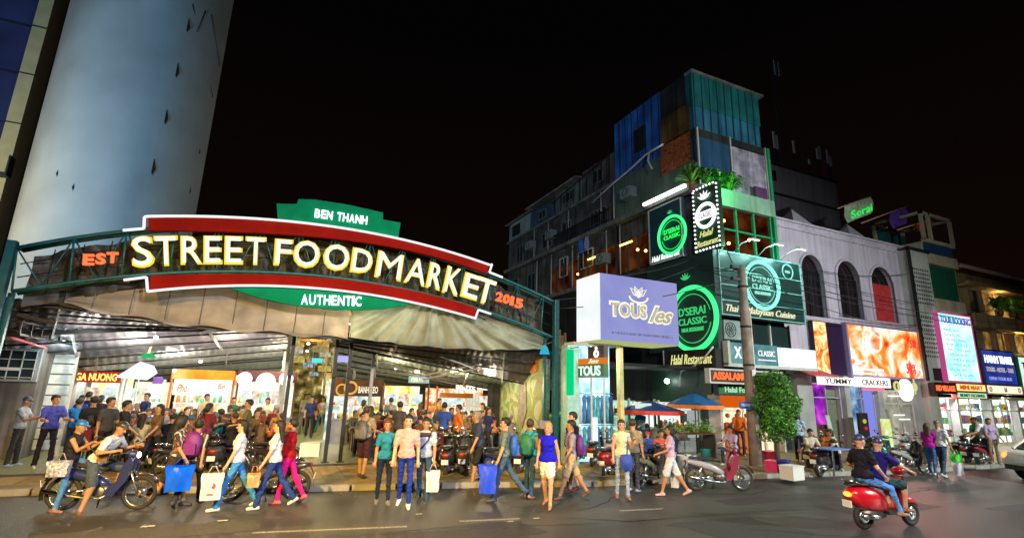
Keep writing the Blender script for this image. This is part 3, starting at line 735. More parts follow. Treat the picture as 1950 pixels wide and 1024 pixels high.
# ================================================================ ground, road, pavement
def asphalt():
    m, t, b = _new('asphalt'); n = t.nodes; L = t.links
    tc = n.new('ShaderNodeTexCoord')
    mp = n.new('ShaderNodeMapping'); mp.inputs['Scale'].default_value = (.25,.9,1); L.new(tc.outputs['Object'], mp.inputs[0])
    n1 = n.new('ShaderNodeTexNoise'); n1.inputs['Scale'].default_value = .8; n1.inputs['Detail'].default_value = 8; L.new(mp.outputs[0], n1.inputs['Vector'])
    n2 = n.new('ShaderNodeTexNoise'); n2.inputs['Scale'].default_value = 45; n2.inputs['Detail'].default_value = 3; L.new(tc.outputs['Object'], n2.inputs['Vector'])
    cr = n.new('ShaderNodeValToRGB'); cr.color_ramp.elements[0].position = .33; cr.color_ramp.elements[0].color = (.026,.026,.027,1); cr.color_ramp.elements[1].position = .68; cr.color_ramp.elements[1].color = (.078,.077,.072,1)
    L.new(n1.outputs['Fac'], cr.inputs[0])
    c2 = n.new('ShaderNodeValToRGB'); c2.color_ramp.elements[0].position = .3; c2.color_ramp.elements[0].color = (.75,.75,.75,1); c2.color_ramp.elements[1].position = .7; c2.color_ramp.elements[1].color = (1.25,1.25,1.25,1)
    L.new(n2.outputs['Fac'], c2.inputs[0])
    mu = n.new('ShaderNodeMix'); mu.data_type = 'RGBA'; mu.blend_type = 'MULTIPLY'; mu.inputs['Factor'].default_value = 1
    L.new(cr.outputs[0], mu.inputs['A']); L.new(c2.outputs[0], mu.inputs['B']); L.new(mu.outputs['Result'], b.inputs['Base Color'])
    rr = n.new('ShaderNodeMapRange'); rr.inputs['To Min'].default_value = .38; rr.inputs['To Max'].default_value = .62; L.new(n1.outputs['Fac'], rr.inputs['Value']); L.new(rr.outputs[0], b.inputs['Roughness'])
    bu = n.new('ShaderNodeBump'); bu.inputs['Strength'].default_value = .5; bu.inputs['Distance'].default_value = .01; L.new(n2.outputs['Fac'], bu.inputs['Height']); L.new(bu.outputs[0], b.inputs['Normal'])
    return m
m = MB(); m.add([(-300,-150,0),(400,-150,0),(400,400,0),(-300,400,0)], [(0,1,2,3)])
tag(mk('road', m, asphalt()), kind='structure')
KERB = [(-40,14.6),(-12,14.3),(-3.7,13.98),(.83,12.92),(6.05,11.96),(7.7,11.5),(14.3,11.05),(20,10.4),(60,9.9),(150,9.9)]
def kerb_y(x):
    for (x0,y0),(x1,y1) in zip(KERB, KERB[1:]):
        if x0 <= x <= x1: return y0+(y1-y0)*(x-x0)/(x1-x0)
    return KERB[-1][1]
concrete = mat('paving_concrete', (.20,.16,.08), .6, 0, .22, 1.2, .2, detail=8)
m = MB(); m.prism([(x, y+.15) for x, y in KERB]+[(150,120),(-40,120)], 0, .115, 'z')
pav = tag(mk('pavement', m, concrete), kind='structure')
tilem = [mat('paving_tile', (.30,.20,.055), .5, 0, .2, 5, .15), mat('paving_tile_b', (.25,.165,.045), .55, 0, .2, 5, .15), mat('paving_tile_c', (.34,.23,.07), .5, 0, .2, 5, .15)]
tm = MB(); tm.box(-.235,.235,-.235,.235,0,.010); tme = mk('tile', tm, tilem[0], pav, world=False).data
first = True; cnt = 0
o0 = [o for o in pav.children][0]
pw = Vector(pav['wloc'])
y = 11.8
while y < 15.6:
    x = -5.0+.25*(int(y*4) % 2)
    while x < 10.2:
        if y-.25 > kerb_y(x)+.18 and (x > -3.6 or y > 14.3) and cnt < 290:
            if x < 9.2 or y < 13.6:
                o = o0 if first else o0.copy()
                if not first: COL.objects.link(o)
                first = False; cnt += 1
                o.location = Vector((x, y, .1152))-pw+Vector((0,0,random.random()*.003)); o.rotation_euler = (random.uniform(-.004,.004), random.uniform(-.004,.004), 0)
                sl = o.material_slots[0]; sl.link = 'OBJECT'; sl.material = random.choice(tilem)
        x += .5
    y += .5
# kerb stones
kt = tag(mk('kerb', MB().box(-40,-39,14.5,14.6,0,.1), concrete), kind='structure'); kw = Vector(kt['wloc'])
ks = mk('kerb_stone', MB().box(-.48,.48,-.07,.09,-.125,0), mat('kerb_concrete', (.26,.25,.22), .7, 0, .2, 4, .2), kt, world=False)
first = True; x = -8.0
while x < 62:
    y0, y1 = kerb_y(x), kerb_y(x+1)
    o = ks if first else ks.copy()
    if not first: COL.objects.link(o)
    first = False
    o.location = Vector((x+.5, (y0+y1)/2, .125+random.random()*.006))-kw; o.rotation_euler = (0,0,math.atan2(y1-y0, 1)); x += 1.0
# market floor
m = MB(); m.box(-9,8.4,15.85,46,.11,.135)
tag(mk('market_floor', m, mat('market_floor', (.24,.25,.12), .35, 0, .25, 1.5, .08, detail=6)), kind='structure')
m = MB(); m.box(-5.5,8.4,15.70,15.82,.116,.150)
tag(mk('drain_grating', m, mat('drain_iron', (.06,.06,.055), .6, .5, .2, 20, .4)), 'narrow dark iron drain strip across the market entrance', 'drain')
# worn paint dashes and litter
wp = mat('worn_road_paint', (.30,.29,.24), .6, 0, .5, 25, .2)
for i, (a, b_) in enumerate((((480,1014),(775,1002)), ((875,992),(990,987)), ((1180,972),(1262,968)))):
    p, q = GR(*a), GR(*b_); d = (q-p).normalized(); n = Vector((-d.y, d.x, 0))*.04
    m = MB(); m.add([p-n+Vector((0,0,.004)), q-n+Vector((0,0,.004)), q+n+Vector((0,0,.004)), p+n+Vector((0,0,.004))], [(0,1,2,3)])
    tag(mk('road_marking', m, wp), kind='structure')
lit = mat('litter_paper', (.6,.58,.5), .7, 0, .2, 20, .1)
for i, (px, py, s, lb) in enumerate(((281,1003,.12,'crumpled white paper scrap on the road below the left motorbike'), (424,992,.10,'pale flattened litter on the road below the walker with white bag'), (798,979,.08,'small white litter on the road behind the man in pink'), (1022,987,.07,'tiny pale scrap on the road in front of the blonde woman'), (972,993,.06,'tiny dull scrap on the road left of the other scrap'), (32,915,.07,'white scrap lying on the pavement edge at far left'))):
    c = GR(px, py); m = MB()
    m.grid(lambda a, b_: (c.x+(a-.5)*s*1.6, c.y+(b_-.5)*s, c.z+.008+.03*abs(math.sin(a*7+i))*abs(math.cos(b_*5))*s*5), 5, 5)
    tag(mk('litter', m, lit), lb, 'litter')
m = MB()
for k in range(2):
    pts = []
    for j in range(22): 
        x = -6+j*1.9; pts.append(Vector((x, 9.2-k*3.1-.12*x+.10*math.sin(j*1.7+k), .003)))
    for a, b_ in zip(pts, pts[1:]):
        n = Vector((0, .012, 0)); m.add([a-n, b_-n, b_+n, a+n], [(0,1,2,3)])
tag(mk('tar_line', m, mat('tar', (.012,.012,.012), .35)), kind='structure')

# ================================================================ towers at the left
towm = mat('rendered_tower', (.50,.52,.52), .8, 0, .15, .30, .2, spec=.2, detail=13)
t = thing('curved_tower', 'pale blue lit curved concrete tower behind the market', 'tower', (-12,40,0))
U0, U1 = -17.2, -6.45
def tw(a, z): 
    q = 2*a-1; return (U0+(U1-U0)*a, 39.4+(4.2 if q > 0 else 5.5)*abs(q)**2.6, z)
m = MB(); m.grid(lambda a, b_: tw(a, b_*70), 40, 2)
m.grid(lambda a, b_: (U1-3*a, 43.6+8*a, b_*70), 2, 2)
mk('wall', m, towm, t)
for px, py, s in ((356,40,1), (335,128,1), (314,218,1), (290,315,1), (371,257,.45), (352,338,.45), (112,333,.4), (145,362,.4)):
    c = PV(px, py, 40); c.x = min(c.x, -6.75); a = (c.x-U0)/(U1-U0); y = tw(a, 0)[1]
    m = MB(); m.prism([(c.x-.16*s,c.z),(c.x,c.z+.62*s),(c.x+.16*s,c.z-.1*s),(c.x+.04*s,c.z-.62*s)], y-.02, y+.15, 'y'); mk('slit_window', m, glass(), t)
m = MB()
for a_, b_ in (((365,0),(397,145)), ((398,0),(411,80)), ((388,0),(372,45))):
    p, q = PV(*a_, 40), PV(*b_, 40)
    for w_ in (p, q): w_.y = tw((min(w_.x,-6.5)-U0)/(U1-U0), 0)[1]-.03
    m.tube([p, q], .05, 5)
mk('groove_joint', m, mat('groove_dark', (.03,.08,.13), .5), t)  # dark tubes standing for the groove joints in the tower wall
t = thing('glass_tower', 'dark blue glazed tower with a cream edge at far left', 'tower', (-22,46,0))
a0 = PV(75,0,46).x; a1 = PV(104,0,46).x
m = MB(); m.box(a0, a1, 46, 52, 0, 80); mk('corner_pier', m, mat('cream_render', (.52,.44,.24), .7, 0, .12, 1, .1), t)
m = MB(); m.box(a0-14, a0-.02, 46.3, 52, 0, 80); mk('glazing', m, mat('blue_glass', (.035,.045,.13), .25, 0, .3, .3, .02), t)
for z in range(8, 50, 4):
    m = MB(); m.box(a0-14, a0-.03, 46.2, 46.3, z, z+.10); m.box(a0, a1+.02, 45.95, 46, z+.05, z+.12); mk('floor_joint', m, mat('dark_joint', (.02,.02,.03), .6), t)
m = MB(); q = PV(28,300,45); m.box(a1-.3, a1+.25, 45.2, 46, q.z-1.3, q.z-1.1); m.box(a1+.15, a1+.25, 45.2, 46, q.z-1.1, q.z+.2); mk('bracket', m, mat('dark_joint', (.02,.02,.03), .6), t)
def flood(label, loc, tgt, pw, c, sz=1.2):
    t = thing('floodlight', label, 'floodlight', loc); d = (Vector(tgt)-Vector(loc)).normalized(); L_ = Vector(loc)
    m = MB(); m.bar(L_-d*.15, L_-d*.02, .5, .35); m.bar(L_-d*.1, (L_.x,L_.y,L_.z-.5), .05); mk('housing', m, BLACKP, t)
    m = MB(); m.bar(L_-d*.02, L_+d*.0, .42, .28); mk('lens', m, emis('flood_lens', c, 8), t)
    area('floodlight_light', L_+d*.06, tgt, pw, c, sz)
flood('cyan floodlight on the market roof left, aimed at the curved tower', (-19,20,8), (-14.5,40,27), 3400, (.10,.50,.92))
flood('warm floodlight on the market roof at far left, aimed at the cream edge', (-22,34,8), (-18.5,43,22), 1500, (1.0,.80,.42))

# mended patches and oil stains on the asphalt
pm = mat('asphalt_patch', (.040,.040,.041), .6, 0, .25, 14, .4); pm2 = mat('asphalt_patch_b', (.070,.068,.062), .7, 0, .25, 14, .4); pr_ = random.Random(3)
for i, (x, y, a, b_) in enumerate(((3.2,8.6,1.3,.5),(7.9,7.2,1.0,.8),(-1.4,10.2,1.6,.4),(12.6,7.6,1.5,.6),(15.8,6.0,.9,.7),(1.2,6.9,.7,.5),(10.2,9.0,.8,.3),(17.6,8.4,1.4,.4),(5.4,10.3,.7,.25))):
    m = MB(); k = 16; sg_ = lambda q: math.copysign(abs(q)**.35, q); m.add([(x+a*sg_(math.cos(2*PI*(j+.5)/k))*pr_.uniform(.92,1.05)+.3*b_*math.sin(j), y+b_*sg_(math.sin(2*PI*(j+.5)/k))*pr_.uniform(.9,1.06), .0025+.0002*i) for j in range(k)], [tuple(range(k))]); tag(mk('road_patch', m, pm2 if i % 3 == 2 else pm), kind='structure')

cm = mat('crack_dark', (.008,.008,.008), .9)
for i in range(9):
    x, y = pr_.uniform(-3, 16), pr_.uniform(6.2, 10.0); a = pr_.uniform(-.5, .5); pts = []
    for j in range(11): pts.append(Vector((x, y, .0055+.0001*i))); a += pr_.uniform(-.6, .6); a *= .8; x += .22*math.cos(a); y += .22*math.sin(a)
    m = MB()
    for j in range(10):
        w0, w1 = .006+.010*math.sin(PI*j/10), .006+.010*math.sin(PI*(j+1)/10); p_, q_ = pts[j], pts[j+1]; m.add([p_-Vector((0,w0,0)), q_-Vector((0,w1,0)), q_+Vector((0,w1,0)), p_+Vector((0,w0,0))], [(0,1,2,3)])
    tag(mk('road_surface_line', m, cm), kind='structure')
m = MB()
for i in range(170):
    x = pr_.uniform(-6, 18); y = kerb_y(x)-abs(pr_.gauss(0, .55))-.12; s_ = pr_.uniform(.012, .04); a = pr_.random()*6
    m.add([(x+s_*math.cos(a+k*PI/2)*pr_.uniform(.6,1.2), y+s_*math.sin(a+k*PI/2), .006+.012*pr_.random()) for k in range(4)], [(0,1,2,3)], pr_.randrange(3))
tag(mk('gravel_scraps', m, [mat('scrap_pale', (.35,.32,.25), .8), mat('scrap_leaf', (.10,.08,.03), .8), mat('scrap_dark', (.03,.03,.03), .8)]), kind='stuff')
# ================================================================ arched entrance sign
TEAL = mat('teal_steel', (.015,.11,.13), .45, .2, .2, 6, .1); DARKS = mat('dark_steel', (.02,.022,.024), .5, .4, .2, 8, .1)
AV = 14.7
arch = thing('arch_sign', 'wide curved steel arch sign with glowing street food market letters over the entrance', 'sign', (1.5,14.7,0))
def P2(px, py, v=AV): q = PV(px, py, v); return (q.x, q.z)
def smooth(pts, n=24):
    """resample a measured run of points along x with a fitted smooth curve"""
    X = np.array([p[0] for p in pts]); Z = np.array([p[1] for p in pts]); k = min(3, len(pts)-1); c = np.polyfit(X, Z, k)
    xs = np.linspace(X[0], X[-1], n); return [(float(x), float(np.polyval(c, x))) for x in xs]
top_u = smooth([P2(*p, 14.55) for p in ((282,413),(348,411.5),(449,415),(531,421),(640,433),(683,440),(749,451),(832,474.6),(932,504.5))])
top_l = smooth([P2(*p, 14.55) for p in ((282,439.3),(394,438),(503.5,445),(640,456),(749,469.6),(865.6,499.5),(927,521))])
bot_u = smooth([P2(*p, 14.55) for p in ((286,525.5),(394,520),(503.5,522.7),(640,531.5),(749,546),(832,562.6),(907,586))])
bot_l = smooth([P2(*p, 14.55) for p in ((286,554),(394,547),(503.5,544.6),(640,551),(749,569),(832,587.6),(905,605.8))])
REDP = mat('red_panel', (.21,.005,.002), .8, 0, .15, 3, .05, spec=.1); GRNP = mat('green_panel', (.0,.20,.095), .8, 0, .15, 3, .05, spec=.1)
LEDW = emis('white_led_tube', (1,.93,.95), 1.15)
m = MB(); m.prism(top_u+top_l[::-1], 14.55, 14.68, 'y'); mk('upper_red_band', m, REDP, arch)
m = MB(); m.prism(bot_u+bot_l[::-1], 14.55, 14.68, 'y'); mk('lower_red_band', m, REDP, arch)
def led(pts, r=.026):
    m = MB(); P = [Vector((x, 14.51, z)) for x, z in pts]
    for a, b in zip(P, P[1:]): m.bar(a, b, r*2)
    return m
l0 = [P2(*p,14.51) for p in ((234,438.5),(274,435),(275,413))]; r0 = [P2(*p,14.51) for p in ((937,503),(932,518),(957,528))]
mk('led_tube', led(l0+top_u+r0), LEDW, arch)
l1 = [P2(*p,14.51) for p in ((235.5,533),(279,527.4),(281,555))]; r1 = [P2(*p,14.51) for p in ((905,606.5),(911,589.5),(935,597.5))]
mk('led_tube', led(l1+bot_l+r1), LEDW, arch)
gr = [P2(*p,14.6) for p in ((529.5,424),(526.8,387.4),(565,388.7),(569,379),(600,380),(665,390),(729.5,404.8),(729.5,418),(762.8,424),(757.8,456),(683,442),(600,430))]
m = MB(); m.prism(gr, 14.60, 14.70, 'y'); crest = mk('green_crest', m, GRNP, arch)
gl = [P2(*p,14.6) for p in ((432.5,546),(490,566),(558,581),(640,589.5),(680,590),(730,588),(789,578),(740,566),(640,549),(540,543))]
m = MB(); m.prism(gl, 14.60, 14.70, 'y'); mk('green_crescent', m, GRNP, arch)
# small lettering on the green fields
WL = emis('white_letter', (1,1,1), 2.2)
def glyphs(s, xl, xr, zl, zr, h, v, mt, pname, off=.03, parent=arch, adv=None, depth=.04, shear=0):
    """one part per letter on a straight run from (xl,zl) to (xr,zr)"""
    W = {'I': .38, 'M': 1.15, 'W': 1.3, 'N': 1.0, '1': .55, ' ': .55, 'E': .8, 'T': .85, 'L': .75, 'O': 1.1, "'": .3, '.': .3}
    tot = sum(W.get(c, .95) for c in s); x = xl; k = (xr-xl)/tot; rot = math.atan2(zr-zl, xr-xl)
    for c in s:
        a = W.get(c, .95)*k
        if c != ' ':
            z = zl+(zr-zl)*(x-xl)/(xr-xl); m = MB(); hh = h if c not in "'." else h*.3
            text(m, c, (x+a*.07, v, z if c != "'" else z+h*.7), (1,0,0), (0,0,1), a*.84, hh, depth, off, shear, 0, rot); mk(pname, m, mt, parent)
        x += a
a, b = P2(597,416), P2(698,430)
glyphs('BEN THANH', a[0], b[0], a[1], b[1]-.0, .24, 14.58, WL, 'letter', .015)
a, b = P2(571,580), P2(687,583.5)
glyphs('AUTHENTIC', a[0], b[0], a[1], b[1], .27, 14.58, WL, 'letter', .015)
# main letters, each lit, its yellow glow imitated by an enlarged emissive copy behind
LET = [('S',251.9,290.7,453,509),('T',295.6,336.7,450,502.8),('R',346,383.5,451,501),('E',390,421,450,499.5),('E',430,461,450,499.5),('T',469,505,452,501),
       ('F',524.5,555.5,456,502),('O',559.6,609,459,507.7),('O',617,665.4,466,512.7),('D',671,709,474,516.7),
       ('M',716,768,484,531),('A',774,812,494.5,541),('R',817,841,503,549),('K',849,875.5,512.7,562),('E',883,912,523,567),('T',909,941,528,573)]
cs = []
for c, xl, xr, yt, yb in LET:
    q = P2((xl+xr)/2, (yt+yb)/2, 14.42); cs.append(q)
fit = np.polyfit([q[0] for q in cs], [q[1] for q in cs], 2)
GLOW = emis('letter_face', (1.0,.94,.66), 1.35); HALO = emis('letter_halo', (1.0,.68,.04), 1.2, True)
for (c, xl, xr, yt, yb), q in zip(LET, cs):
    W = PV(xr,(yt+yb)/2,14.42).x-PV(xl,(yt+yb)/2,14.42).x; H = PV((xl+xr)/2,yt,14.42).z-PV((xl+xr)/2,yb,14.42).z
    rot = math.atan(2*fit[0]*q[0]+fit[1]); W *= .93 if c != 'M' else .86; H *= .97; z = float(np.polyval(fit, q[0]))
    m = MB(); text(m, c, (q[0]-W/2, 14.42, z-H/2), (1,0,0), (0,0,1), W, H, .08, .002 if c not in 'MAK' else -.004, 0, 0, rot); lt = mk('letter', m, GLOW, arch)
    m = MB(); text(m, c, (q[0]-W/2-.045, 14.47, z-H/2-.045), (1,0,0), (0,0,1), W+.09, H+.09, .03, .008 if c not in 'MAK' else -.002, 0, 0, rot); mk('halo_glow', m, HALO, lt)
RL = emis('red_letter', (1.0,.10,.03), 2.6)
for s, pts in (('EST', ((157,178,483,504),(181,200,481.5,502.5),(202,224,479.5,500))), ('2015', ((943.5,956,556,573),(957.5,969,560,577.5),(971,977,564,581),(981,994,568,586)))):
    for c, (xl, xr, yt, yb) in zip(s, pts):
        W = PV(xr,yt,14.42).x-PV(xl,yt,14.42).x; H = PV(xl,yt,14.42).z-PV(xl,yb,14.42).z; p = PV(xl,yb,14.42)
        m = MB(); text(m, c, p, (1,0,0), (0,0,1), W, H, .06, .03, 0, 0, R_(7) if s == 'EST' else R_(-9)); mk('letter', m, RL, arch)
# steel frame
tc_ = smooth([P2(*p) for p in ((31,468),(147,452.5),(273,441),(450,425),(640,440),(800,480),(957,527.7),(1060,576))], 30)
bc_ = smooth([P2(*p) for p in ((20,556),(126,534.6),(239,526),(450,518),(640,527),(800,555),(907,587),(1055,642))], 30)
m = MB()
for vv in (14.75, 15.05):
    m.tube([(x, vv, z) for x, z in tc_], .045, 6); m.tube([(x, vv, z) for x, z in bc_], .045, 6)
mk('frame_chord', m, TEAL, arch)
for i in range(0, 30, 2):
    m = MB(); a, b = tc_[i], bc_[i]; m.tube([(a[0],14.75,a[1]),(b[0],14.75,b[1])], .025, 6); 
    if i+2 < 30:
        c = bc_[i+2]; d = tc_[i+1]; m.tube([(a[0],14.76,a[1]),(bc_[i+1][0],14.76,bc_[i+1][1])], .018, 5); m.tube([(bc_[i+1][0],14.76,bc_[i+1][1]),(tc_[i+2][0],14.76,tc_[i+2][1])], .018, 5)
    m.tube([(a[0],14.75,a[1]),(a[0],15.05,a[1])], .02, 5)
    mk('frame_strut', m, TEAL, arch)
z1 = tc_[-1][1]
m = MB(); m.box(8.40,8.56,14.66,14.84,.12,z1+.08); m.box(8.2,8.28,15.0,15.1,.12,bc_[-1][1]); mk('post', m, TEAL, arch)
m = MB(); m.box(-5.62,-5.46,14.66,14.84,.12,tc_[0][1]+.15); m.box(-5.5,-5.4,15.0,15.1,.12,bc_[0][1]); mk('post', m, TEAL, arch)
# pennant lamp on the right post
t = thing('blue_lantern', 'small blue bell shaped lantern hanging beside the teal post', 'lantern', tuple(PV(1037,668,14.9)))
q = PV(1037,668,14.9); m = MB(); m.lathe([(.03,.2),(.10,.12),(.16,-.08),(.17,-.10)], q, 12); mk('shade', m, emis('blue_lamp', (.05,.55,.75), .8), t)
m = MB(); m.bar((q.x,14.9,q.z+.2), (8.35,14.8,q.z+.3), .03); mk('bracket', m, DARKS, t)

# tarpaulins hung behind the arch: upper grey sheet, lower beige sheet, draped right sheet
def tarp_mat(name, col, tr=.35):
    m, t, b = _new(name); n = t.nodes; L = t.links
    tc = n.new('ShaderNodeTexCoord'); no = n.new('ShaderNodeTexNoise'); no.inputs['Scale'].default_value = 1.6; no.inputs['Detail'].default_value = 7; L.new(tc.outputs['Object'], no.inputs['Vector'])
    cr = n.new('ShaderNodeValToRGB'); cr.color_ramp.elements[0].position = .3; cr.color_ramp.elements[1].position = .7
    cr.color_ramp.elements[0].color = tuple(c*.6 for c in col)+(1,); cr.color_ramp.elements[1].color = tuple(c*1.25 for c in col)+(1,)
    L.new(no.outputs['Fac'], cr.inputs[0]); L.new(cr.outputs[0], b.inputs['Base Color']); b.inputs['Roughness'].default_value = .5
    tl = n.new('ShaderNodeBsdfTranslucent'); L.new(cr.outputs[0], tl.inputs['Color']); mi = n.new('ShaderNodeMixShader'); mi.inputs[0].default_value = tr
    L.new(b.outputs[0], mi.inputs[1]); L.new(tl.outputs[0], mi.inputs[2]); L.new(mi.outputs[0], n['Material Output'].inputs['Surface'])
    return m
def interp(pts, x):
    for (x0,z0),(x1,z1) in zip(pts, pts[1:]):
        if x0 <= x <= x1: return z0+(z1-z0)*(x-x0)/(x1-x0)
    return pts[0][1] if x < pts[0][0] else pts[-1][1]
BEAM = [P2(*p,15.25) for p in ((112,574),(250,600),(400,621),(560,633),(660,641),(860,652),(1045,664))]
t = thing('upper_tarpaulin', 'dull grey tarpaulin stretched behind the steel arch and its letters', 'tarpaulin', (1.5,15.3,0))
def up(a, b):
    x = -5.3+13.6*a; zt = interp(tc_, x)-.12; zb = interp(bc_, x)-.30; z = zb+(zt-zb)*b
    return (x, 15.30+.10*math.sin(x*5.2+b*3)+.07*math.sin(x*11+b*7)+.05*math.sin(b*9+x), z)
m = MB(); m.grid(up, 110, 14); mk('sheet', m, tarp_mat('grey_tarp', (.07,.068,.056), .3), t)
m = MB()
for k in range(26):
    x = -4.9+k*.52; m.tube([(x,15.12,interp(bc_,x)-.1),(x,15.12,interp(tc_,x)-.1)], .012, 5)
for q in (.3,.62): m.tube([(x, 15.11, z*(1-q)+interp(bc_,x)*q) for x, z in tc_], .014, 5)
mk('batten_grid', m, DARKS, t)
t = thing('lower_tarpaulin', 'long beige tarpaulin hanging under the arch on its left and middle', 'tarpaulin', (-1,15.3,0))
bx0, bx1 = P2(126,580,15.25)[0], P2(662,640,15.25)[0]
def lo(a, b):
    x = bx0+(bx1-bx0)*a; zt = interp(bc_, x)-.25; zb = interp(BEAM, x); z = zb+(zt-zb)*b
    return (x, 15.26+.04*math.sin(x*2.1+b*4)+.03*math.sin(x*.9-b*6)+.02*math.sin(b*14+x*2), z-.10*math.sin((x-bx0)*2.1)**2*(1-b))
m = MB(); m.grid(lo, 90, 10); mk('sheet', m, tarp_mat('beige_tarp', (.50,.44,.39), .5), t)
for k in range(9):
    x = bx0+.5+k*.75; m = MB(); m.tube([(x,15.20,interp(BEAM,x)),(x+.02,15.20,interp(bc_,x)-.25)], .012, 5); mk('seam', m, mat('seam_grey', (.16,.14,.12), .7), t)
t = thing('draped_tarpaulin', 'pale green grey tarpaulin sagging in radiating folds under the right end of the arch', 'tarpaulin', (5.5,15.3,0))
def dr(a, b):
    x = bx1+.03+(8.30-bx1)*a; zt = interp(bc_, x)-.05; zb = interp(BEAM, x)-.16*math.sin(a*PI)-.04*abs(math.sin(a*17)); z = zb+(zt-zb)*b
    an = math.atan2((1.15-b)+.1, (a-.36)*3.0)
    return (x, 15.12+.075*math.sin(an*34)*(1-b*.4)+.07*math.sin(an*13+2+b)+.03*math.sin(an*61)-.22*math.sin(b*PI)*math.sin(a*PI), z)
m = MB(); m.grid(dr, 150, 18); mk('sheet', m, tarp_mat('pale_tarp', (.44,.50,.44), .5), t)
t = thing('entrance_beam', 'dark steel beam along the lower edge of the hanging tarpaulins', 'beam', (1.5,15.3,0))
m = MB()
for a, b in zip(BEAM, BEAM[1:]): m.bar((a[0],15.4,a[1]-.03), (b[0],15.4,b[1]-.03), .07, .09)
mk('rail', m, DARKS, t)
m = MB(); a = BEAM[0]; b = P2(10,545,15.4); m.bar((a[0],15.4,a[1]), (-5.5,15.4,b[1]-.35), .1); m.bar((a[0],15.4,a[1]-.5), (-5.5,15.4,b[1]-.6), .08); m.bar((a[0],15.4,a[1]), (a[0],15.4,interp(bc_,a[0])), .09); mk('brace', m, DARKS, t)
# slim posts inside the entrance
for px, py, top, lb in ((541,800,628,'slim black steel post left of the market aisle'), (622,845,640,'slim black steel post right of the aisle, nearer the aisle'), (655,800,643,'slim black steel post right of the aisle, farther from it')):
    q = PV(px, py, 16.2); tz = PV(px, top, 16.2).z
    m = MB(); m.box(q.x-.05,q.x+.05,16.15,16.25,.13,tz+.15); m.box(q.x-.11,q.x+.11,16.09,16.31,.13,.15)
    m.rbox((q.x,16.1,2.6), (.14,.12,.16)); tag(mk('steel_post', m, DARKS), lb, 'post')
rg0 = [1.9,1.5,1.75,1.2,1.6,1.0,1.4,1.1,.9]
# ================================================================ corner tube house with the green signs
GREYW = wallmat('grey_stained_wall', (.085,.082,.08), .5); DARKW = wallmat('dark_wall', (.03,.03,.03), .4)
FGREY = mat('dull_frame', (.14,.14,.14), .6, 0, .2, 5, .05); BLUEW = wallmat('blue_wall', (.03,.14,.48), .4); SLAB = wallmat('slab_concrete', (.16,.16,.155), .3)
WINF = mat('white_frame', (.5,.5,.48), .5, 0, .1, 5, .05); WARM = emis_noise('warm_room', ((.02,.004,.0),(.16,.03,.008),(.35,.10,.02)), .28, 1.1, False, 2, .2)
TU = 16.0
def T_(): return None
h = thing('tube_house', 'tall narrow stained corner house with a blue rooftop hut and green lit windows', 'building', (18,20,0))
m = MB(); m.box(16.0,20.55,21.4,35.3,8.0,13.35); m.box(16.0,20.55,15.5,21.4,3.4,8.1); m.box(16.25,20.3,15.85,21.4,8.1,16.0); mk('wall', m, GREYW, h)
m = MB(); m.box(15.97,20.55,15.55,35.3,0,8.0); mk('dark_lower_wall', m, wallmat('near_black_wall', (.018,.018,.018), .4), h)  # near-black lower wall, much darker than the storeys above
# side wall of the upper storeys, patchwork panels
def side(name, v0, v1, z0, z1, mt, t=.08, parent=h, u=16.0): 
    m = MB(); m.box(u-t, u+.2, v0, v1, z0, z1); return mk(name, m, mt, parent)
side('blue_panel', 17.6, 21.3, 13.5, 16.9, BLUEW)
side('ochre_panel', 15.75, 17.6, 14.0, 15.3, wallmat('ochre_wall', (.16,.09,.02), .5))
side('dark_opening', 15.75, 17.6, 15.3, 16.9, DARKW, .02)
side('green_grey_wall', 15.6, 18.4, 11.2, 12.4, wallmat('green_grey', (.10,.15,.12)))
side('green_grey_wall', 17.75, 21.4, 11.2, 13.5, wallmat('green_grey', (.10,.15,.12)), .05)
mb_ = side('brick_panel', 15.75, 17.7, 12.4, 13.9, mat('mortar', (.10,.06,.04), .9), .05)
m = MB(); brk = mat('brick', (.38,.10,.025), .85, 0, .5, 7, .3)
for r in range(13):
    for c in range(8):
        y0 = 15.78+c*.24+(.12 if r % 2 else 0); 
        if random.random() < .95: m.box(15.93-random.random()*.02, 15.955, y0, min(y0+.215, 17.68), 12.44+r*.112, 12.44+r*.112+.09)
tag(mk('bricks', m, brk, mb_), kind='stuff')
def window(v, z0, w, hh, parent=h, u=15.98, glassm=None, bars=2, fm=WINF):
    m = MB(); y0, y1 = v-w/2, v+w/2
    for a in (y0, y1): m.box(u-.08, u+.02, a-.03, a+.03, z0, z0+hh)
    for b in (z0, z0+hh): m.box(u-.08, u+.02, y0, y1, b-.03, b+.03)
    for k in range(1, bars): m.box(u-.06, u, y0+w*k/bars-.02, y0+w*k/bars+.02, z0, z0+hh)
    f = mk('window', m, fm, parent); p = MB(); p.box(u-.02, u+.03, y0, y1, z0, z0+hh); mk('pane', p, glassm or glass(), f)
window(19.1, 14.4, .8, 1.2, u=15.9, fm=DARKW)
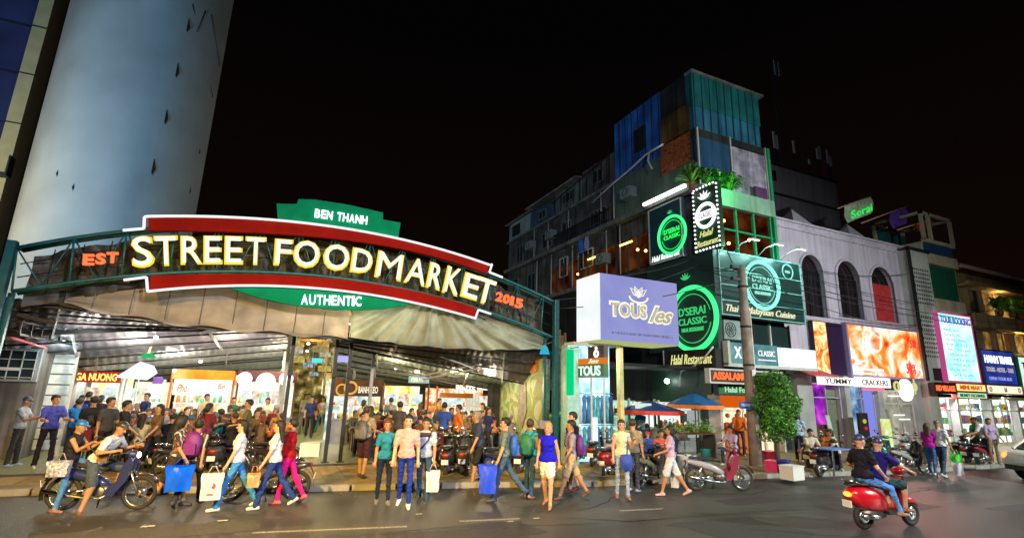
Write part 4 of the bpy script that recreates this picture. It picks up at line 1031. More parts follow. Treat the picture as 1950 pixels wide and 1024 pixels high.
# front of the top storeys
def front(name, u0, u1, z0, z1, mt, t=.0, parent=h, v=15.5):
    m = MB(); m.box(u0, u1, v-t, v+.36, z0, z1); return mk(name, m, mt, parent)
TEALW = wallmat('teal_sheet', (.012,.15,.17), .35)
front('teal_sheet', 15.95, 20.3, 15.1, 16.75, TEALW, .03)
front('light_blue_sheet', 16.0, 20.25, 13.95, 15.1, wallmat('light_blue_sheet', (.03,.16,.28), .35), 0)
front('roof_edge', 15.9, 20.6, 16.75, 16.86, mat('rusty_sheet', (.25,.25,.25), .6, .3, .4, 3, .2), .12)
front('beam', 15.98, 20.4, 13.55, 13.95, DARKW, .05)
m = MB(); m.box(16.0,18.0,15.45,15.6,12.1,13.55); mk('blue_screen', m, wallmat('navy_panel', (.02,.07,.16)), h)
m = MB(); m.box(18.1,20.4,15.45,15.6,11.2,13.6); mk('lavender_wall', m, wallmat('lavender_wall', (.38,.33,.45), .35, 2.5), h)
m = MB()
for u in (16.02,18.03,20.35): m.box(u,u+.07,15.38,15.45,11.2,13.95)
mks('corner_trim', m, WINF, h)
front('balcony_wall', 16.0, 20.5, 10.4, 11.2, wallmat('green_white_wall', (.25,.42,.33), .2), .25)
m = MB(); m.box(19.2,20.0,15.2,15.26,11.2,11.7); mk('balcony_box', m, wallmat('purple', (.13,.04,.14)), h)
for k_ in range(9):
    m = MB(); x = 16.05+k_*.475; m.box(x,x+.03,15.44,15.47,13.98,16.72); mk('sheet_seam', m, mat('seam_dark', (.01,.05,.06), .7), h)
for k_, (v_, z_) in enumerate(((19.9,12.0),(22.2,9.0),(28.0,11.9),(30.9,11.9))):
    m = MB(); m.box(15.45,15.9,v_-.4,v_+.4,z_,z_+.55); a_ = mk('air_conditioner_unit', m, mat('ac_housing', (.22,.28,.28), .5), h); m = MB(); m.ring((15.44,v_,z_+.28), .2, .02, 'x', 16, 5); mk('fan_grille', m, DARKS, a_)
for k_ in range(7):
    m = MB(); m.box(15.88,15.93,17.65+k_*.53,17.68+k_*.53,13.55,16.85); mk('sheet_seam', m, mat('seam_blue', (.01,.03,.12), .7), h)
# roof of the far end, corrugated edges and small huts
m = MB(); m.box(15.8,20.6,21.4,35.3,13.35,13.5); m.box(15.6,16.0,15.5,35.3,10.95,11.2); m.box(15.7,16.0,21.4,35.3,8.0,8.25); mk('floor_slab', m, SLAB, h)
side('white_hut', 31.5, 35.3, 13.5, 14.9, wallmat('white_hut', (.30,.32,.30)), .0); window(33.9, 13.8, 1.1, .75, u=15.95, fm=DARKW)
side('hut', 27.9, 31.5, 13.5, 14.75, wallmat('dull_blue', (.05,.08,.12))); side('hut', 24.6, 27.85, 13.5, 14.95, wallmat('grey_hut', (.16,.17,.17)))
side('hut', 21.4, 24.55, 13.5, 15.3, wallmat('brown_hut', (.10,.09,.08), .5)); window(22.9, 14.0, .9, .8, u=15.9, fm=FGREY); window(26.2, 13.9, 1.3, .6, u=15.9, bars=3, fm=FGREY); window(29.6, 13.8, 1.0, .6, u=15.9, fm=FGREY)
m = MB()
for k_ in range(9): y_ = 21.6+k_*.75; m.bar((15.75,y_,13.5),(15.75,y_,13.5+rg0[k_]),.05)
m.bar((15.75,21.5,15.2),(15.75,28,14.4),.05); mk('roof_frame', m, DARKS, h)
m = MB(); m.prism([(15.7,14.95),(16.4,15.15),(20,15.3),(20,15.2),(16.4,15.05),(15.7,14.85)], 31, 35.5, 'y'); m.prism([(15.4,15.0),(20,15.5),(20,15.4),(15.4,14.9)], 24.6, 31.4, 'y'); mk('sheet_roof', m, mat('rusty_sheet', (.25,.25,.25), .6, .3, .4, 3, .2), h)
for v, z0, w_, hh, b in ((24.3,9.25,1.5,1.05,3),(26.8,9.2,.9,1.2,2),(31.2,8.9,1.2,1.3,2),(33.8,8.9,.9,1.4,1),(29,11.6,1.3,1.1,2),(23,11.6,1.6,.8,4),(33.2,11.5,1.1,1.2,2),(26.5,11.7,1.1,1.0,2)): window(v, z0, w_, hh, bars=b, fm=WINF if v in (24.3,26.8) else FGREY)
for v in (20.9,22.1,28.2,30.2,25.6): m = MB(); m.tube([(15.85,v,8.2),(15.85,v,10.9)], .04, 6); m.tube([(15.8,v+.4,11.2),(15.8,v+.4,13.3)], .035, 6); mk('downpipe', m, WINF, h)
m = MB()
p = [PU(*a, 15.4) for a in ((1128,386),(1165,352),(1205,318),(1228,296),(1240,288),(1262,275))]; m.tube(p, .05, 8); p = [PU(*a, 15.4) for a in ((1236,292),(1234,306),(1242,322))]; m.tube(p, .045, 8); mk('white_pipe', m, mat('pvc', (.6,.6,.58), .4), h)
for k_,v_ in enumerate((23.3,23.9)):
    m = MB(); m.grid(lambda a,b: (15.5+.03*math.sin(a*9+b*4), v_+.42*a, 10.1+.75*b), 6, 4); mk('hanging_cloth', m, mat('blue_cloth', (.04,.14,.55), .8) if k_ else mat('lilac_cloth', (.28,.30,.55), .8), h)
m = MB()
for v in np.arange(21.6,27.5,.16): m.box(15.62,15.66,v,v+.03,11.2,11.95)
m.box(15.6,15.68,21.5,27.6,11.95,12.0); mk('balcony_railing', m, DARKS, h)
# glazed first restaurant floor: warm room behind posts
m = MB(); m.box(15.96,16.0,18.6,28.5,8.3,9.95); mk('lit_glazing', m, WARM, h)
for v in np.arange(18.6,28.6,.9): 
    m = MB(); m.box(15.86,15.96,v-.035,v+.035,8.2,10.0); mk('mullion', m, mat('green_frame', (.03,.07,.06), .5), h)
FLU = emis('fluorescent', (1,.80,.15), 5)
for v, z in ((20.4,9.7),(23.4,9.6)): m = MB(); m.box(15.8,15.86,v-.5,v+.5,z,z+.07); mk('fluorescent_tube', m, FLU, h)
for v, z in ((19.5,9.2),(22.4,9.1),(18.9,9.0),(25.0,9.0)): m = MB(); m.ball((15.85,v,z), .07, 8); mk('bulb', m, emis('bulb_warm', (1,.45,.10), 12), h)
m = MB(); m.box(16.0,20.5,15.48,15.52,8.3,10.4); mk('lit_glazing', m, WARM, h)
GF = mat('green_post', (.02,.30,.14), .45)
for u in (16.05,17.0,18.0,19.1,20.2): m = MB(); m.box(u,u+.10,15.36,15.47,8.2,10.4); mk('green_mullion', m, GF, h)
m = MB(); m.box(16.0,20.5,15.38,15.46,9.35,9.42); m.box(20.4,20.56,15.3,15.5,8.0,13.9); mk('green_rail', m, GF, h)
for u, z in ((17.3,9.75),(17.5,8.75),(18.8,9.1)): m = MB(); m.ball((u,15.4,z), .07, 8); mk('bulb', m, emis('bulb_warm', (1,.45,.10), 12), h)
m = MB(); m.box(16.0,20.5,15.0,15.5,7.95,8.15); mk('ledge', m, SLAB, h)
m = MB(); m.box(15.9,20.6,15.44,15.5,3.6,8.0); mk('backing_wall', m, DARKW, h)
# first floor openings under the billboard and its window row
m = MB(); m.box(17.0,20.6,15.2,15.44,4.3,5.3); mk('dark_window', m, glass('tinted', (.015,.03,.03)), h)
for u in (17.0,18.3,19.3,20.5): m = MB(); m.box(u-.03,u+.03,15.12,15.2,4.25,5.35); mk('window_post', m, WINF if u > 19 and u < 20 else DARKS, h)

def ring_logo(parent, c, ux, R, lines, mring, mtext, sub=True, name='ring_logo'):
    """circle emblem with lettering; c centre, ux reading direction (1,0,0) or (0,-1,0)"""
    ux = Vector(ux); uz = Vector((0,0,1)); n = ux.cross(uz); c = Vector(c)
    m = MB(); pts = [c+ux*R*math.cos(a)+uz*R*math.sin(a)+n*.06 for a in np.linspace(0, 2*PI, 41)[:-1]]; m.tube(pts, R*.075, 8, closed=True); rg = mk(name, m, mring, parent)
    if sub:
        for a0 in (.25, PI+.25):
            m = MB(); m.tube([c+ux*R*.78*math.cos(a)+uz*R*.78*math.sin(a)+n*.05 for a in np.linspace(a0, a0+PI-.5, 16)], R*.015, 5); mk('thin_arc', m, mtext, rg)
    for i, (s, w_, hh, dz) in enumerate(lines):
        m = MB(); text(m, s, c-ux*(w_*R/2)+uz*(dz*R)+n*.05, ux, uz, w_*R, hh*R, .03, .01); mk('lettering', m, mtext, rg)
def lantern_star(parent, c, ux, s, mt):
    ux = Vector(ux); uz = Vector((0,0,1)); n = ux.cross(uz); c = Vector(c); m = MB()
    for k in range(5):
        a = R_(30+k*30); d = ux*math.cos(a)+uz*math.sin(a); m.add([c+n*.03, c+d*s*.5+(ux*math.sin(a)-uz*math.cos(a))*s*.12+n*.03, c+d*s+n*.03, c+d*s*.5-(ux*math.sin(a)-uz*math.cos(a))*s*.12+n*.03], [(0,1,2,3)])
    mk('leaf_emblem', m, mt, parent)
BB = mat('billboard_dark', (.012,.035,.035), .35, 0, .3, 1, .02); GN = emis('neon_green', (.05,1,.25), 1.5, True); GT = emis('neon_green_text', (.06,.75,.22), .8); TN = emis('neon_teal', (.25,1,.72), 1.6, True); TT = emis('teal_text', (.35,.95,.78), .95)
CRM = emis('cream_script', (.95,.92,.62), 1.0)
ser = lambda k=1: [("D'SERAI", 1.15, .27, .10), ('CLASSIC', 1.2, .22, -.20), ('HALAL RESTAURANT', .95, .13, -.42)]
# front billboard on posts before the facade
t = thing('green_billboard', 'large front billboard with glowing teal ring emblem above the utility pole', 'sign', (18.2,14.5,5.3))
m = MB(); m.box(15.82,20.72,14.5,14.75,5.36,8.03); mk('board', m, BB, t)
m = MB()
for z in (5.40,5.98,6.62,7.25,8.0): m.box(15.82,20.72,14.46,14.5,z-.015,z+.015)
for u in (15.83,20.70): m.box(u-.015,u+.015,14.46,14.5,5.36,8.03)
mk('frame_bar', m, mat('pale_teal_trim', (.25,.6,.55), .4), t)
q = PV(1450,543,14.4); ring_logo(t, (q.x,14.42,q.z), (1,0,0), .98, ser(), TN, TT)
q = PV(1498,518,14.4); ring_logo(t, (q.x,14.42,q.z), (1,0,0), .32, [('HALAL', .9, .35, -.17)], mat('pale_teal_trim', (.25,.6,.55), .4), TT, False)
a = PV(1383,590,14.45); m = MB(); text(m, 'Thai & Malaysian Cuisine', (a.x,14.45,5.45), (1,0,0), (0,0,1), 4.0, .36, .03, .0, .35); mk('lettering', m, CRM, t)
for u in (16.8,18.2,19.6):   # gooseneck lamps lighting the board
    m = MB(); m.tube([(u,14.6,8.03),(u+.05,14.2,8.35),(u+.15,13.75,8.45)], .02, 6); m.rbox((u+.17,13.65,8.42), (.45,.16,.07), (.4,0,0)); g = mk('spot_arm', m, WINF, t)
    m = MB(); m.rbox((u+.17,13.66,8.375), (.38,.12,.02), (.4,0,0)); mk('spot_lens', m, emis('teal_white_lamp', (.7,1,.92), 9), g)
    area('billboard_lamp', (u+.17,13.68,8.33), (u+.1,14.6,7.2), 34, (.45,1,.85), .25)
# side billboard with the green ring and script board
t = thing('ring_billboard', 'dark side billboard with large glowing green ring and Halal Restaurant script', 'sign', (15.7,16.6,3.4))
m = MB(); m.box(15.55,15.8,14.5,18.5,4.05,8.0); mk('board', m, BB, t)
m = MB(); m.box(15.35,15.75,14.5,17.3,3.3,4.05); mk('script_board', m, DARKW, t)
q = PU(1320,606,15.5); ring_logo(t, (15.5,q.y,q.z), (0,-1,0), 1.28, ser(), GN, GT)
lantern_star(t, (15.5,PU(1306,534,15.5).y,PU(1306,534,15.5).z), (0,-1,0), .36, GT)
m = MB(); text(m, 'Halal Restaurant', (15.33,16.9,3.48), (0,-1,0), (0,0,1), 2.25, .40, .03, -.008, .35); mk('lettering', m, emis('yellow_script', (.95,.92,.35), .9), t)
m = MB(); m.tube([(15.3,14.55,4.1),(15.25,14.9,3.75),(15.25,15.5,3.4),(15.2,16.2,3.2),(15.2,16.35,2.6)], .035, 6); m.tube([(15.33,17.35,4.1),(15.33,17.35,3.3)], .03, 6); mks('conduit', m, mat('pvc', (.6,.6,.58), .4), t)
# upper side sign
t = thing('small_ring_sign', 'square upper sign with green neon ring beneath a bright white strip light', 'sign', (15.7,17.1,8.0))
m = MB(); m.box(15.5,15.75,16.05,18.2,8.05,10.75); mk('board', m, mat('sign_navy', (.01,.04,.07), .3), t)
m = MB()
for v in (16.07,18.18): m.box(15.47,15.5,v-.03,v+.03,8.05,10.75)
for z in (8.08,10.72): m.box(15.47,15.5,16.05,18.2,z-.03,z+.03)
mk('frame', m, WINF, t)
q = PU(1281,447,15.45); ring_logo(t, (15.45,q.y,q.z), (0,-1,0), .84, ser()[:2], GN, emis('bright_green_text', (.03,1,.12), 1.2))
lantern_star(t, (15.45,q.y+.1,q.z+1.0), (0,-1,0), .22, GT)
m = MB(); text(m, 'Halal Restaurant', (15.45,18.0,8.15), (0,-1,0), (0,0,1), 1.8, .26, .03, .0, .35); mk('lettering', m, emis('white_script', (.9,1,.95), 1.2), t)
m = MB(); m.box(15.3,15.42,15.6,18.35,11.02,11.16); mk('strip_light', m, emis('strip_white', (.9,1,.97), 3.5, True), t)
# blade sign with bulbs
t = thing('bulb_edged_sign', 'slim vertical sign edged with white bulbs standing out from the house corner', 'sign', (15.95,15,8.6))
m = MB(); m.box(15.9,16.1,14.35,15.75,8.15,11.0); bd = mk('board', m, mat('sign_dark_green', (.005,.05,.02), .4), t)
bm_ = emis('tiny_bulb', (1,1,1), 3)
for z in np.arange(8.2,11.0,.19):
    for v in (14.40,15.70): m = MB(); m.ball((15.87,v,z), .04, 6); mk('bulb', m, bm_, bd)
for v in np.arange(14.56,15.66,.18):
    for z in (8.2,10.95): m = MB(); m.ball((15.87,v,z), .04, 6); mk('bulb', m, bm_, bd)
m = MB(); m.tube([(15.86,15.05+.5*math.cos(a),9.65+.5*math.sin(a)) for a in np.linspace(0,2*PI,33)[:-1]], .07, 6, closed=True); mk('ring', m, emis('neon_white', (.9,1,.95), 2.5), t)
m = MB(); m.box(15.84,15.88,14.62,15.48,9.5,9.85); mk('ring_band', m, emis('pink_white', (1,.85,.95), 1.5), t)
m = MB(); text(m, 'CLASSIC', (15.83,15.4,9.56), (0,-1,0), (0,0,1), .7, .22, .01); mk('lettering', m, GRNP, t)
m = MB(); text(m, 'Halal', (15.88,15.45,8.75), (0,-1,0), (0,0,1), .75, .26, .02, 0, .35); text(m, 'Restaurant', (15.88,15.62,8.35), (0,-1,0), (0,0,1), 1.15, .26, .02, 0, .35); mks('lettering', m, emis('yellow_script', (.95,.92,.35), .9), t)
lantern_star(t, (15.86,15.05,10.35), (0,-1,0), .42, emis('neon_white', (.9,1,.95), 2.5))
# X CLASSIC sign
t = thing('classic_shop_sign', 'long pale teal shop sign reading CLASSIC, bright white at its right end', 'sign', (18.2,14.3,3.5))
m = MB(); m.box(15.85,18.55,14.3,14.5,3.5,4.3); mk('panel', m, emis_noise('teal_panel', ((.08,.25,.28),(.16,.42,.44),(.30,.62,.62)), .7, 1.2), t)
m = MB(); m.box(18.55,20.9,14.3,14.5,3.5,4.25); mk('white_panel', m, emis('white_panel', (.80,1,.93), 1.5, True), t)
m = MB(); text(m, 'X', (16.1,14.28,3.7), (1,0,0), (0,0,1), .38, .45, .03, .02); text(m, 'CLASSIC', (17.4,14.28,3.85), (1,0,0), (0,0,1), .95, .22, .02); m.box(17.4,18.4,14.27,14.3,3.68,3.72); mks('lettering', m, emis('white_letter', (1,1,1), 1.1), t)
m = MB(); m.box(15.75,15.88,14.25,14.5,3.45,4.35); m.box(15.75,20.9,14.28,14.5,3.38,3.5); mk('frame', m, WINF, t)
# air conditioner
t = thing('air_conditioner', 'grey air conditioner unit beneath the front billboard, left of the pole', 'air conditioner', (16.4,14.5,4.4))
m = MB(); m.box(15.95,16.85,14.55,14.9,4.45,5.2); mk('housing', m, mat('ac_housing', (.22,.28,.28), .5), t)
m = MB(); m.ring((16.3,14.54,4.83), .28, .015); m.ring((16.3,14.54,4.83), .18, .012); m.ring((16.3,14.54,4.83), .09, .012)
for k in range(6): a = PI*k/3; m.bar((16.3,14.54,4.83), (16.3+.28*math.cos(a),14.54,4.83+.28*math.sin(a)), .012)
mk('fan_grille', m, DARKS, t)
# ================================================================ rear grey building with antennas
g = thing('antenna_building', 'plain grey block behind with antennas along its roof', 'building', (24,26,0))
a = PV(1466,312,24); b = PV(1592,352,24)
GW = wallmat('rear_grey', (.22,.20,.24), .15, .4)
m = MB(); m.box(a.x-1.5,b.x,24,34,0,a.z); mk('wall', m, GW, g)
m = MB(); m.box(a.x-1.5,b.x+.1,23.9,24.0,a.z-2.4,a.z-2.25); m.box(a.x-1.6,b.x+.12,23.85,34,a.z,a.z+.12); mk('ledge', m, DARKW, g)
m = MB(); m.box(a.x+.0,a.x+.5,23.93,24,a.z-1.3,a.z-.5); mk('window', m, glass(), g)
for px, y0, y1 in ((1475,253,300),(1480,260,300),(1512,270,305),(1557,285,315),(1562,282,318),(1577,288,326),(1582,300,328),(1540,305,318)):
    q0, q1 = PV(px,y1,26), PV(px,y0,26); t = thing('antenna', '', 'antenna', (q0.x,26,a.z+.1)); 
    t['label'] = {1475:'leftmost tall pale antenna on the rear grey roof',1480:'thin antenna just right of the leftmost one on the rear roof',1512:'short slim antenna mid roof left of the paired panels',1557:'left pale panel antenna of the middle pair on the rear roof',1562:'taller right panel antenna of the middle pair on the rear roof',1577:'tall panel antenna near the right end of the rear roof',1582:'short antenna at the right end of the rear roof',1540:'stubby antenna beside a round dish on the rear roof'}[px]; t['group'] = 'antennas on the rear roof'
    m = MB(); m.tube([(q0.x,26,a.z+.1),(q0.x,26,q1.z)], .04, 6); mk('pole', m, DARKS, t)
    m = MB(); m.box(q0.x-.09,q0.x+.09,25.85,25.95,q0.z+(q1.z-q0.z)*.35,q1.z); mk('panel', m, mat('antenna_white', (.7,.7,.66), .5), t)
t = thing('radio_mast', 'very faint tall lattice radio mast rising behind the rear roof', 'mast', (PV(1475,120,30).x,30,14))
q = PV(1475,118,30); zb = 14; m = MB()
for dx, dy in ((-.3,0),(.3,0),(0,.5)): m.bar((q.x+dx,30+dy,zb), (q.x+dx*.6,30+dy*.6,q.z), .05)
z = zb
while z < q.z-1: m.bar((q.x-.3,30,z), (q.x+.3,30,z+1), .03); m.bar((q.x+.3,30,z), (q.x-.3,30,z+1), .03); z += 1
mk('lattice', m, mat('mast_steel', (.08,.08,.08), .6), t)
m = MB()
for dx in (-.35,.25): m.box(q.x+dx,q.x+dx+.18,29.8,29.9,q.z-1.6,q.z)
mk('panel', m, mat('antenna_white', (.7,.7,.66), .5), t)
# ================================================================ pale building with three arched windows
wb = thing('arched_building', 'pale lilac grey two storey building with three arched windows', 'building', (25.8,15.5,0))
PALE = wallmat('pale_render', (.50,.43,.54), .14, .7)
arches = [(22.15,23.85,6.0,9.05),(24.78,26.70,6.15,9.1),(27.5,29.6,6.2,9.15)]
V0 = 15.5; L0, L1, ZT = 20.72, 31.1, 10.45
m = MB(); xs = [L0]+[c for a in arches for c in a[:2]]+[L1]
for i in range(0, 8, 2): m.box(xs[i], xs[i+1], V0, V0+.5, 6.0, ZT)
m.box(L0, L1, V0, V0+.5, 3.3, 5.998)
for (a, b, z0, z1) in arches:
    c = (a+b)/2; r = (b-a)/2; zs = z1-r; n = 16
    if z0 > 6.0: m.box(a, b, V0, V0+.5, 6.0, z0)
    arc = [(c+r*math.cos(PI-PI*k/n), zs+r*math.sin(PI-PI*k/n)) for k in range(n+1)]
    for k in range(n): m.prism([arc[k], arc[k+1], (arc[k+1][0], ZT), (arc[k][0], ZT)], V0, V0+.5, 'y')
m.box(L0, L1, V0+.5, 24, 3.3, ZT-.4); mk('wall', m, PALE, wb)
m = MB(); m.box(L0-.05, L1+.1, V0-.08, V0-.003, ZT-.35, ZT-.25); m.box(L0-.05, L1+.1, V0-.1, V0+.4, ZT, ZT+.1); m.box(L0,L1,V0-.06,V0-.003,5.78,5.92); mk('cornice', m, PALE, wb)
for i, (a, b, z0, z1) in enumerate(arches):
    c = (a+b)/2; r = (b-a)/2; zs = z1-r; m = MB()
    pts = [(a,V0-.03,z0)]+[(c+r*math.cos(PI-PI*k/16), V0-.03, zs+r*math.sin(PI-PI*k/16)) for k in range(17)]+[(b,V0-.03,z0)]
    m.tube([Vector(p)+Vector((0,0,0)) for p in pts], .07, 6); f = mk('window', m, PALE, wb)
    m = MB(); q = [(p[0],p[2]) for p in pts]; m.prism(q, V0+.28, V0+.33, 'y'); mk('pane', m, glass('arch_glass', (.02,.012,.016)), f)
    m = MB(); m.box(a+.02,b-.02,V0+.2,V0+.28,zs-.04,zs+.04); m.box(c-.03,c+.03,V0+.2,V0+.28,z0,zs); m.tube([(c+r*.93*math.cos(PI*k/12),V0+.24,zs+r*.93*math.sin(PI*k/12)) for k in range(13)], .04, 5); m.box(a,a+.1,V0+.2,V0+.28,z0,zs); m.box(b-.1,b,V0+.2,V0+.28,z0,zs); mk('glazing_bar', m, DARKS, f)
    if i == 2:
        m = MB(); m.grid(lambda s, t_: (a+.1+(b-a-.2)*s, V0+.17+.05*math.sin(s*44), z0+(zs-z0+.1)*t_), 60, 2); mk('red_curtain', m, mat('red_curtain', (.42,.015,.02), .8, 0, .3, 4, .2), f)
# shop front zone below: piers and shops
m = MB()
for a, b in ((20.9,21.9),(24.15,24.5),(26.6,27.0),(29.6,30.4)): m.box(a, b, 15.3, 15.9, .115, 3.3)
mks('pier', m, mat('pier_paint', (.34,.33,.34), .6, 0, .2, 1.5, .1), wb)
m = MB(); m.box(23.05,24.55,15.35,15.48,3.35,5.75); mk('dark_panel', m, mat('purple_black', (.03,.012,.05), .35), wb)
def shop(name, label, u0, u1, v, z1, mt, depth=1.6, fr=WINF, parts=()):
    t = thing(name, label, 'shop front', ((u0+u1)/2, v, .115))
    m = MB(); m.box(u0, u1, v+depth, v+depth+.05, .13, z1); mk('back_wall', m, mt, t)
    m = MB(); m.box(u0-.05, u0, v, v+depth+.05, .13, z1); m.box(u1, u1+.05, v, v+depth+.05, .13, z1); m.box(u0, u1, v, v+depth, z1, z1+.06); mk('reveal', m, mat('shop_side', (.5,.5,.5), .5), t)
    m = MB()
    for u in np.arange(u0+.03, u1+.01, max((u1-u0-.06)/max(1, round((u1-u0)/1.1)), .3)): m.box(u-.025, u+.025, v-.02, v+.03, .13, z1)
    m.box(u0, u1, v-.02, v+.03, z1-.6, z1-.55); mk('door_frame', m, fr, t)
    return t
PUR = emis_noise('purple_room', ((.05,.01,.10),(.35,.02,.55),(1,.1,1)), .9, 1.1); BLU = emis_noise('blue_room', ((.05,.08,.25),(.20,.45,.75),(.7,.85,1)), .75, 1.6)
s = shop('bar_entrance', 'narrow bar entrance glowing purple left of the blue doorway', 22.0, 24.05, 15.5, 2.9, PUR, .7, mat('lilac_frame', (.35,.3,.5), .5))
m = MB(); m.box(23.3,24.05,15.7,15.76,.13,2.7); mk('open_door', m, mat('grey_green_door', (.16,.18,.13), .5), s)
m = MB(); m.box(22.05,24.0,15.9,16.4,.13,1.1); mk('counter', m, mat('brown_wood', (.10,.04,.02), .5), s)
s = shop('blue_shop', 'blue lit doorway below the white lettered canopy', 24.55, 26.55, 15.5, 2.9, BLU, .6, mat('lilac_frame', (.35,.3,.5), .5))
for k in range(3): m = MB(); m.box(25.75+k*.22,25.87+k*.22,15.4,15.5,.13,2.7); mk('blue_strip', m, emis('blue_strip', (.25,.3,.9), .9), s)
s = shop('window_shop', 'wide pale glass window with frosted ovals at the right of the arched building', 27.05, 29.55, 15.4, 2.7, emis_noise('shop_interior_pale', ((.20,.19,.14),(.42,.42,.32),(.80,.72,.55)), .9, 1.3), .5)
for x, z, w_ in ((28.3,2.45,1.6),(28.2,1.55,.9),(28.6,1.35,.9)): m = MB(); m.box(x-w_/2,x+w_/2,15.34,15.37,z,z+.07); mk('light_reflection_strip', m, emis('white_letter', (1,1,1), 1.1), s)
# canopy lettering and signs on the arched building
WS = emis('canopy_white', (1,.96,.94), 1.7, True)
t = thing('white_letter_canopy', 'white lit canopy sign lettered over the purple and blue doorways', 'sign', (24.5,14.9,2.9))
m = MB(); m.box(22.1,24.5,15.0,15.2,2.88,3.22); m.box(24.75,27.2,15.0,15.2,2.85,3.3); mk('box', m, WS, t)
DKL = mat('dark_letter', (.10,.10,.07), .5)
m = MB(); text(m, 'YUMMY', (22.3,14.98,2.93), (1,0,0), (0,0,1), 1.9, .24, .02, .01); text(m, 'CRACKERS', (24.95,14.98,2.95), (1,0,0), (0,0,1), 2.0, .24, .02, .01); mks('lettering', m, DKL, t)
m = MB(); m.box(24.9,26.5,14.9,15.0,2.70,2.80); mk('pink_strip', m, emis('pink_strip', (1,.15,.25), 1.5), t)
t = thing('red_awning', 'pink red sloping awning beside the white lettered canopy', 'awning', (21.2,14.9,3.1))
m = MB(); m.grid(lambda a, b: (20.6+1.6*a, 15.3-1.1*b, 3.55-.38*b+.03*math.sin(a*20)), 16, 4); mk('canvas', m, mat('pink_canvas', (.65,.08,.09), .7), t)
m = MB(); m.tube([(20.6,14.2,3.17),(22.2,14.2,3.17)], .025, 6); mk('front_rail', m, WINF, t)
t = thing('round_white_sign', 'round white lit sign with gold wings above the pale glass window', 'sign', (28.2,15,2.6))
m = MB(); m.lathe([(.05,14.9),(.52,14.92),(.52,15.05),(.05,15.06)], (28.35,0,2.78), 24, 'y'); mk('disc', m, emis('disc_white', (1,1,.95), 1.7, True), t)
m = MB(); m.ring((27.62,14.97,2.95), .2, .05); m.ring((29.1,14.97,2.95), .16, .05); m.bar((29.1,14.97,2.6), (29.1,14.97,3.35), .05); text(m, 'e', (27.5,14.9,2.85), (1,0,0), (0,0,1), .25, .2); mk('gold_scroll', m, emis('gold', (.8,.75,.3), .9), t)
# LED screens
t = thing('large_led_screen', 'large orange and white led screen under the arched windows', 'screen', (27.6,15.2,3.35))
LEDM = emis_noise('led_picture', ((.80,.02,.01),(1,.12,.02),(1,.30,.04),(1,.62,.40),(1,.95,.88),(1,.35,.15),(.9,.08,.03)), 1.35, .9, True, 6, .6)
m = MB(); m.box(24.75,30.4,15.15,15.20,3.40,5.75); mk('display', m, LEDM, t)
m = MB(); m.box(24.62,30.5,15.2,15.45,3.3,5.85); mk('casing', m, mat('lilac_casing', (.28,.2,.38), .5), t)
m = MB(); text(m, 'SR', (29.5,15.13,4.9), (1,0,0), (0,0,1), .6, .42, .01, .02, .2); text(m, '50%', (28.9,15.13,3.6), (1,0,0), (0,0,1), .9, .5, .01, .02, .2); mks('lettering', m, emis('screen_red', (.9,.05,.06), 1.1), t)
m = MB(); m.box(24.85,27.0,15.12,15.14,3.62,3.72); m.box(24.85,26.0,15.12,15.14,3.45,3.52); mk('caption_bar', m, emis('white_letter', (1,1,1), 1.6), t)
t = thing('narrow_led_screen', 'narrow vertical led screen with flames left of the large screen', 'screen', (22.6,15.2,3.3))
m = MB(); m.box(22.25,23.05,15.15,15.2,3.2,5.7); mk('display', m, emis_noise('led_picture_b', ((.95,.06,.02),(1,.3,.05),(1,.75,.4),(1,.9,.8)), 1.6, 1.3, True, 4, 1.5), t)
m = MB(); m.box(22.2,23.1,15.2,15.4,3.15,5.75); mk('casing', m, DARKS, t)
area('screen_glow', (27.5,15.0,4.6), (27.5,8,1), 420, (1,.42,.36), 3)
# rooftop tents and banners
for px, py, lb in ((1507,398,'left white tent peak behind the parapet of the arched building'), (1612,426,'right white tent peak behind the parapet of the arched building')):
    q = PV(px, py, 18); t = MB(); t.add([(q.x,18,q.z),(q.x-1.3,17,q.z-1.6),(q.x+1.3,17,q.z-1.6),(q.x+1.3,19,q.z-1.6),(q.x-1.3,19,q.z-1.6)], [(0,1,2),(0,2,3),(0,3,4),(0,4,1)]); tag(mk('tent_roof', t, mat('tent_white', (.6,.58,.68), .6)), lb, 'tent')
def flagpole(label, a, b, v, cols, fl, wrd=None):
    p, q = PV(*a, v), PV(*b, v); t = thing('banner_pole', label, 'banner', tuple(p))
    m = MB(); m.tube([p, q], .04, 6); mk('pole', m, mat('red_white_pole', (.55,.25,.2), .5), t)
    m = MB(); d = q-p
    m.grid(lambda s, u: tuple(p+d*(fl[0]+(fl[1]-fl[0])*s)+Vector((.05*math.sin(u*6), .08*math.sin(s*9+u*4), -u*fl[2]))), 14, 8)
    o = mk('flag', m, cols, t)
    if wrd:
        m = MB(); c = p+d*fl[0]; dd = (d*(fl[1]-fl[0])); text(m, wrd, c+Vector((.15,-.12,-fl[2]*.8))+dd*.05, (dd.x,0,dd.z), (0,0,1), dd.length*.8, fl[2]*.45, .02, .01); mk('lettering', m, emis('flag_green', (.05,1,.15), .8), t)
flagpole('left green and white banner on a slanting red pole above the arched building', (1595,397), (1658,374), 16.5, mat('flag_white', (.45,.5,.4), .8, 0, .4, 3, .2), (.2,1.0,1.0), 'Serai')
flagpole('middle purple banner hanging from a long slanting pole on the roof', (1640,425), (1728,392), 16, mat('flag_purple', (.10,.03,.30), .8, 0, .5, 3, .2), (.6,.95,1.0))
flagpole('right small red flag hanging from a slanting pole over the terrace', (1708,438), (1792,411), 15.5, mat('flag_red', (.35,.04,.03), .8, 0, .5, 4, .2), (.4,.75,.5))
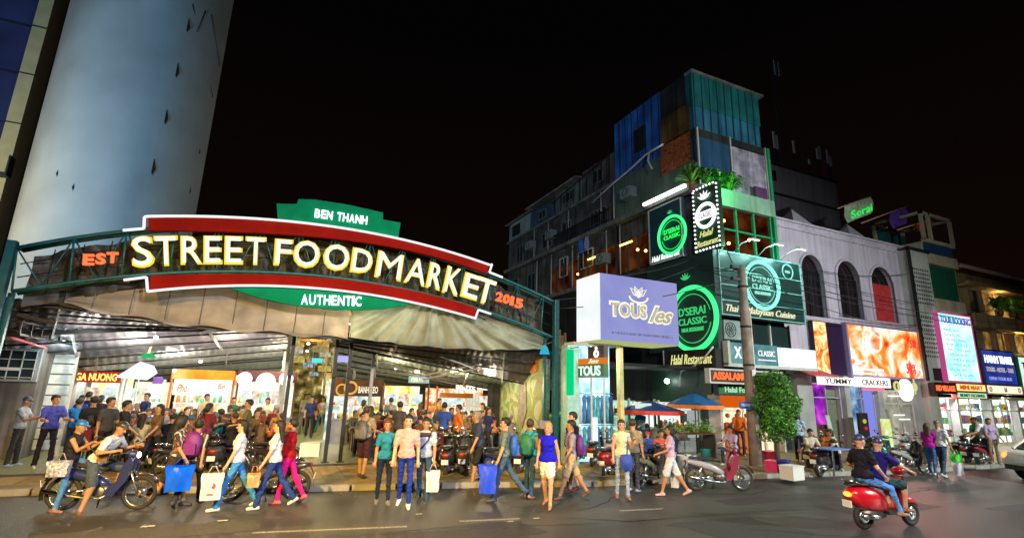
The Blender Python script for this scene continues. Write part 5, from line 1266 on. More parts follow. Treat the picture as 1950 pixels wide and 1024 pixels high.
# ================================================================ perforated block tower and terrace house
st = thing('perforated_tower', 'slim pale stair tower with two zones of perforated blocks, pink at its foot', 'building', (31.2,15,0))
m = MB(); m.box(30.35,32.25,15.0,17,3.25,10.2); m.box(30.35,31.1,15.0,17,.115,3.25); mk('wall', m, wallmat('pale_tower', (.40,.40,.38), .15), st)
m = MB(); m.box(30.25,30.42,14.9,15.0,3.3,10.3); m.box(30.25,32.3,14.88,15.2,10.2,10.35); mk('edge_trim', m, DARKS, st)
m = MB()
for z0, n in ((7.35,9),(4.55,10)):
    for r in range(n):
        for c in range(9):
            x = 30.6+c*.17+(.085 if r % 2 else 0); z = z0+r*.23; m.prism([(x,z),(x+.05,z+.07),(x+.10,z),(x+.05,z-.07)], 14.985, 15.01, 'y')
tag(mk('block_holes', m, mat('hole_dark', (.02,.02,.025), .8), st), kind='stuff')
m = MB(); m.box(31.0,31.95,14.9,14.98,3.35,3.95); mk('dark_grille', m, DARKS, st)
tv = thing('terrace_house', 'narrow beige house with dark green shutters and an open roof terrace', 'building', (33.8,15,0))
BEI = wallmat('beige_frame', (.38,.33,.24), .15)
m = MB(); m.box(32.3,35.35,15.2,22,3.25,11.0); mk('wall', m, BEI, tv)
for a in ((32.3,7.1,35.35,7.75),(32.3,9.7,35.35,10.3),(32.3,10.95,35.35,11.15)): m = MB(); m.box(a[0],a[2],15.0,15.2,a[1],a[3]); mk('cornice', m, BEI, tv)
m = MB(); m.box(32.4,35.2,15.1,15.2,10.3,10.95); mk('blue_panel', m, wallmat('deep_blue', (.01,.05,.13)), tv)
for u0, u1 in ((32.55,33.75),(33.85,35.05)):
    m = MB(); m.box(u0,u1,15.1,15.2,7.8,9.65); sh_ = mk('shutter', m, mat('green_shutter', (.008,.09,.05), .5), tv)
    m = MB()
    for z in np.arange(7.9,9.6,.1): m.box(u0+.06,u1-.06,15.06,15.1,z,z+.06)
    tag(mk('louvres', m, mat('green_shutter', (.008,.09,.05), .5), sh_), kind='stuff')
m = MB()
for u in (32.3,33.0,35.25): m.box(u,u+.16,15.0,15.16,11.1,12.75)
for y in (17.5,): 
    for u in (32.3,35.25): m.box(u,u+.16,y,y+.16,11.1,12.75)
m.box(32.3,35.4,15.0,15.15,12.6,12.75); m.box(32.3,35.4,17.5,17.65,12.6,12.75); m.box(32.3,32.45,15.15,17.5,12.6,12.75); m.box(35.27,35.42,15.15,17.5,12.6,12.75); mk('pergola', m, BEI, tv)
m = MB(); m.box(32.5,35.2,17.4,17.5,11.1,12.3); mk('teal_screen', m, wallmat('teal_screen', (.01,.09,.10)), tv)
# ================================================================ colonial house with red roof
ch = thing('colonial_house', 'weathered yellow brown house with red tiled roof and lit balconies at far right', 'building', (44,16,0))
OCH = wallmat('ochre_render', (.28,.19,.10), .3, 1.2)
m = MB(); m.box(35.5,58,15.8,26,3.25,9.9); mk('wall', m, OCH, ch)
m = MB(); m.prism([(15.0,9.9),(15.0,10.05),(20,12.6),(26,10.0),(26,9.9)], 35.4, 58, 'x'); mk('roof', m, mat('red_tile', (.22,.03,.015), .8, 0, .3, 8, .5), ch)
m = MB()
for x in np.arange(35.5,58,.28): m.bar((x,14.96,10.09), (x,20,12.66), .09, .07)
tag(mk('roof_tiles', m, mat('red_tile', (.22,.03,.015), .8, 0, .3, 8, .5), ch), kind='stuff')
m = MB(); m.box(35.4,58,14.85,15.0,9.85,10.02); mk('gutter', m, mat('grey_gutter', (.3,.3,.28), .5), ch)
for z0, z1 in ((6.5,7.3),(8.95,9.2)):
    m = MB(); m.box(36.2,50,15.0,15.15,z0,z1); m.box(36.2,50,15.15,15.8,z0,z0+.12); mk('balcony', m, OCH, ch)
LR = emis_noise('lit_balcony', ((.10,.05,.02),(.45,.22,.05),(1,.62,.15)), .55, 1.1)
for u0, u1, z0, z1, mt in ((37.3,38.5,7.4,8.9,DARKW),(39.0,40.3,7.4,8.9,LR),(41,42.5,7.4,8.8,LR),(36.5,37.6,5.2,6.4,DARKW),(38.2,40.5,5.4,6.4,LR),(41.2,43.0,5.2,6.4,LR)):
    m = MB(); m.box(u0,u1,15.7,15.8,z0,z1); mk('opening', m, mt, ch)
    m = MB(); m.box(u0-.1,u0,15.6,15.8,z0,z1); m.box(u1,u1+.1,15.6,15.8,z0,z1); m.box(u0-.1,u1+.1,15.6,15.8,z1,z1+.1); mk('opening_frame', m, OCH, ch)
for u in (38.6,40.7,43.1): m = MB(); m.lathe([(.22,5.2),(.16,5.4),(.15,6.2),(.24,6.45)], (u,15.3,0), 10); mk('column', m, OCH, ch)
m = MB(); m.tube([(42.2,14.9,8.2),(43.0,14.2,9.2),(43.6,13.6,9.9)], .05, 6); mk('pole_arm', m, WINF, ch)
point('balcony_light', (41.5,15.2,6.1), 130, (1,.62,.15)); point('balcony_light', (40.2,15.2,8.6), 70, (1,.62,.2))
# ================================================================ signs of the right hand shops
def panel_sign(label, u0, u1, v, z0, z1, face, fr, lines, name='shop_sign'):
    t = thing(name, label, 'sign', ((u0+u1)/2, v, z0))
    m = MB(); m.box(u0,u1,v,v+.2,z0,z1); mk('face', m, face, t)
    m = MB(); m.box(u0-.06,u0,v-.03,v+.2,z0-.06,z1+.06); m.box(u1,u1+.06,v-.03,v+.2,z0-.06,z1+.06); m.box(u0,u1,v-.03,v+.2,z1,z1+.06); m.box(u0,u1,v-.03,v+.2,z0-.06,z0); mk('frame', m, fr, t)
    for s, x, z, w_, hh, mt, off in lines: m = MB(); text(m, s, (x,v-.02,z), (1,0,0), (0,0,1), w_, hh, .02, off); mk('lettering', m, mt, t)
    return t
CY = emis_noise('cyan_face', ((.25,1,.95),(.65,1,1),(1,.9,1)), 1.15, .8); DB = emis('deep_blue_letter', (.10,.22,.75), .8)
CT = emis('cyan_line', (.15,.80,.80), .9)
t = panel_sign('tall cyan and white lit board headed TOUR BOOKING', 31.65, 34.85, 14.7, 3.35, 6.85, CY, emis('magenta_trim', (.8,.1,.35), .6), [('TOUR BOOKING',31.8,6.35,2.9,.36,DB,.01)])
for z in np.arange(3.6,6.2,.26):
    m = MB(); text(m, random.choice(['HA LONG BAY','MEKONG DELTA','CU CHI TUNNELS','OPEN BUS','VISA','MUI NE']), (31.9+random.random()*.2,14.68,z), (1,0,0), (0,0,1), 1.4+random.random()*1.2, .12, .01); mk('lettering', m, CT, t)
YE = emis_noise('yellow_face', ((1,.6,.1),(1,.85,.25),(.9,.95,.4)), 1.1, 2)
panel_sign('yellow sign strip with red letters under the tall cyan board', 32.0, 34.95, 14.6, 2.85, 3.2, YE, mat('red_plastic', (.4,.02,.01), .3), [('MINI MART',32.4,2.92,2.2,.22,emis('red_letter2', (.9,.08,.02), .9),.02)])
panel_sign('thin green and white sign strip under the yellow strip', 32.0, 34.95, 14.6, 2.5, 2.76, emis('pale_green_face', (.55,.9,.55), .95), mat('red_plastic', (.4,.02,.01), .3), [('MONEY EXCHANGE',32.3,2.55,2.4,.16,GRNP,.01)])
panel_sign('red lettered sign reading HO VILLAGE at the foot of the perforated tower', 30.1, 32.0, 14.6, 2.72, 3.15, mat('sign_black', (.03,.01,.01), .5), DARKS, [('HO VILLAGE',30.2,2.8,1.7,.28,emis('red_orange_letter', (1,.14,.04), 1.8),.03)])
NB = emis_noise('navy_face', ((.01,.02,.16),(.02,.05,.30),(.05,.06,.38)), .9, .8)
t = panel_sign('deep blue shop sign with two white word blocks at the right', 35.1, 38.6, 14.6, 3.3, 5.1, NB, mat('sign_black', (.03,.01,.01), .5), [('HANH',35.35,4.42,1.4,.42,emis('white_letter', (1,1,1), 1.7),.03),('TRAVEL',36.9,4.42,1.5,.42,emis('white_letter', (1,1,1), 1.7),.03),('TOURS - HOTEL - TAXI',35.35,3.95,2.9,.25,emis('soft_letter', (.7,.6,.7), .7),.01),('OPEN TOUR BUS',35.5,3.5,2.4,.18,emis('violet_letter', (.35,.35,1), .9),.01)])
panel_sign('cream sign strip with two red roundels under the deep blue sign', 35.1, 38.9, 14.6, 2.8, 3.2, emis('cream_face', (1,.85,.62), 1.2), WINF, [('ii',36.9,2.88,.25,.25,DARKS,.01),('O',35.3,2.86,.28,.28,emis('roundel', (.7,.2,.05), .7),.05),('O',38.4,2.86,.28,.28,emis('roundel', (.7,.2,.05), .7),.05)])
panel_sign('pale green and white sign cut by the right edge of the photo', 39.1, 43.5, 14.6, 2.9, 4.9, emis_noise('mint_face', ((.25,.75,.55),(.7,1,.85),(.9,1,.95)), 1.0, .9), GF, [('TIEN',39.4,4.2,1.4,.42,GRNP,.03),('TRAVEL',41.0,4.2,2.2,.42,GRNP,.03)])
# bright shops at street level
BRI = emis_noise('bright_goods', ((.75,.95,.85),(1,1,.95),(.95,.9,.6),(.4,.8,.7),(1,.75,.7)), 1.7, 2.2, True, 5, .4)
for i, (u0, u1, lb) in enumerate(((31.2,32.9,'bright white shop with papers beside the grey pier'), (33.0,36.3,'bright souvenir shop behind the couple walking with green bag'), (36.4,39.2,'bright shop with hanging goods behind the parked motorbikes at right'), (39.3,43.5,'bright shop partly behind the cream car'))):
    s = shop('bright_shop', lb, u0, u1, 15.05, 2.45, BRI, .55)
    for k in range(3):
        m = MB(); m.box(u0+.1,u1-.1,15.35,15.58,.5+k*.65,.53+k*.65); sf = mk('shelf', m, WINF, s)
        m = MB(); x = u0+.15
        gm = [mat('goods_%s' % n_, c_, .5) for n_, c_ in (('red',(.5,.05,.04)),('green',(.05,.35,.15)),('yellow',(.6,.45,.05)),('white',(.6,.6,.6)),('blue',(.05,.15,.45)))]
        while x < u1-.25: w_ = random.uniform(.08,.22); m.box(x,x+w_,15.38,15.55,.53+k*.65,.53+k*.65+random.uniform(.15,.45), random.randrange(5)); x += w_+.05
        tag(mk('goods', m, gm, sf), kind='stuff')
    area('shop_light', ((u0+u1)/2,15.1,2.4), ((u0+u1)/2,12,0), 110, (.95,1,.96), 1.0)
m = MB()
for i in range(24): x = 37.5+i*.25; m.add([(x,14.9,2.55),(x+.2,14.9,2.55),(x+.1,14.9,2.38)], [(0,1,2)])
t = thing('fringed_awning', 'pale yellow scalloped awning edge over the rightmost bright shop', 'awning', (40.5,14.9,2.4)); mk('fringe', m, mat('cream_canvas', (.6,.55,.3), .7), t)
m = MB(); m.box(37.4,43.5,14.85,15.4,2.55,2.6); mk('canvas', m, mat('cream_canvas', (.6,.55,.3), .7), t)
rndm = random.Random(5)
# ================================================================ market roofs
def sheet_mat(name, col, metal=.3):
    return mat(name, col, .5, 0.0, .25, 2.2, .1, detail=8)
ROOFM = sheet_mat('zinc_sheet', (.38,.40,.42)); ROOFG = sheet_mat('green_grey_sheet', (.24,.28,.23)); 
def roof_sheet(label, a, b, v, c, d, v2, mt, pitch=.215):
    """corrugated sheet whose front edge runs a-b at depth v and back edge c-d at depth v2"""
    p, q, r, s_ = PV(*a, v), PV(*b, v), PV(*c, v2), PV(*d, v2)
    t = thing('roof_sheet', label, 'roof', ((p.x+q.x)/2, v, 3.3)); n = int((q.x-p.x)/pitch)*4
    def fn(u, w_):
        A = p.lerp(q, u); B = r.lerp(s_, u); c_ = A.lerp(B, w_); return (c_.x, c_.y, c_.z+.020*math.sin(u*n*PI/2))
    m = MB(); m.grid(fn, n, 2); mk('corrugated_sheet', m, mt, t)
    dz = Vector((0,0,-.07))
    for k in range(4):
        w_ = k/3*.97; A = p.lerp(r, w_)+dz; B = q.lerp(s_, w_)+dz; m = MB(); m.bar(A, B, .03, .05 if k else .12); mk('purlin', m, DARKS, t)
    for k in range(2):
        u = .22+.5*k; A = p.lerp(q, u)+dz*2; B = r.lerp(s_, u)+dz*2; m = MB(); m.bar(A, B, .04, .07); mk('rafter', m, mat('pale_rafter', (.3,.32,.33), .5), t)
ROOFD = sheet_mat('dark_sheet', (.10,.09,.10))
roof_sheet('dark metal roof sheet right behind the beige tarpaulin', (-40,560), (566,631), 15.5, (-40,625), (520,625), 16.9, ROOFD)
roof_sheet('front grey corrugated roof sheet over the left tables', (10,632), (520,611), 16.95, (10,690), (556,650), 19.9, sheet_mat('purple_grey_sheet', (.20,.19,.24)))
roof_sheet('second pale corrugated roof sheet over the left tables', (60,672), (556,634), 19.95, (60,715), (552,676), 22.8, ROOFM)
roof_sheet('third pale corrugated roof sheet over the left stalls', (100,700), (552,662), 22.9, (100,735), (552,712), 27.5, ROOFM)
roof_sheet('dark metal roof sheet behind the draped tarpaulin', (655,641), (1060,668), 15.5, (640,652), (1060,742), 16.9, ROOFD)
roof_sheet('front green grey roof sheet over the right tables', (632,640), (985,712), 16.95, (640,678), (965,745), 19.9, ROOFG)
roof_sheet('second green grey roof sheet over the right tables', (638,668), (950,737), 19.95, (642,700), (945,748), 22.8, ROOFG)
roof_sheet('third green grey roof sheet over the far right stalls', (640,690), (900,735), 22.9, (640,722), (900,748), 27.5, ROOFG)
# high yellow lit ceiling over the aisle
m = MB(); m.box(.4,3.3,17,40,4.9,4.98); t = thing('aisle_ceiling', 'high yellow lit ceiling boards above the central aisle', 'ceiling', (1.9,28,4.9)); mk('board', m, mat('yellow_board', (.42,.36,.14), .6, 0, .25, 1, .1), t)
for k in range(12): m = MB(); m.box(.4,3.3,18+k*1.8,18.12+k*1.8,4.7,4.9); mk('joist', m, mat('timber', (.22,.12,.05), .7, 0, .25, 5, .2), t)
for sx in (.45,3.15):
    for k in range(5): m = MB(); m.box(sx,sx+.1,18+k*4,18.1+k*4,.13,4.7); mk('pier', m, mat('pale_rafter', (.3,.32,.33), .5), t)
for i in range(16):
    x = .6+rndm.random()*2.4; y = 20+i*1.3; z = 2.9+rndm.random()*1.5
    m = MB(); m.box(x-.3,x+.3,y,y+.06,z-.13,z+.13); m.bar((x,y+.03,z+.13),(x,y+.03,4.9),.02)
    tag(mk('hanging_board', m, emis_noise('board_%d' % i, (rndm.choice([(.05,.3,.15),(.4,.15,.02),(.03,.1,.3),(.4,.3,.05)]), rndm.choice([(.9,.7,.2),(.8,.9,.8),(.9,.35,.1)])), .8, 5)), '%s lit sign board hanging over the aisle, counted from the front' % 'first second third fourth fifth sixth seventh eighth ninth tenth eleventh twelfth thirteenth fourteenth fifteenth sixteenth'.split()[i], 'sign', 'sign boards over the aisle')
# ladder-like lattice beam and awning rail along the left
t = thing('lattice_beam', 'dark ladder shaped lattice beam running back above the left side stalls', 'beam', (-5.3,20,3.3))
m = MB(); A = (-5.35,15.6,3.55); B = (-4.6,24.5,3.35)
def lerp3(a, b, k): return tuple(a[i]+(b[i]-a[i])*k for i in range(3))
m.bar(A, B, .05); m.bar((A[0],A[1],A[2]-.3), (B[0],B[1],B[2]-.3), .05); mk('chord', m, DARKS, t)
for k in range(19): p = lerp3(A, B, k/18); m = MB(); m.bar(p, (p[0],p[1],p[2]-.3), .04); m.bar((p[0]+.02,p[1],p[2]-(.3 if k % 2 else 0)), (p[0]+.25,p[1]+.05,p[2]-(.3 if k % 2 else 0)), .03); mk('rung', m, DARKS, t)
t = thing('pink_awning', 'faded pink awning edge above the barred window at far left', 'awning', (-5.9,18.5,3.1))
m = MB(); m.grid(lambda a, b: (-5.75-1.6*b, 16.4+5.0*a, 3.22-.25*a+.18*b), 6, 2); mk('canvas', m, mat('pale_pink', (.50,.32,.32), .7), t)
m = MB(); m.tube([(-5.74,16.4,3.2),(-5.74,21.4,2.95)], .035, 6); mk('rail', m, mat('pink_rail', (.6,.15,.18), .5), t)
t = thing('side_building', 'grey market side wall with a barred window at far left', 'building', (-8,18.6,.1))
m = MB(); m.box(-12,-5.75,18.6,26,.115,3.6); mk('wall', m, wallmat('grey_brown_wall', (.15,.14,.13), .35), t)
m = MB(); m.box(-6.75,-5.75,18.5,18.6,2.15,3.05); f = mk('window', m, mat('grey_window_frame', (.22,.25,.27), .5), t)
m = MB(); m.box(-6.68,-5.82,18.47,18.5,2.22,2.98); mk('pane', m, glass(), f)
m = MB()
for k in range(4): m.box(-6.68+k*.28,-6.66+k*.28,18.44,18.47,2.2,3.0)
for k in range(4): m.box(-6.7,-5.8,18.44,18.47,2.25+k*.24,2.27+k*.24)
m.box(-6.62,-6.12,18.42,18.44,2.44,2.52,1); mk('grille', m, [mat('grille_steel', (.4,.42,.42), .4), WINF], f)
t = thing('white_shutter', 'white slatted shutter between the barred window and the red signed stall', 'shutter', (-5.2,19.5,.1))
for k in range(9): m = MB(); m.box(-5.85,-5.2,19.3+k*.02,19.34+k*.02,.3+k*.3,.56+k*.3); mk('slat', m, mat('shutter_white', (.62,.68,.66), .5), t)
m = MB(); m.bar((-5.9,19.25,.13), (-5.9,19.25,3.05), .06); m.bar((-5.15,19.25,.13), (-5.15,19.25,3.05), .06); mk('rail', m, WINF, t)
point('shutter_lamp', (-5.2,18.3,2.9), 30, (.8,1,.95))
# right side mural wall
mm = _new('mural_paint'); M_, TT_, BB_ = mm; n = TT_.nodes; L = TT_.links
tc = n.new('ShaderNodeTexCoord'); vo = n.new('ShaderNodeTexNoise'); vo.inputs['Scale'].default_value = 1.3; vo.inputs['Detail'].default_value = 5; vo.inputs['Distortion'].default_value = 2.2; L.new(tc.outputs['Object'], vo.inputs['Vector'])
cr = n.new('ShaderNodeValToRGB')
cols = ((.28,.10,.02),(.30,.24,.05),(.12,.24,.06),(.34,.38,.20),(.42,.40,.30),(.36,.16,.05))
while len(cr.color_ramp.elements) < 6: cr.color_ramp.elements.new(.5)
for i, c in enumerate(cols): cr.color_ramp.elements[i].position = .3+.4*i/5; cr.color_ramp.elements[i].color = c+(1,)
L.new(vo.outputs['Fac'], cr.inputs[0]); L.new(cr.outputs[0], BB_.inputs['Base Color']); BB_.inputs['Roughness'].default_value = .6
t = thing('mural_wall', 'painted wall with a green and orange mural at the right of the entrance', 'wall', (8.5,17.3,.1))
m = MB(); m.box(8.42,8.7,15.5,19.2,.115,3.35); mk('wall', m, M_, t)
m = MB(); m.prism([(16.6,1.6),(16.95,.95),(17.3,1.6),(17.25,2.5),(16.95,2.75),(16.7,2.5)], 8.38, 8.42, 'x'); mk('painted_figure', m, mat('figure_grey', (.20,.17,.14), .6, 0, .4, 5, .1), t)
m = MB(); m.box(8.36,8.42,15.9,16.5,2.9,3.4); mk('orange_panel', m, mat('orange_wall', (.50,.16,.02), .6), t)
point('mural_lamp', (7.1,16.9,2.5), 130, (1,.86,.55))
m = MB(); m.box(8.0,8.35,18.9,19.3,.13,3.6); tag(mk('dark_pillar', m, DARKW), 'dark square pillar left of the mural wall', 'pillar')
# far end and right side walls of the hall
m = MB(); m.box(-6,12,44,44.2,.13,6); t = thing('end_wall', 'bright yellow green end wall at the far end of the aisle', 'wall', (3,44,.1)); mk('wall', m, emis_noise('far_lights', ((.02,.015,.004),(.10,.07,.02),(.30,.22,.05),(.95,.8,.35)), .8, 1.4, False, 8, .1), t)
m = MB(); m.box(9.6,9.9,19.3,44,.13,4.2); m.box(-5.6,-5.4,26,44,.13,4.2); t = thing('hall_walls', 'dim side walls running back along the market hall', 'wall', (3,30,.1)); mk('wall', m, wallmat('hall_wall', (.14,.13,.10), .3), t)
# ================================================================ stalls
GOODS = [mat('goods_%s' % n_, c_, .5) for n_, c_ in (('red',(.5,.05,.04)),('green',(.05,.35,.15)),('yellow',(.6,.45,.05)),('white',(.6,.6,.6)),('orange',(.6,.2,.03)))]
def stall(label, u0, u1, v, face, frame, ztop=2.35, counter=None, depth=1.6, menu=3, sign=None, light=75, lcol=(1,.93,.78)):
    """food stall: counter, lit back panel, shelf with goods, menu boards, side posts and a sign"""
    t = thing('food_stall', label, 'stall', ((u0+u1)/2, v, .13)); counter = counter or mat('steel_counter', (.35,.36,.36), .35, .6)
    m = MB(); m.box(u0,u1,v+depth,v+depth+.06,.13,ztop); mk('back_panel', m, face, t)
    for u in (u0,u1-.07): m = MB(); m.box(u,u+.07,v,v+.07,.13,ztop+.1); mk('post', m, frame, t)
    m = MB(); m.box(u0+.07,u1-.07,v+.05,v+.6,.13,.98); m.box(u0,u1,v-.03,v+.65,.98,1.03); mk('counter', m, counter, t)
    m = MB(); m.box(u0,u1,v+depth-.3,v+depth,1.45,1.48); sf = mk('shelf', m, WINF, t)
    for zz, yy in ((1.03,v+.3),(1.48,v+depth-.15)):
        m = MB(); x = u0+.15
        while x < u1-.2: w_ = random.uniform(.06,.18); hh = random.uniform(.1,.32); m.lathe([(w_/2,zz),(w_/2,zz+hh*.7),(w_/4,zz+hh)], (x,yy,0), 7, 'z', random.randrange(5)); x += w_+random.uniform(.04,.12)
        tag(mk('goods', m, GOODS, sf), kind='stuff')
    for k in range(menu):
        w_ = (u1-u0-.3)/menu; x = u0+.15+k*w_; m = MB(); m.box(x+.04,x+w_-.04,v+.35,v+.38,1.55,1.98); mb = mk('menu_board', m, emis_noise('menu_face', ((1,.95,.85),(.9,.85,.7),(.7,.25,.10)) if k % 2 else ((.95,1,.95),(.8,.9,.85),(.3,.55,.35)), 1.0, 5, False, 5, .2), t)
    if light: area('stall_light', ((u0+u1)/2, v+.5, ztop-.05), ((u0+u1)/2, v+.2, 0), light, lcol, .9)
    return t
def sign_on(t, u0, u1, v, z0, z1, face, txt=None, mt=None, tw=None, tx=None, th=None, tz=None, off=.02):
    m = MB(); m.box(u0,u1,v,v+.12,z0,z1); sb = mk('sign_board', m, face, t)
    if txt: m = MB(); text(m, txt, (tx or u0+.1, v-.02, tz or z0+.06), (1,0,0), (0,0,1), tw or (u1-u0-.2), th or (z1-z0-.12), .02, off); mk('lettering', m, mt, sb)
CHAOS = lambda k, s, cols: emis_noise('stall_back_%d' % k, cols, s*1.35, 2.6, True, 6, .3)
v = 22.0
def UX(px, y=715, v_=22.0): return PV(px, y, v_).x
def ZY(py, px, v_=22.0): return PV(px, py, v_).z
t = stall('left stall under a red sign with yellow letters', UX(116), UX(236), v, CHAOS(1, 1.0, ((.45,.6,.5),(.9,1,.92),(.95,.95,.5),(.85,.75,.15))), mat('white_post', (.6,.65,.62), .5), 2.3)
sign_on(t, UX(140), UX(232), v-.1, ZY(728,190), ZY(707,190), mat('red_sign', (.45,.02,.01), .4), 'GA NUONG', emis('yellow_letter', (1,.72,.15), 2.0))
m = MB(); q = PV(122,716,v-.2)
for dx, dz in ((-.18,.06),(.0,.12),(.18,.06),(-.1,-.12),(.1,-.12),(0,0)): m.ball((q.x+dx,q.y,q.z+dz), .15, 10, 0, (1,.5,1))
mk('flower_lamp', m, emis('white_flower', (1,.97,1), 2.2, True), t)
t = stall('second left stall with white screens under a white umbrella', UX(240), UX(318), v, CHAOS(2, .9, ((.5,.5,.35),(.95,.95,.8),(.8,.7,.4),(.6,.75,.6))), mat('white_post', (.6,.65,.62), .5), 2.2)
m = MB(); m.box(UX(286),UX(312),v-.1,v-.04,ZY(758,300),ZY(731,300)); mk('screen', m, emis('screen_white', (1,.97,1), 2.0), t)
m = MB(); m.box(UX(296),UX(314),v-.3,v-.24,ZY(731,305),ZY(717,305)); mk('flag', m, mat('purple_flag', (.18,.08,.4), .6), t)
q = PV(266,706,20.5); t = thing('white_umbrella', 'bright white tilted umbrella over the second left stall', 'umbrella', (q.x,20.5,.13))
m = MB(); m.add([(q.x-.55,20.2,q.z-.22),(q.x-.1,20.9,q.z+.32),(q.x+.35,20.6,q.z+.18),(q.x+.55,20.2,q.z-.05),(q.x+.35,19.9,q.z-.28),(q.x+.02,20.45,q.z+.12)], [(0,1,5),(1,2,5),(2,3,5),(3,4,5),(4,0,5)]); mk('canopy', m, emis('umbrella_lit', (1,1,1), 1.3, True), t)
m = MB(); m.tube([(q.x+.02,20.45,.13),(q.x+.02,20.45,q.z+.1)], .025, 6); mk('pole', m, WINF, t)
OG = emis_noise('orange_face', ((.9,.22,.02),(1,.42,.04),(1,.75,.25)), 1.3, .7)
t = stall('orange framed stall with a long white lit menu, left of the round lamps', UX(326), UX(449), v, CHAOS(3, .9, ((.75,.55,.3),(1,.95,.85),(.9,.85,.6),(.9,.35,.1))), mat('orange_post', (.6,.13,.01), .5), 2.55, menu=0)
sign_on(t, UX(330), UX(447), v-.1, ZY(722,390), ZY(704,390), OG)
m = MB(); m.box(UX(334),UX(444),v-.06,v-.0,ZY(752,390),ZY(723,390)); mb = mk('lit_menu', m, emis_noise('lit_menu_face', ((1,.98,.95),(1,.97,.9),(1,.85,.6)), 1.6, 1.2), t)
m = MB(); text(m, 'Pho', (UX(342),v-.09,ZY(746,350)), (1,0,0), (0,0,1), .32, .28, .02, .02, .3); text(m, 'Bun', (UX(418),v-.09,ZY(740,420)), (1,0,0), (0,0,1), .25, .18, .02, .02, .3); mk('lettering', m, mat('orange_print', (.8,.12,.02), .5), mb)
t = stall('dark red topped stall hung with three round white lamps', UX(453), UX(566), v, CHAOS(4, 1.1, ((.45,.5,.25),(.85,.85,.5),(.95,.95,.85),(.55,.5,.2))), mat('dark_red_post', (.10,.02,.02), .5), 2.45, menu=5)
sign_on(t, UX(453), UX(566), v-.08, ZY(727,505), ZY(706,505), mat('dark_red_board', (.12,.03,.03), .5))
for px, py, r in ((466,721,.25),(506,727,.34),(545,721,.25)):
    q = PV(px, py, v-.35); tt = thing('round_lamp', {466:'left small round white lamp on the dark red stall',506:'largest middle round white lamp on the dark red stall',545:'right round white lamp beside the slim black post'}[px], 'lamp', tuple(q)); tt['group'] = 'round lamps on the dark red stall'
    m = MB(); m.lathe([(.02,v-.42),(r*.93,v-.40),(r,v-.36),(r,v-.30),(.02,v-.28)], (q.x,0,q.z), 24, 'y'); mk('disc', m, emis('round_lamp_white', (1,.98,1), 2.4, True), tt)
    m = MB(); m.bar((q.x,v-.28,q.z), (q.x,v-.1,q.z), .04); mk('bracket', m, DARKS, tt)
# right side stalls
v = 21.0
t = stall('first right stall with a dark food photo banner', UX(636,720,v), UX(731,720,v), v, CHAOS(5, 1.0, ((.2,.35,.3),(.55,.65,.6),(.9,.9,.8),(.35,.3,.5))), DARKS, 2.5, menu=4)
m = MB(); m.box(UX(636,720,v),UX(730,720,v),v-.1,v-.02,ZY(754,683,v),ZY(722,683,v)); bn = mk('banner', m, emis_noise('banner_face', ((.06,.03,.02),(.12,.06,.04),(.35,.12,.03)), .8, 1.0), t)
q = PV(668,738,v-.14); m = MB(); m.ring(q, .22, .04); m.ring((q.x-.32,q.y,q.z-.08), .2, .03); mk('noodle_picture', m, emis('food_orange', (1,.55,.10), .9), bn)
q = PV(682,748,v-.14); m = MB(); text(m, 'BANH XEO', (q.x,v-.12,q.z), (1,0,0), (0,0,1), .75, .26, .01, .03); mk('lettering', m, emis('banner_cream', (1,.92,.65), 1.1), bn)
t = stall('second right stall full of yellow lit shelves under a small white sign', UX(736,720,v), UX(826,720,v), v+.5, CHAOS(6, 1.2, ((.25,.2,.03),(.7,.55,.10),(1,.9,.45),(.9,.85,.7))), mat('brown_post', (.12,.06,.02), .5), 2.3, menu=3, lcol=(1,.8,.4))
m = MB(); m.box(UX(777,720,v),UX(815,720,v),v-.2,v-.1,ZY(729,796,v),ZY(716,796,v)); sb = mk('sign_board', m, emis('pale_cyan_face', (.5,.75,.7), .8), t)
m = MB(); text(m, 'GRILL', (UX(780,720,v),v-.23,ZY(727,796,v)), (1,0,0), (0,0,1), .62, .16, .02, .02); mk('lettering', m, mat('dark_letter', (.10,.10,.07), .5), sb)
t = stall('orange right stall with a drinks sign in white letters', UX(832,735,v), UX(946,735,v), v, CHAOS(7, 1.0, ((.3,.10,.03),(.8,.25,.04),(.9,.8,.6),(.2,.18,.15))), mat('orange_post', (.6,.13,.01), .5), 2.25, menu=2, lcol=(1,.8,.5))
sign_on(t, UX(838,750,v), UX(900,750,v), v-.05, ZY(757,868,v), ZY(748,868,v), mat('orange_wall', (.50,.16,.02), .6))
m = MB(); text(m, 'PINTS', (UX(867,740,v),v-.1,ZY(747,885,v)), (1,0,0), (0,0,1), .85, .30, .05, .02); m.box(UX(908,740,v),UX(936,740,v),v-.1,v-.05,ZY(742,922,v),ZY(737,922,v)); m.ball((UX(922,740,v),v-.1,ZY(730,922,v)), .14, 8, 0, (1,.4,.8)); mk('lettering', m, emis('warm_white_letter', (1,.9,.6), 2.2), t)
m = MB()
for k in range(5): x = UX(893,750,v)+k*.13; m.lathe([(.045,1.35),(.045,1.9),(.02,2.05)], (x,v+.2,0), 8)
mk('bottle_row', m, emis('lit_bottles', (.8,.85,.6), .8), t)
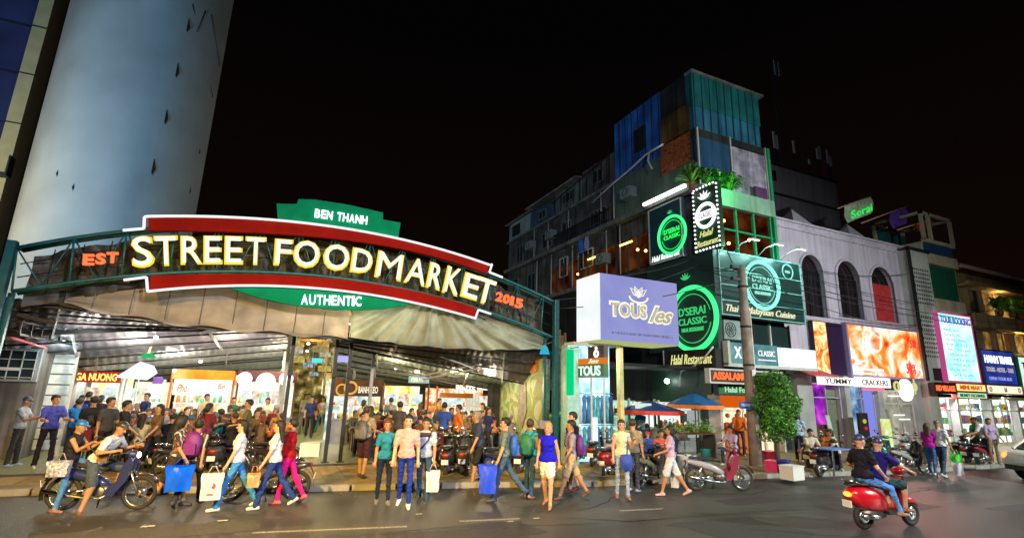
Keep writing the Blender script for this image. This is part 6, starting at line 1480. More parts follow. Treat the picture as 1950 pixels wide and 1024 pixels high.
# deeper aisle stalls
for i, (u0, u1, vv, cols, lb) in enumerate(((-.9,1.0,28,((.3,.25,.05),(.85,.7,.2),(.5,.6,.2)),'far yellow stall left of the aisle'),(3.0,5.2,28,((.25,.2,.05),(.75,.6,.2),(.8,.3,.1)),'far yellow stall right of the aisle'),(-.5,1.6,35,((.3,.3,.1),(.9,.8,.4),(.3,.5,.3)),'farthest stall left of the aisle'),(3.3,5.6,35,((.3,.3,.1),(.9,.8,.4),(.6,.3,.1)),'farthest stall right of the aisle'))):
    t = stall(lb, u0, u1, vv, CHAOS(8+i, 1.0, cols), mat('timber', (.22,.12,.05), .7, 0, .25, 5, .2), 2.6, light=30, lcol=(1,.85,.45))
    sign_on(t, u0, u1, vv-.1, 2.5, 2.95, emis_noise('far_sign_%d' % i, ((.6,.25,.02),(1,.65,.12),(.9,.8,.3)), .8, 2))
# pendant lamps
for i, (px, py, vv, c, lb) in enumerate(((617,640,19,(1,.95,.7),'bright bare bulb high over the aisle entrance'),(587,654,21,(1,.85,.5),'small bulb over the aisle left of the brightest one'),(585,668,23,(1,.85,.5),'lower small bulb over the aisle'),(846,673,18,(1,1,.9),'bright bulb under the right roof'),(753,703,20,(1,.9,.7),'small bulb under the right roof near the second stall'),(925,651,16.3,(1,.85,.35),'long yellow lamp under the draped tarpaulin'),(215,601,16.6,(1,1,.95),'left bulb under the beige tarpaulin'),(297,642,17.6,(1,1,.95),'left bulb under the pale roof'),(350,672,19.5,(1,1,.95),'middle bulb under the pale roof'),(382,688,20.5,(1,1,.95),'lower bulb under the pale roof'),(332,705,21,(1,.95,.8),'bulb at the corner of the orange stall'))):
    q = PV(px, py, vv); t = thing('hanging_lamp', lb, 'lamp', tuple(q), 0, 'bulbs hanging in the market')
    m = MB()
    if i == 5: m.rbox(q, (.8,.12,.08), (0,0,0))
    else: m.ball(q, .085 if i in (0,3) else .06, 8, 0, (1,1,.8))
    mk('bulb', m, emis('pendant_bulb', c, 9), t); m = MB(); m.bar(q+Vector((0,0,.06)), q+Vector((0,0,.35)), .012); mk('cord', m, DARKS, t)
for x, y, z, p, c in ((-3.6,18.2,3.0,90,(1,.9,.72)),(-1.2,18.6,3.1,90,(1,.86,.62)),(-3.0,21.0,2.9,70,(1,.93,.8)),(.4,21.2,3.0,60,(1,.85,.6)),(1.9,19,4.2,160,(1,.86,.42)),(2.0,25,4.2,130,(1,.84,.38)),(2.2,32,4.2,130,(1,.84,.38)),(4.0,18.3,2.9,70,(1,.84,.5)),(6.3,18.2,2.7,70,(1,.82,.5)),(5.4,20.4,2.7,60,(1,.82,.45)),(2.1,16.3,4.0,60,(1,.85,.4)),(-4.4,16.6,3.2,45,(1,.95,.85))):
    point('hanging_lamp_light', (x,y,z), p*1.35, c, .12)
# green wall bells (fan lamps)
for px, py, vv, lb in ((282,677,19,'green bell shaped lamp on a yellow stem under the left roof'),(853,702,19,'green bell shaped lamp on a stem under the right roof')):
    q = PV(px, py, vv); t = thing('green_lamp', lb, 'lamp', tuple(q)); m = MB(); m.lathe([(.20,-.06),(.18,.02),(.06,.08)], q, 12); mk('shade', m, emis('green_shade', (.03,.75,.2), .7), t)
    m = MB(); m.bar(q+Vector((0,0,.06)), q+Vector((.05,0,.42)), .05); mk('stem', m, mat('yellow_stem', (.6,.45,.1), .5), t)
# hanging service pipes and exit sign
t = thing('service_pipes', 'bundle of dark pipes and wires under the right roof', 'pipes', (6,16.5,3.1))
for a, b in (((800,716),(1038,668)),((806,722),(1040,676)),((620,600),(900,700)),((830,640),(830,665))): p, q = PV(*a, 16.6), PV(*b, 16.3); m = MB(); m.tube([p, q], .03, 5); mk('pipe', m, mat('pale_rafter', (.3,.32,.33), .5), t)
q = PV(825,648,16.2); m = MB(); m.box(q.x-.35,q.x+.45,16.0,16.6,q.z-.2,q.z+.15); tag(mk('speaker_box', m, BLACKP), 'black ventilation box hung under the draped tarpaulin', 'box')
q = PV(604,686,20); m = MB(); m.box(q.x-.18,q.x+.18,20,20.05,q.z-.08,q.z+.08); tag(mk('exit_sign', m, emis('teal_exit', (.1,.75,.75), 1.2)), 'small teal lit sign hanging over the aisle', 'sign')
q = PV(654,683,18); m = MB(); m.box(q.x-.2,q.x+.2,18,18.05,q.z-.1,q.z+.1); tag(mk('violet_sign', m, emis('violet_sign', (.45,.45,1), 1.1)), 'small violet lit sign between the two slim right posts', 'sign')
# ================================================================ objects right of the entrance
t = thing('bamboo_column', 'rough brown bamboo clad column between teal post and green kiosk pillar', 'column', (9.2,15.7,.1))
for k in range(5): x = 8.92+k*.11; m = MB(); m.tube([(x,15.6+(k % 2)*.03,.115),(x+.01,15.6,2.3),(x,15.61,4.2+.1*(k % 3))], [.06,.055,.05], 7); mk('bamboo_cane', m, mat('bamboo', (.30,.17,.08), .7, 0, .35, 6, .4), t)
t = thing('green_bin', 'dark green round topped rubbish bin beside the teal post', 'bin', tuple(PV(1062,800,15.0)))
q = PV(1062,790,15.0); m = MB(); m.lathe([(.20,1.0),(.26,1.05),(.28,1.45),(.30,1.47),(.28,1.55),(.15,1.66),(.02,1.68)], (q.x,15.0,0), 16); mk('lid', m, mat('bin_green', (.02,.16,.08), .4), t)
m = MB(); m.box(q.x-.25,q.x+.25,14.8,15.25,.12,1.0); mk('body', m, mat('bin_dark', (.03,.05,.05), .5), t)
t = thing('lavender_box', 'small lavender box on a dark cabinet left of the green bin', 'box', (8.35,15.0,.1)); q = PV(1038,793,15.0)
m = MB(); m.box(q.x-.14,q.x+.12,14.85,15.1,1.12,1.36); mk('box', m, mat('lavender', (.35,.33,.6), .5), t)
m = MB(); m.box(q.x-.2,q.x+.16,14.8,15.2,.12,1.12); tag(mk('cabinet', m, BLACKP), 'dark cabinet standing left of the green bin', 'cabinet')
# TOUS kiosk
k = thing('kiosk', 'glass fronted clothes kiosk with teal left pillar and yellow right pillar', 'kiosk', (9.7,14.3,.1))
m = MB(); m.box(8.55,8.98,14.1,14.5,.115,3.75); mk('left_pillar', m, mat('teal_white_pillar', (.30,.55,.52), .5), k)
m = MB(); m.box(8.5,8.75,14.05,14.1,2.2,3.6); mk('green_light_panel', m, emis('green_panel_lit', (.0,.75,.25), .9), k)
m = MB(); m.box(10.58,10.72,14.1,14.3,.115,3.85); mk('right_pillar', m, mat('yellow_pillar', (.6,.5,.18), .5), k)
m = MB(); m.box(8.98,10.57,14.68,14.78,.115,3.8); mk('back_wall', m, emis_noise('kiosk_back', ((.12,.4,.75),(.45,.8,.95),(.9,1,.95)), 1.5, 2.2), k)
m = MB(); m.box(8.9,10.75,14.3,14.9,3.8,3.88); mk('ceiling', m, mat('kiosk_ceiling', (.6,.6,.5), .5), k)
cm_ = {'b': mat('blue_dress', (.04,.16,.42), .8, 0, .4, 10, .3), 't': mat('teal_dress', (.05,.30,.38), .8, 0, .4, 10, .3), 'r': mat('red_dress', (.55,.03,.05), .8, 0, .3, 10, .3), 'w': mat('white_dress', (.6,.62,.65), .8, 0, .2, 10, .3), 'n': mat('navy_dress', (.02,.05,.16), .8, 0, .4, 10, .3)}
for j, c in enumerate('rwbbttbtn'):
    x = 9.08+j*.175
    for lvl, z in ((0,.75),(1,1.75)):
        m = MB(); cc = c if lvl else 'rwtbnbtbt'[j]
        m.loft([(z-.45,14.75,.085,.05,x),(z-.1,14.75,.07,.04,x),(z+.15,14.75,.05,.035,x),(z+.38,14.75,.075,.03,x),(z+.45,14.75,.02,.02,x)], 10, axis='z') if False else m.tube([(x,14.5+.03*math.sin(j),z-.45),(x,14.5,z-.1),(x,14.5,z+.15),(x,14.5,z+.36),(x,14.5,z+.45)], [.10,.08,.06,.075,.02], 9)
        mk('hanging_dress', m, cm_[cc], k)
m = MB(); m.tube([(9.0,14.5,2.25),(10.57,14.5,2.25)], .015, 6); m.tube([(9.0,14.5,1.25),(10.57,14.5,1.25)], .015, 6); mk('clothes_rail', m, CHROME, k)
for x in (9.55,10.05): m = MB(); m.box(x,x+.05,14.28,14.32,.12,3.8); mk('glazing_bar', m, WINF, k)
m = MB(); m.box(9.62,9.85,14.36,14.39,.3,1.5); mk('white_poster', m, emis('poster_white', (.8,.95,1), 1.2), k)
area('kiosk_light', (9.8,14.45,3.75), (9.8,14.0,0), 60, (.9,1,.95), 1.0)
s = thing('kiosk_box_sign', 'large boxy periwinkle blue sign reading TOUS les with gold flower emblem', 'sign', (11,14.2,3.92))
m = MB(); m.box(9.4,12.62,13.52,14.85,3.95,6.06); mk('box', m, mat('pale_box', (.5,.5,.5), .5), s)
m = MB(); m.box(9.42,12.62,13.48,13.52,3.93,6.08); mk('blue_face', m, emis_noise('periwinkle', ((.27,.29,.66),(.32,.34,.70),(.36,.34,.68)), .95, .5), s)
m = MB(); m.box(9.36,9.40,13.50,14.85,3.93,6.08); mk('white_face', m, emis_noise('side_white', ((.85,.95,.93),(.98,1,1),(.98,.95,1)), 1.0, .6), s)
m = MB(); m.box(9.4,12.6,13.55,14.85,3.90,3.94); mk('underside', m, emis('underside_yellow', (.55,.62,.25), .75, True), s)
GOLDL = emis('gold_letter', (1,.95,.72), 1.1); GOLDD = mat('gold_dark', (.16,.10,.02), .4)
for s_, x, w_, z, hh, sh_ in (('TOUS',9.75,1.42,4.72,.42,0),('les',11.3,1.0,4.62,.52,.5)):
    m = MB(); text(m, s_, (x-.05,13.44,z-.05), (1,0,0), (0,0,1), w_+.12, hh+.12, .03, .065, sh_); l_ = mk('lettering', m, GOLDL, s)
    m = MB(); text(m, s_, (x,13.40,z), (1,0,0), (0,0,1), w_, hh, .02, .022, sh_); mk('letter_inlay', m, GOLDD, l_)
m = MB(); c = Vector((10.9,13.43,5.45))
for a0, r in ((0,.17),(.3,.3),(-.3,.3),(.62,.36),(-.62,.36)):
    d = Vector((math.sin(a0*1.5),0,math.cos(a0*1.5))); sd = Vector((d.z,0,-d.x)); 
    m.tube([c+d*-.05, c+d*r*.5+sd*.09, c+d*r*1.15, c+d*r*.5-sd*.09, c+d*-.05], .018, 6)
m.tube([c+Vector((.38*math.cos(a),0,-.02+.2*math.sin(a))) for a in np.linspace(PI,2*PI,14)], .03, 6); mk('flower_emblem', m, GOLDL, s)
m = MB(); text(m, '43 THU KHOA HUAN, BEN THANH WARD, DISTRICT 1', (9.8,13.46,4.12), (1,0,0), (0,0,1), 2.5, .09, .01, .01); mk('address_line', m, mat('dark_print', (.03,.03,.08), .5), s)
b = thing('small_blade_sign', 'small black, orange and green blade sign reading TOUS on the kiosk', 'sign', (8.9,13.9,2.9))
a0, a1 = PU(1101,700,8.75), PU(1150,690,8.75)
y0, y1 = a0.y, a1.y; z0, z1 = PU(1148,718,8.75).z, PU(1148,657,8.75).z
m = MB(); m.box(8.75,8.9,y1,y0,z0,z0+(z1-z0)*.42); mk('green_part', m, mat('sign_green2', (.01,.10,.03), .4), b)
m = MB(); m.box(8.75,8.9,y1,y0,z0+(z1-z0)*.42,z0+(z1-z0)*.62); mk('orange_part', m, emis('orange_strip', (.9,.25,.02), .8), b)
m = MB(); m.box(8.75,8.9,y1,y0-(y0-y1)*.4,z0+(z1-z0)*.62,z1); mk('black_part', m, mat('sign_black', (.03,.01,.01), .5), b)
W_ = emis('pale_green_letter', (.7,1,.8), 1.2); ly = y0-y1
m = MB(); text(m, 'TOUS', (8.73,y0-.05*ly,z0+.05), (0,-1,0), (0,0,1), ly*.85, (z1-z0)*.32, .02, .03); mk('lettering', m, W_, b)
m = MB(); text(m, 'les', (8.73,y0-.45*ly,z0+(z1-z0)*.45), (0,-1,0), (0,0,1), ly*.4, (z1-z0)*.14, .02, .01, .4); mk('lettering', m, emis('cream_face', (1,.85,.62), 1.2), b)
m = MB(); m.ring((8.72,y1+ly*.25,z0+(z1-z0)*.75), .09, .03, 'x', 16, 6); m.ball((8.72,y1+ly*.25,z0+(z1-z0)*.93), .045, 8); mk('drop_logo', m, emis('white_letter', (1,1,1), 1.5), b)
m = MB(); m.tube([(8.7,y0-.1,z1+.02),(8.65,y0+.3,z1+.0)], .012, 5); mk('bracket', m, DARKS, b)
# dark space with stalls between kiosk and corner house
t = thing('dark_shed', 'dark shed wall and ceiling behind the umbrella stalls', 'building', (13,18.8,.1))
m = MB(); m.box(10.75,15.95,18.8,19,.115,3.3); m.box(10.75,15.9,15.2,19,3.25,3.35); mk('wall', m, wallmat('shed_dark', (.014,.015,.014), .4), t)
m = MB(); m.box(15.86,15.99,15.3,18.8,.115,3.25); mk('side_wall', m, mat('green_side', (.02,.05,.035), .5), t)
for px, py in ((1270,725),(1316,727)): q = PV(px, py, 17.5); m = MB(); m.ball(q, .11, 8); tag(mk('bare_bulb', m, emis('cold_bulb', (.85,1,.92), 22, True)), 'cold white bulb under the dark shed, %s one' % ('left' if px < 1300 else 'right'), 'lamp', 'bulbs under the dark shed')
point('shed_lamp', (13.4,17.2,2.6), 40, (.85,1,.92))
def panel_stall(label, a, b, v, zt, cols, frame, light=True):
    u0, u1 = PV(*a, v).x, PV(*b, v).x
    return stall(label, u0, u1, v, emis_noise('ps_'+label[:8].replace(' ','_'), cols, 1.15, 3, True, 5, .3), frame, zt, menu=3, depth=1.2, light=25 if light else 0)
t = panel_stall('green white food cart with glass case left of the umbrella stall', (1198,800), (1250,800), 15.6, 2.0, ((.08,.30,.22),(.35,.6,.5),(.7,.9,.8)), mat('green_white_wall', (.25,.42,.33), .2))
t = panel_stall('brightly lit white menu stall under the blue umbrella', (1254,790), (1336,790), 15.8, 1.95, ((.8,.95,.9),(1,1,1),(.95,.6,.4)), WINF)
m = MB(); q = PV(1318,800,15.6); m.box(q.x-.3,q.x+.2,15.5,15.55,.7,1.7); mk('poster_board', m, emis('poster_grey', (.45,.5,.5), .8), t)
def para(label, px, py, v, r, c1, c2, flat=.35):
    q = PV(px, py, v); t = thing('market_umbrella', label, 'umbrella', (q.x,v,.12)); m = MB(); k_ = 8
    for j in range(k_):
        a, b = 2*PI*j/k_, 2*PI*(j+1)/k_; A = Vector((q.x+r*math.cos(a),v+r*math.sin(a),q.z-flat)); B = Vector((q.x+r*math.cos(b),v+r*math.sin(b),q.z-flat)); T_p = Vector((q.x,v,q.z+.12))
        m.add([T_p, A, B], [(0,1,2)], 0); dn = Vector((0,0,-.14)); m.add([A, B, B+dn, A+dn], [(0,1,2,3)], 1)
    mk('canopy', m, [c1, c2], t); m = MB(); m.tube([(q.x,v,.12),(q.x,v,q.z+.15)], .025, 6); mk('pole', m, DARKS, t)
UBL = mat('umbrella_blue', (.015,.12,.36), .6); UOR = mat('umbrella_orange', (.75,.20,.02), .6); URD = mat('umbrella_red', (.55,.04,.02), .6)
para('large blue umbrella with orange valance in front of the orange shop', 1322, 752, 15.4, 1.05, UBL, UOR)
para('dark blue umbrella with red valance over the green food cart', 1235, 768, 15.4, 1.25, mat('umbrella_navy', (.01,.03,.14), .6), URD, .22)
m = MB(); q = PV(1228,773,14.9); m.box(q.x-.35,q.x+.3,14.9,15.0,q.z-.08,q.z+.1); tag(mk('white_sign', m, emis('small_white_sign', (.8,.95,.85), .9)), 'small white sign under the dark blue umbrella', 'sign')
# orange shop below the long teal sign
s = shop('snack_shop', 'small orange shop with round logo left of the utility pole', 15.9, 19.3, 14.9, 2.3, emis_noise('orange_shop_back', ((.55,.2,.05),(1,.75,.45),(1,.9,.6),(.9,.3,.06)), 1.2, 2.2, True, 5, .3), .55)
m = MB(); m.box(15.8,19.3,14.7,14.85,1.85,2.32); ob_ = mk('orange_fascia', m, emis('orange_fascia', (.9,.14,.01), .75), s)
m = MB(); m.lathe([(.02,14.64),(.16,14.65),(.16,14.7)], (17.2,0,2.08), 16, 'y'); mk('round_logo', m, emis('pale_green_face', (.55,.9,.55), .95), ob_)
m = MB(); m.box(16.0,17.6,14.8,15.3,.13,1.0); mk('counter', m, mat('orange_post', (.6,.13,.01), .5), s)
for j in range(5): m = MB(); m.lathe([(.12,1.0),(.14,1.25),(.05,1.3)], (16.2+j*.3,14.95,0), 8); mk('pot', m, mat('pot_red', (.4,.06,.02), .4), s)
for j in range(3): m = MB(); m.ball((16.2+j*.5,14.9,1.55), .09, 8); mk('hanging_lantern', m, mat('pot_red', (.4,.06,.02), .4), s)
point('orange_shop_lamp', (17.4,14.5,1.9), 22, (1,.7,.4))
panel_sign('red lit letter sign reading ASSALAMU ALAIKUM on a white framed board', 14.6, 18.4, 14.1, 2.78, 3.2, mat('sign_black', (.03,.01,.01), .5), WINF, [('ASSALAMU ALAIKUM',14.7,2.86,3.4,.28,emis('red_orange_letter', (1,.14,.04), 1.8),.03)])
panel_sign('dark green shop sign with pale script under the red lettered sign', 15.4, 17.9, 14.5, 2.36, 2.66, mat('sign_green3', (.01,.14,.05), .4), DARKS, [('Halal Food',15.7,2.42,1.4,.2,emis('pale_green_face', (.55,.9,.55), .95),.01)])
# utility pole, street sign, cables
p0 = GR(1441,893); q1 = PV(1408,506,p0.y)
p = thing('utility_pole', 'tall weathered concrete utility pole with stickers and cables', 'pole', tuple(p0))
m = MB(); m.tube([(p0.x,p0.y,0),(p0.x,p0.y,3.5),(p0.x,p0.y,q1.z)], [.21,.17,.13], 8); mk('shaft', m, mat('pole_concrete', (.26,.21,.18), .8, 0, .35, 3, .3), p)
for z, w_, c in ((1.2,.2,'w'),(1.55,.16,'b'),(1.9,.2,'w'),(2.2,.14,'w'),(.9,.15,'b'),(2.45,.16,'w'),(1.0,.12,'w'),(1.75,.12,'b'),(2.95,.14,'w')):
    m = MB(); x = p0.x+random.uniform(-.06,.04); m.box(x-w_/2,x+w_/2,p0.y-.215,p0.y-.20,z,z+.22); mk('sticker', m, mat('sticker_'+c, (.5,.5,.55) if c == 'w' else (.2,.28,.5), .6, 0, .3, 20, .1), p)
for z in (3.3,4.6,6.0): m = MB(); m.lathe([(.19,z),(.19,z+.06)], (p0.x,p0.y,0), 10); mk('steel_band', m, DARKS, p)
m = MB(); m.box(p0.x-.5,p0.x+.15,p0.y-.06,p0.y+.06,q1.z-.12,q1.z-.02); m.box(p0.x-.5,p0.x+.15,p0.y-.06,p0.y+.06,q1.z-.55,q1.z-.45); mk('cross_arm', m, DARKS, p)
q = GR(1426,893); sg = PV(1424,771,p0.y-.25)
t = thing('street_sign', 'small blue street name plate on the utility pole', 'sign', tuple(sg)); m = MB(); m.box(sg.x-.38,sg.x+.38,p0.y-.27,p0.y-.25,sg.z-.11,sg.z+.11); mk('plate', m, mat('street_blue', (.02,.06,.4), .4), t)
m = MB(); text(m, 'THU KHOA HUAN', (sg.x-.33,p0.y-.28,sg.z-.04), (1,0,0), (0,0,1), .66, .09, .005, .01); mk('lettering', m, mat('white_print', (.7,.7,.7), .5), t)
c = 0
for a, z0, b_ in (((0,-.1),-.1,(15.8,16.2,7.9)),((0,0),-.12,(15.8,16.4,7.7)),((0,0),-.5,(15.75,15.2,7.4)),((0,0),-.5,(16.2,14.4,8.1)),((0,0),-.1,(60,15,9.2)),((0,0),-.3,(60,15,8.8))):
    A = Vector((p0.x,p0.y,q1.z+z0)); B = Vector(b_); m = MB(); n_ = 14; sag = (B-A).length*.03
    m.tube([A.lerp(B, k/n_)-Vector((0,0,sag*4*(k/n_)*(1-k/n_))) for k in range(n_+1)], .018, 5); mk('cable', m, BLACKP, p); c += 1
m = MB(); m.tube([(p0.x+.22,p0.y-.05,0.1),(p0.x+.2,p0.y-.05,5.2)], .03, 6); mks('conduit', m, mat('pvc', (.6,.6,.58), .4), p)
for a_, b_ in (((15.75,15.6,7.9),(9.6,14.9,6.2)),((15.75,15.2,7.6),(8.5,14.9,5.3)),((15.7,19,10.9),(15.7,33,11.3)),((15.75,16,8.0),(15.7,28,8.0)),((20.6,15.3,8.3),(31,15.2,9.0)),((20.7,15.3,8.0),(45,14.9,8.3)),((p0.x,p0.y,q1.z-.2),(31,15.2,6.2)),((p0.x,p0.y,q1.z-.35),(8.6,14.7,5.0))):
    A = Vector(a_); B = Vector(b_); m = MB(); n_ = 16; sag = (B-A).length*.035
    m.tube([A.lerp(B, k/n_)-Vector((0,0,sag*4*(k/n_)*(1-k/n_))) for k in range(n_+1)], .016, 5); mk('cable', m, BLACKP, p)
# street tree
tp = GR(1482,897); tp.z = .11
tr = thing('street_tree', 'bushy small leafed street tree right of the utility pole', 'tree', tuple(tp))
m = MB(); m.tube([tp, tp+Vector((.05,0,.8)), tp+Vector((-.03,.05,1.6)), tp+Vector((.05,0,2.4))], [.09,.075,.06,.03], 8)
for k_ in range(14):
    a = k_*2.4; z = .9+k_*.11; s0 = tp+Vector((0,0,z)); m.tube([s0, s0+Vector((.3*math.cos(a),.3*math.sin(a),.25)), s0+Vector((.6*math.cos(a),.6*math.sin(a),.55))], [.03,.02,.008], 5)
mk('trunk', m, mat('bark', (.09,.06,.04), .9, 0, .4, 15, .6), tr)
LEAF = [mat('leaf_a', (.06,.24,.02), .5, 0, .25, 4, .1), mat('leaf_b', (.12,.38,.03), .5, 0, .25, 4, .1), mat('leaf_c', (.03,.12,.012), .55, 0, .25, 4, .1)]
def leaf_cloud(center_fn, n, s, mats=3):
    V = []; F = []; Mi = []
    for i in range(n):
        c, w_ = center_fn(i); d = Vector((random.gauss(0,1), random.gauss(0,1), random.gauss(0,.7))).normalized(); e = d.orthogonal().normalized(); e = Matrix.Rotation(random.random()*6.28, 3, d) @ e; sz = s*random.uniform(.6,1.3); o = len(V)
        f = d.cross(e); V += [c-f*sz*.9, c-e*sz*.35+d*sz*.08, c+f*sz*.9, c+e*sz*.35+d*sz*.08]; F.append((o,o+1,o+2,o+3)); Mi.append(w_)
    m = MB(); m.v = [tuple(q) for q in V]; m.f = F; m.m = Mi; m.sm = [False]*len(F); return m
clumps = []
for i in range(46):
    a = random.random()*6.283; z = random.random(); r = (.26+.34*math.sin(z*PI*.9+.25))*random.uniform(.35,1.05); clumps.append((tp+Vector((r*math.cos(a)+.05, r*math.sin(a), 1.05+z*1.78)), random.uniform(.20,.36), random.choice((0,0,1,2,2))))
_ = 0
def cf(i):
    c, r, k_ = clumps[i % len(clumps)]; d = Vector((random.gauss(0,1),random.gauss(0,1),random.gauss(0,.8))); d = d.normalized()*r*random.uniform(.6,1.12); return c+d, k_ if random.random() < .7 else random.randrange(3)
tag(mk('crown', leaf_cloud(cf, 15000, .062), LEAF, tr))
# balcony plants on the corner house and at the colonial house
def plant(label, c, r, n, s, pot=True):
    t = thing('potted_plant', label, 'plant', tuple(c)); C = Vector(c)
    m = MB(); m.lathe([(.12,0),(.17,.25),(.18,.27)], C, 10); mk('pot', m, mat('clay_pot', (.22,.08,.04), .7), t)
    m = MB()
    for i in range(n):
        a = random.random()*6.28; l_ = r*random.uniform(.5,1.1); up_ = random.uniform(.2,1.0)*r; b0 = C+Vector((0,0,.25)); mid = b0+Vector((l_*.5*math.cos(a),l_*.5*math.sin(a),up_)); e = b0+Vector((l_*math.cos(a),l_*math.sin(a),up_*.6)); w_ = Vector((-math.sin(a),math.cos(a),0))*s
        m.add([b0, mid+w_, e, mid-w_], [(0,1,2,3)], random.randrange(3))
    mk('leaves', m, LEAF, t)
for i, (px, py, lb) in enumerate(((1325,345,'left spiky plant on the corner house balcony above the bulb edged sign'),(1348,338,'second spiky plant on the corner house balcony'),(1372,340,'third spiky plant on the corner house balcony'),(1395,338,'right spiky plant on the corner house balcony'))):
    q = PV(px, py, 15.2); plant(lb, (q.x,15.45,10.93), .85, 110, .05)
for i, (x, z, lb) in enumerate(((39.2,7.35,'left bushy plant on the colonial house balcony'),(40.6,7.35,'middle bushy plant on the colonial house balcony'),(41.8,7.35,'right bushy plant on the colonial house balcony'))): plant(lb, (x,15.0,z), .9, 120, .07)
point('green_glow', (17.2,14.6,10.9), 60, (.1,1,.25), .2)
# ================================================================ crowd at the tables
PROTO = []
def proto(**kw):
    (V, F, L), hm, hands, dz = body_data(vox=.024, **kw)
    dm = [skin_mat('tan'), cloth((.4,.4,.4), 'shirt'), cloth((.05,.05,.08), 'trousers'), mat('shoe', (.1,.1,.1), .6, 0, .1, 8, .05), mat('eye_dark', (.015,.01,.01), .4, 0, .1, 5, 0), mat('lips', (.35,.10,.09), .5, 0, .1, 5, 0)]
    me = mesh_from('person', V, F, L, dm); hme = mesh_from('hair', hm[0], hm[1], None, [hair_mat('black')]) if hm else None
    return (me, hme, kw.get('hair', 'short'), kw.get('fem', False))
SEAT = dict(hip=((82,84,10),(80,86,8)))
SP = [proto(H=1.66, lean=14, arms=((42,8,62),(38,8,70)), hair='short', top='tee', head=(10,12), **SEAT),
      proto(H=1.60, fem=True, lean=8, arms=((30,8,80),(50,6,60)), hair='long', top='tee', bottom='slim', head=(-25,5), **SEAT),
      proto(H=1.68, lean=24, arms=((58,10,40),(55,10,52)), hair='short', top='shirt', head=(-10,15), **SEAT),
      proto(H=1.58, fem=True, lean=16, arms=((44,6,66),(20,12,95)), hair='pony', top='tank', bottom='slim', head=(30,0), **SEAT),
      proto(H=1.70, lean=2, arms=((25,14,70),(30,14,60)), hair='short', top='long', head=(40,0), fat=1.08, **SEAT),
      proto(H=1.62, fem=True, lean=20, arms=((55,6,50),(50,6,55)), hair='bob', top='tee', bottom='slim', head=(0,20), **SEAT),
      proto(H=1.64, lean=10, arms=((20,10,100),(45,8,60)), hair='cap', top='tee', head=(-35,0), **SEAT)]
ST = [proto(H=1.70, arms=((10,10,70),(-4,8,12)), hair='short', top='tee', hip=((3,2,3),(-3,2,3)), head=(20,5)),
      proto(H=1.60, fem=True, arms=((25,8,80),(20,8,80)), hair='pony', top='tee', bottom='slim', hip=((3,2,3),(-3,2,3)), head=(-20,10)),
      proto(H=1.68, hair='short', top='shirt', **WALK), proto(H=1.60, fem=True, hair='long', top='tee', bottom='jeans', **WALK2)]
CC = {'rust red':(.30,.05,.03),'olive':(.12,.11,.04),'black':(.02,.02,.025),'navy':(.02,.03,.10),'white':(.6,.58,.55),'mustard':(.40,.25,.05),'grey':(.22,.22,.22),'brown':(.14,.08,.04),'orange':(.60,.16,.03),'teal':(.03,.20,.22),'maroon':(.14,.02,.03),'cream':(.45,.40,.28),'royal blue':(.03,.07,.35),'dark green':(.03,.10,.05),'pink':(.50,.20,.22),'charcoal':(.06,.06,.065)}
DARKSET = ['black','olive','brown','maroon','charcoal','navy','rust red','dark green','black','brown','mustard','grey','cream','white','teal','orange','royal blue','pink']
def crowd_person(P_, label, loc, yaw, col, bot, skin, hc, group, sc=1.0):
    me, hme, hs, fem = P_
    t = bpy.data.objects.new('person', me); COL.objects.link(t); t.location = loc; t.rotation_euler = (0,0,yaw); t.scale = (sc,)*3
    for i, m in ((0, skin_mat(skin)), (1, cloth(CC[col], 'shirt')), (2, cloth(CC[bot], 'trousers'))):
        t.material_slots[i].link = 'OBJECT'; t.material_slots[i].material = m
    t['label'] = label; t['category'] = 'person'; t['group'] = group
    if hme:
        h = bpy.data.objects.new('cap' if hs == 'cap' else 'hair', hme); COL.objects.link(h); h.parent = t
        h.material_slots[0].link = 'OBJECT'; h.material_slots[0].material = hair_mat(hc) if hs != 'cap' else mat('cap', (.05,.05,.06), .7)
    return t
ORD = ['first','second','third','fourth','fifth','sixth','seventh','eighth','ninth','tenth','eleventh','twelfth','thirteenth']
rnd = random.Random(11)
TABM = mat('table_wood', (.20,.12,.06), .5, 0, .2, 5, .1); LEGM = mat('table_steel', (.12,.12,.12), .4, .7)
def table(x, y, w_, d_, label, group):
    t = thing('dining_table', label, 'table', (x,y,.13), 0, group)
    m = MB(); m.box(x-w_/2,x+w_/2,y-d_/2,y+d_/2,.84,.88); mk('tabletop', m, TABM, t)
    for sx in (-1,1):
        for sy in (-1,1): m = MB(); m.box(x+sx*(w_/2-.06)-.02,x+sx*(w_/2-.06)+.02,y+sy*(d_/2-.06)-.02,y+sy*(d_/2-.06)+.02,.13,.84); mk('leg', m, LEGM, t)
bowlp = None
def dish(x, y, where, kind):
    z = .88
    m = MB()
    if kind == 'bowl': m.lathe([(.04,0),(.09,.05),(.095,.055),(.08,.05),(.02,.02)], (x,y,z), 10); mt = mat('white_bowl', (.65,.65,.62), .3); lb = 'white bowl on the '+where
    elif kind == 'beer': m.lathe([(.03,0),(.03,.14),(.012,.2),(.012,.24)], (x,y,z), 8); mt = mat('beer_green', (.03,.22,.05), .15); lb = 'green bottle on the '+where
    else: m.lathe([(.03,0),(.035,.13),(.033,.13)], (x,y,z), 8); mt = mat('drink_orange', (.6,.22,.03), .2); lb = 'orange drink on the '+where
    tag(mk(kind if kind != 'beer' else 'bottle', m, mt), lb, 'tableware' if kind == 'bowl' else 'drink', 'dishes on the market tables')
STP = None
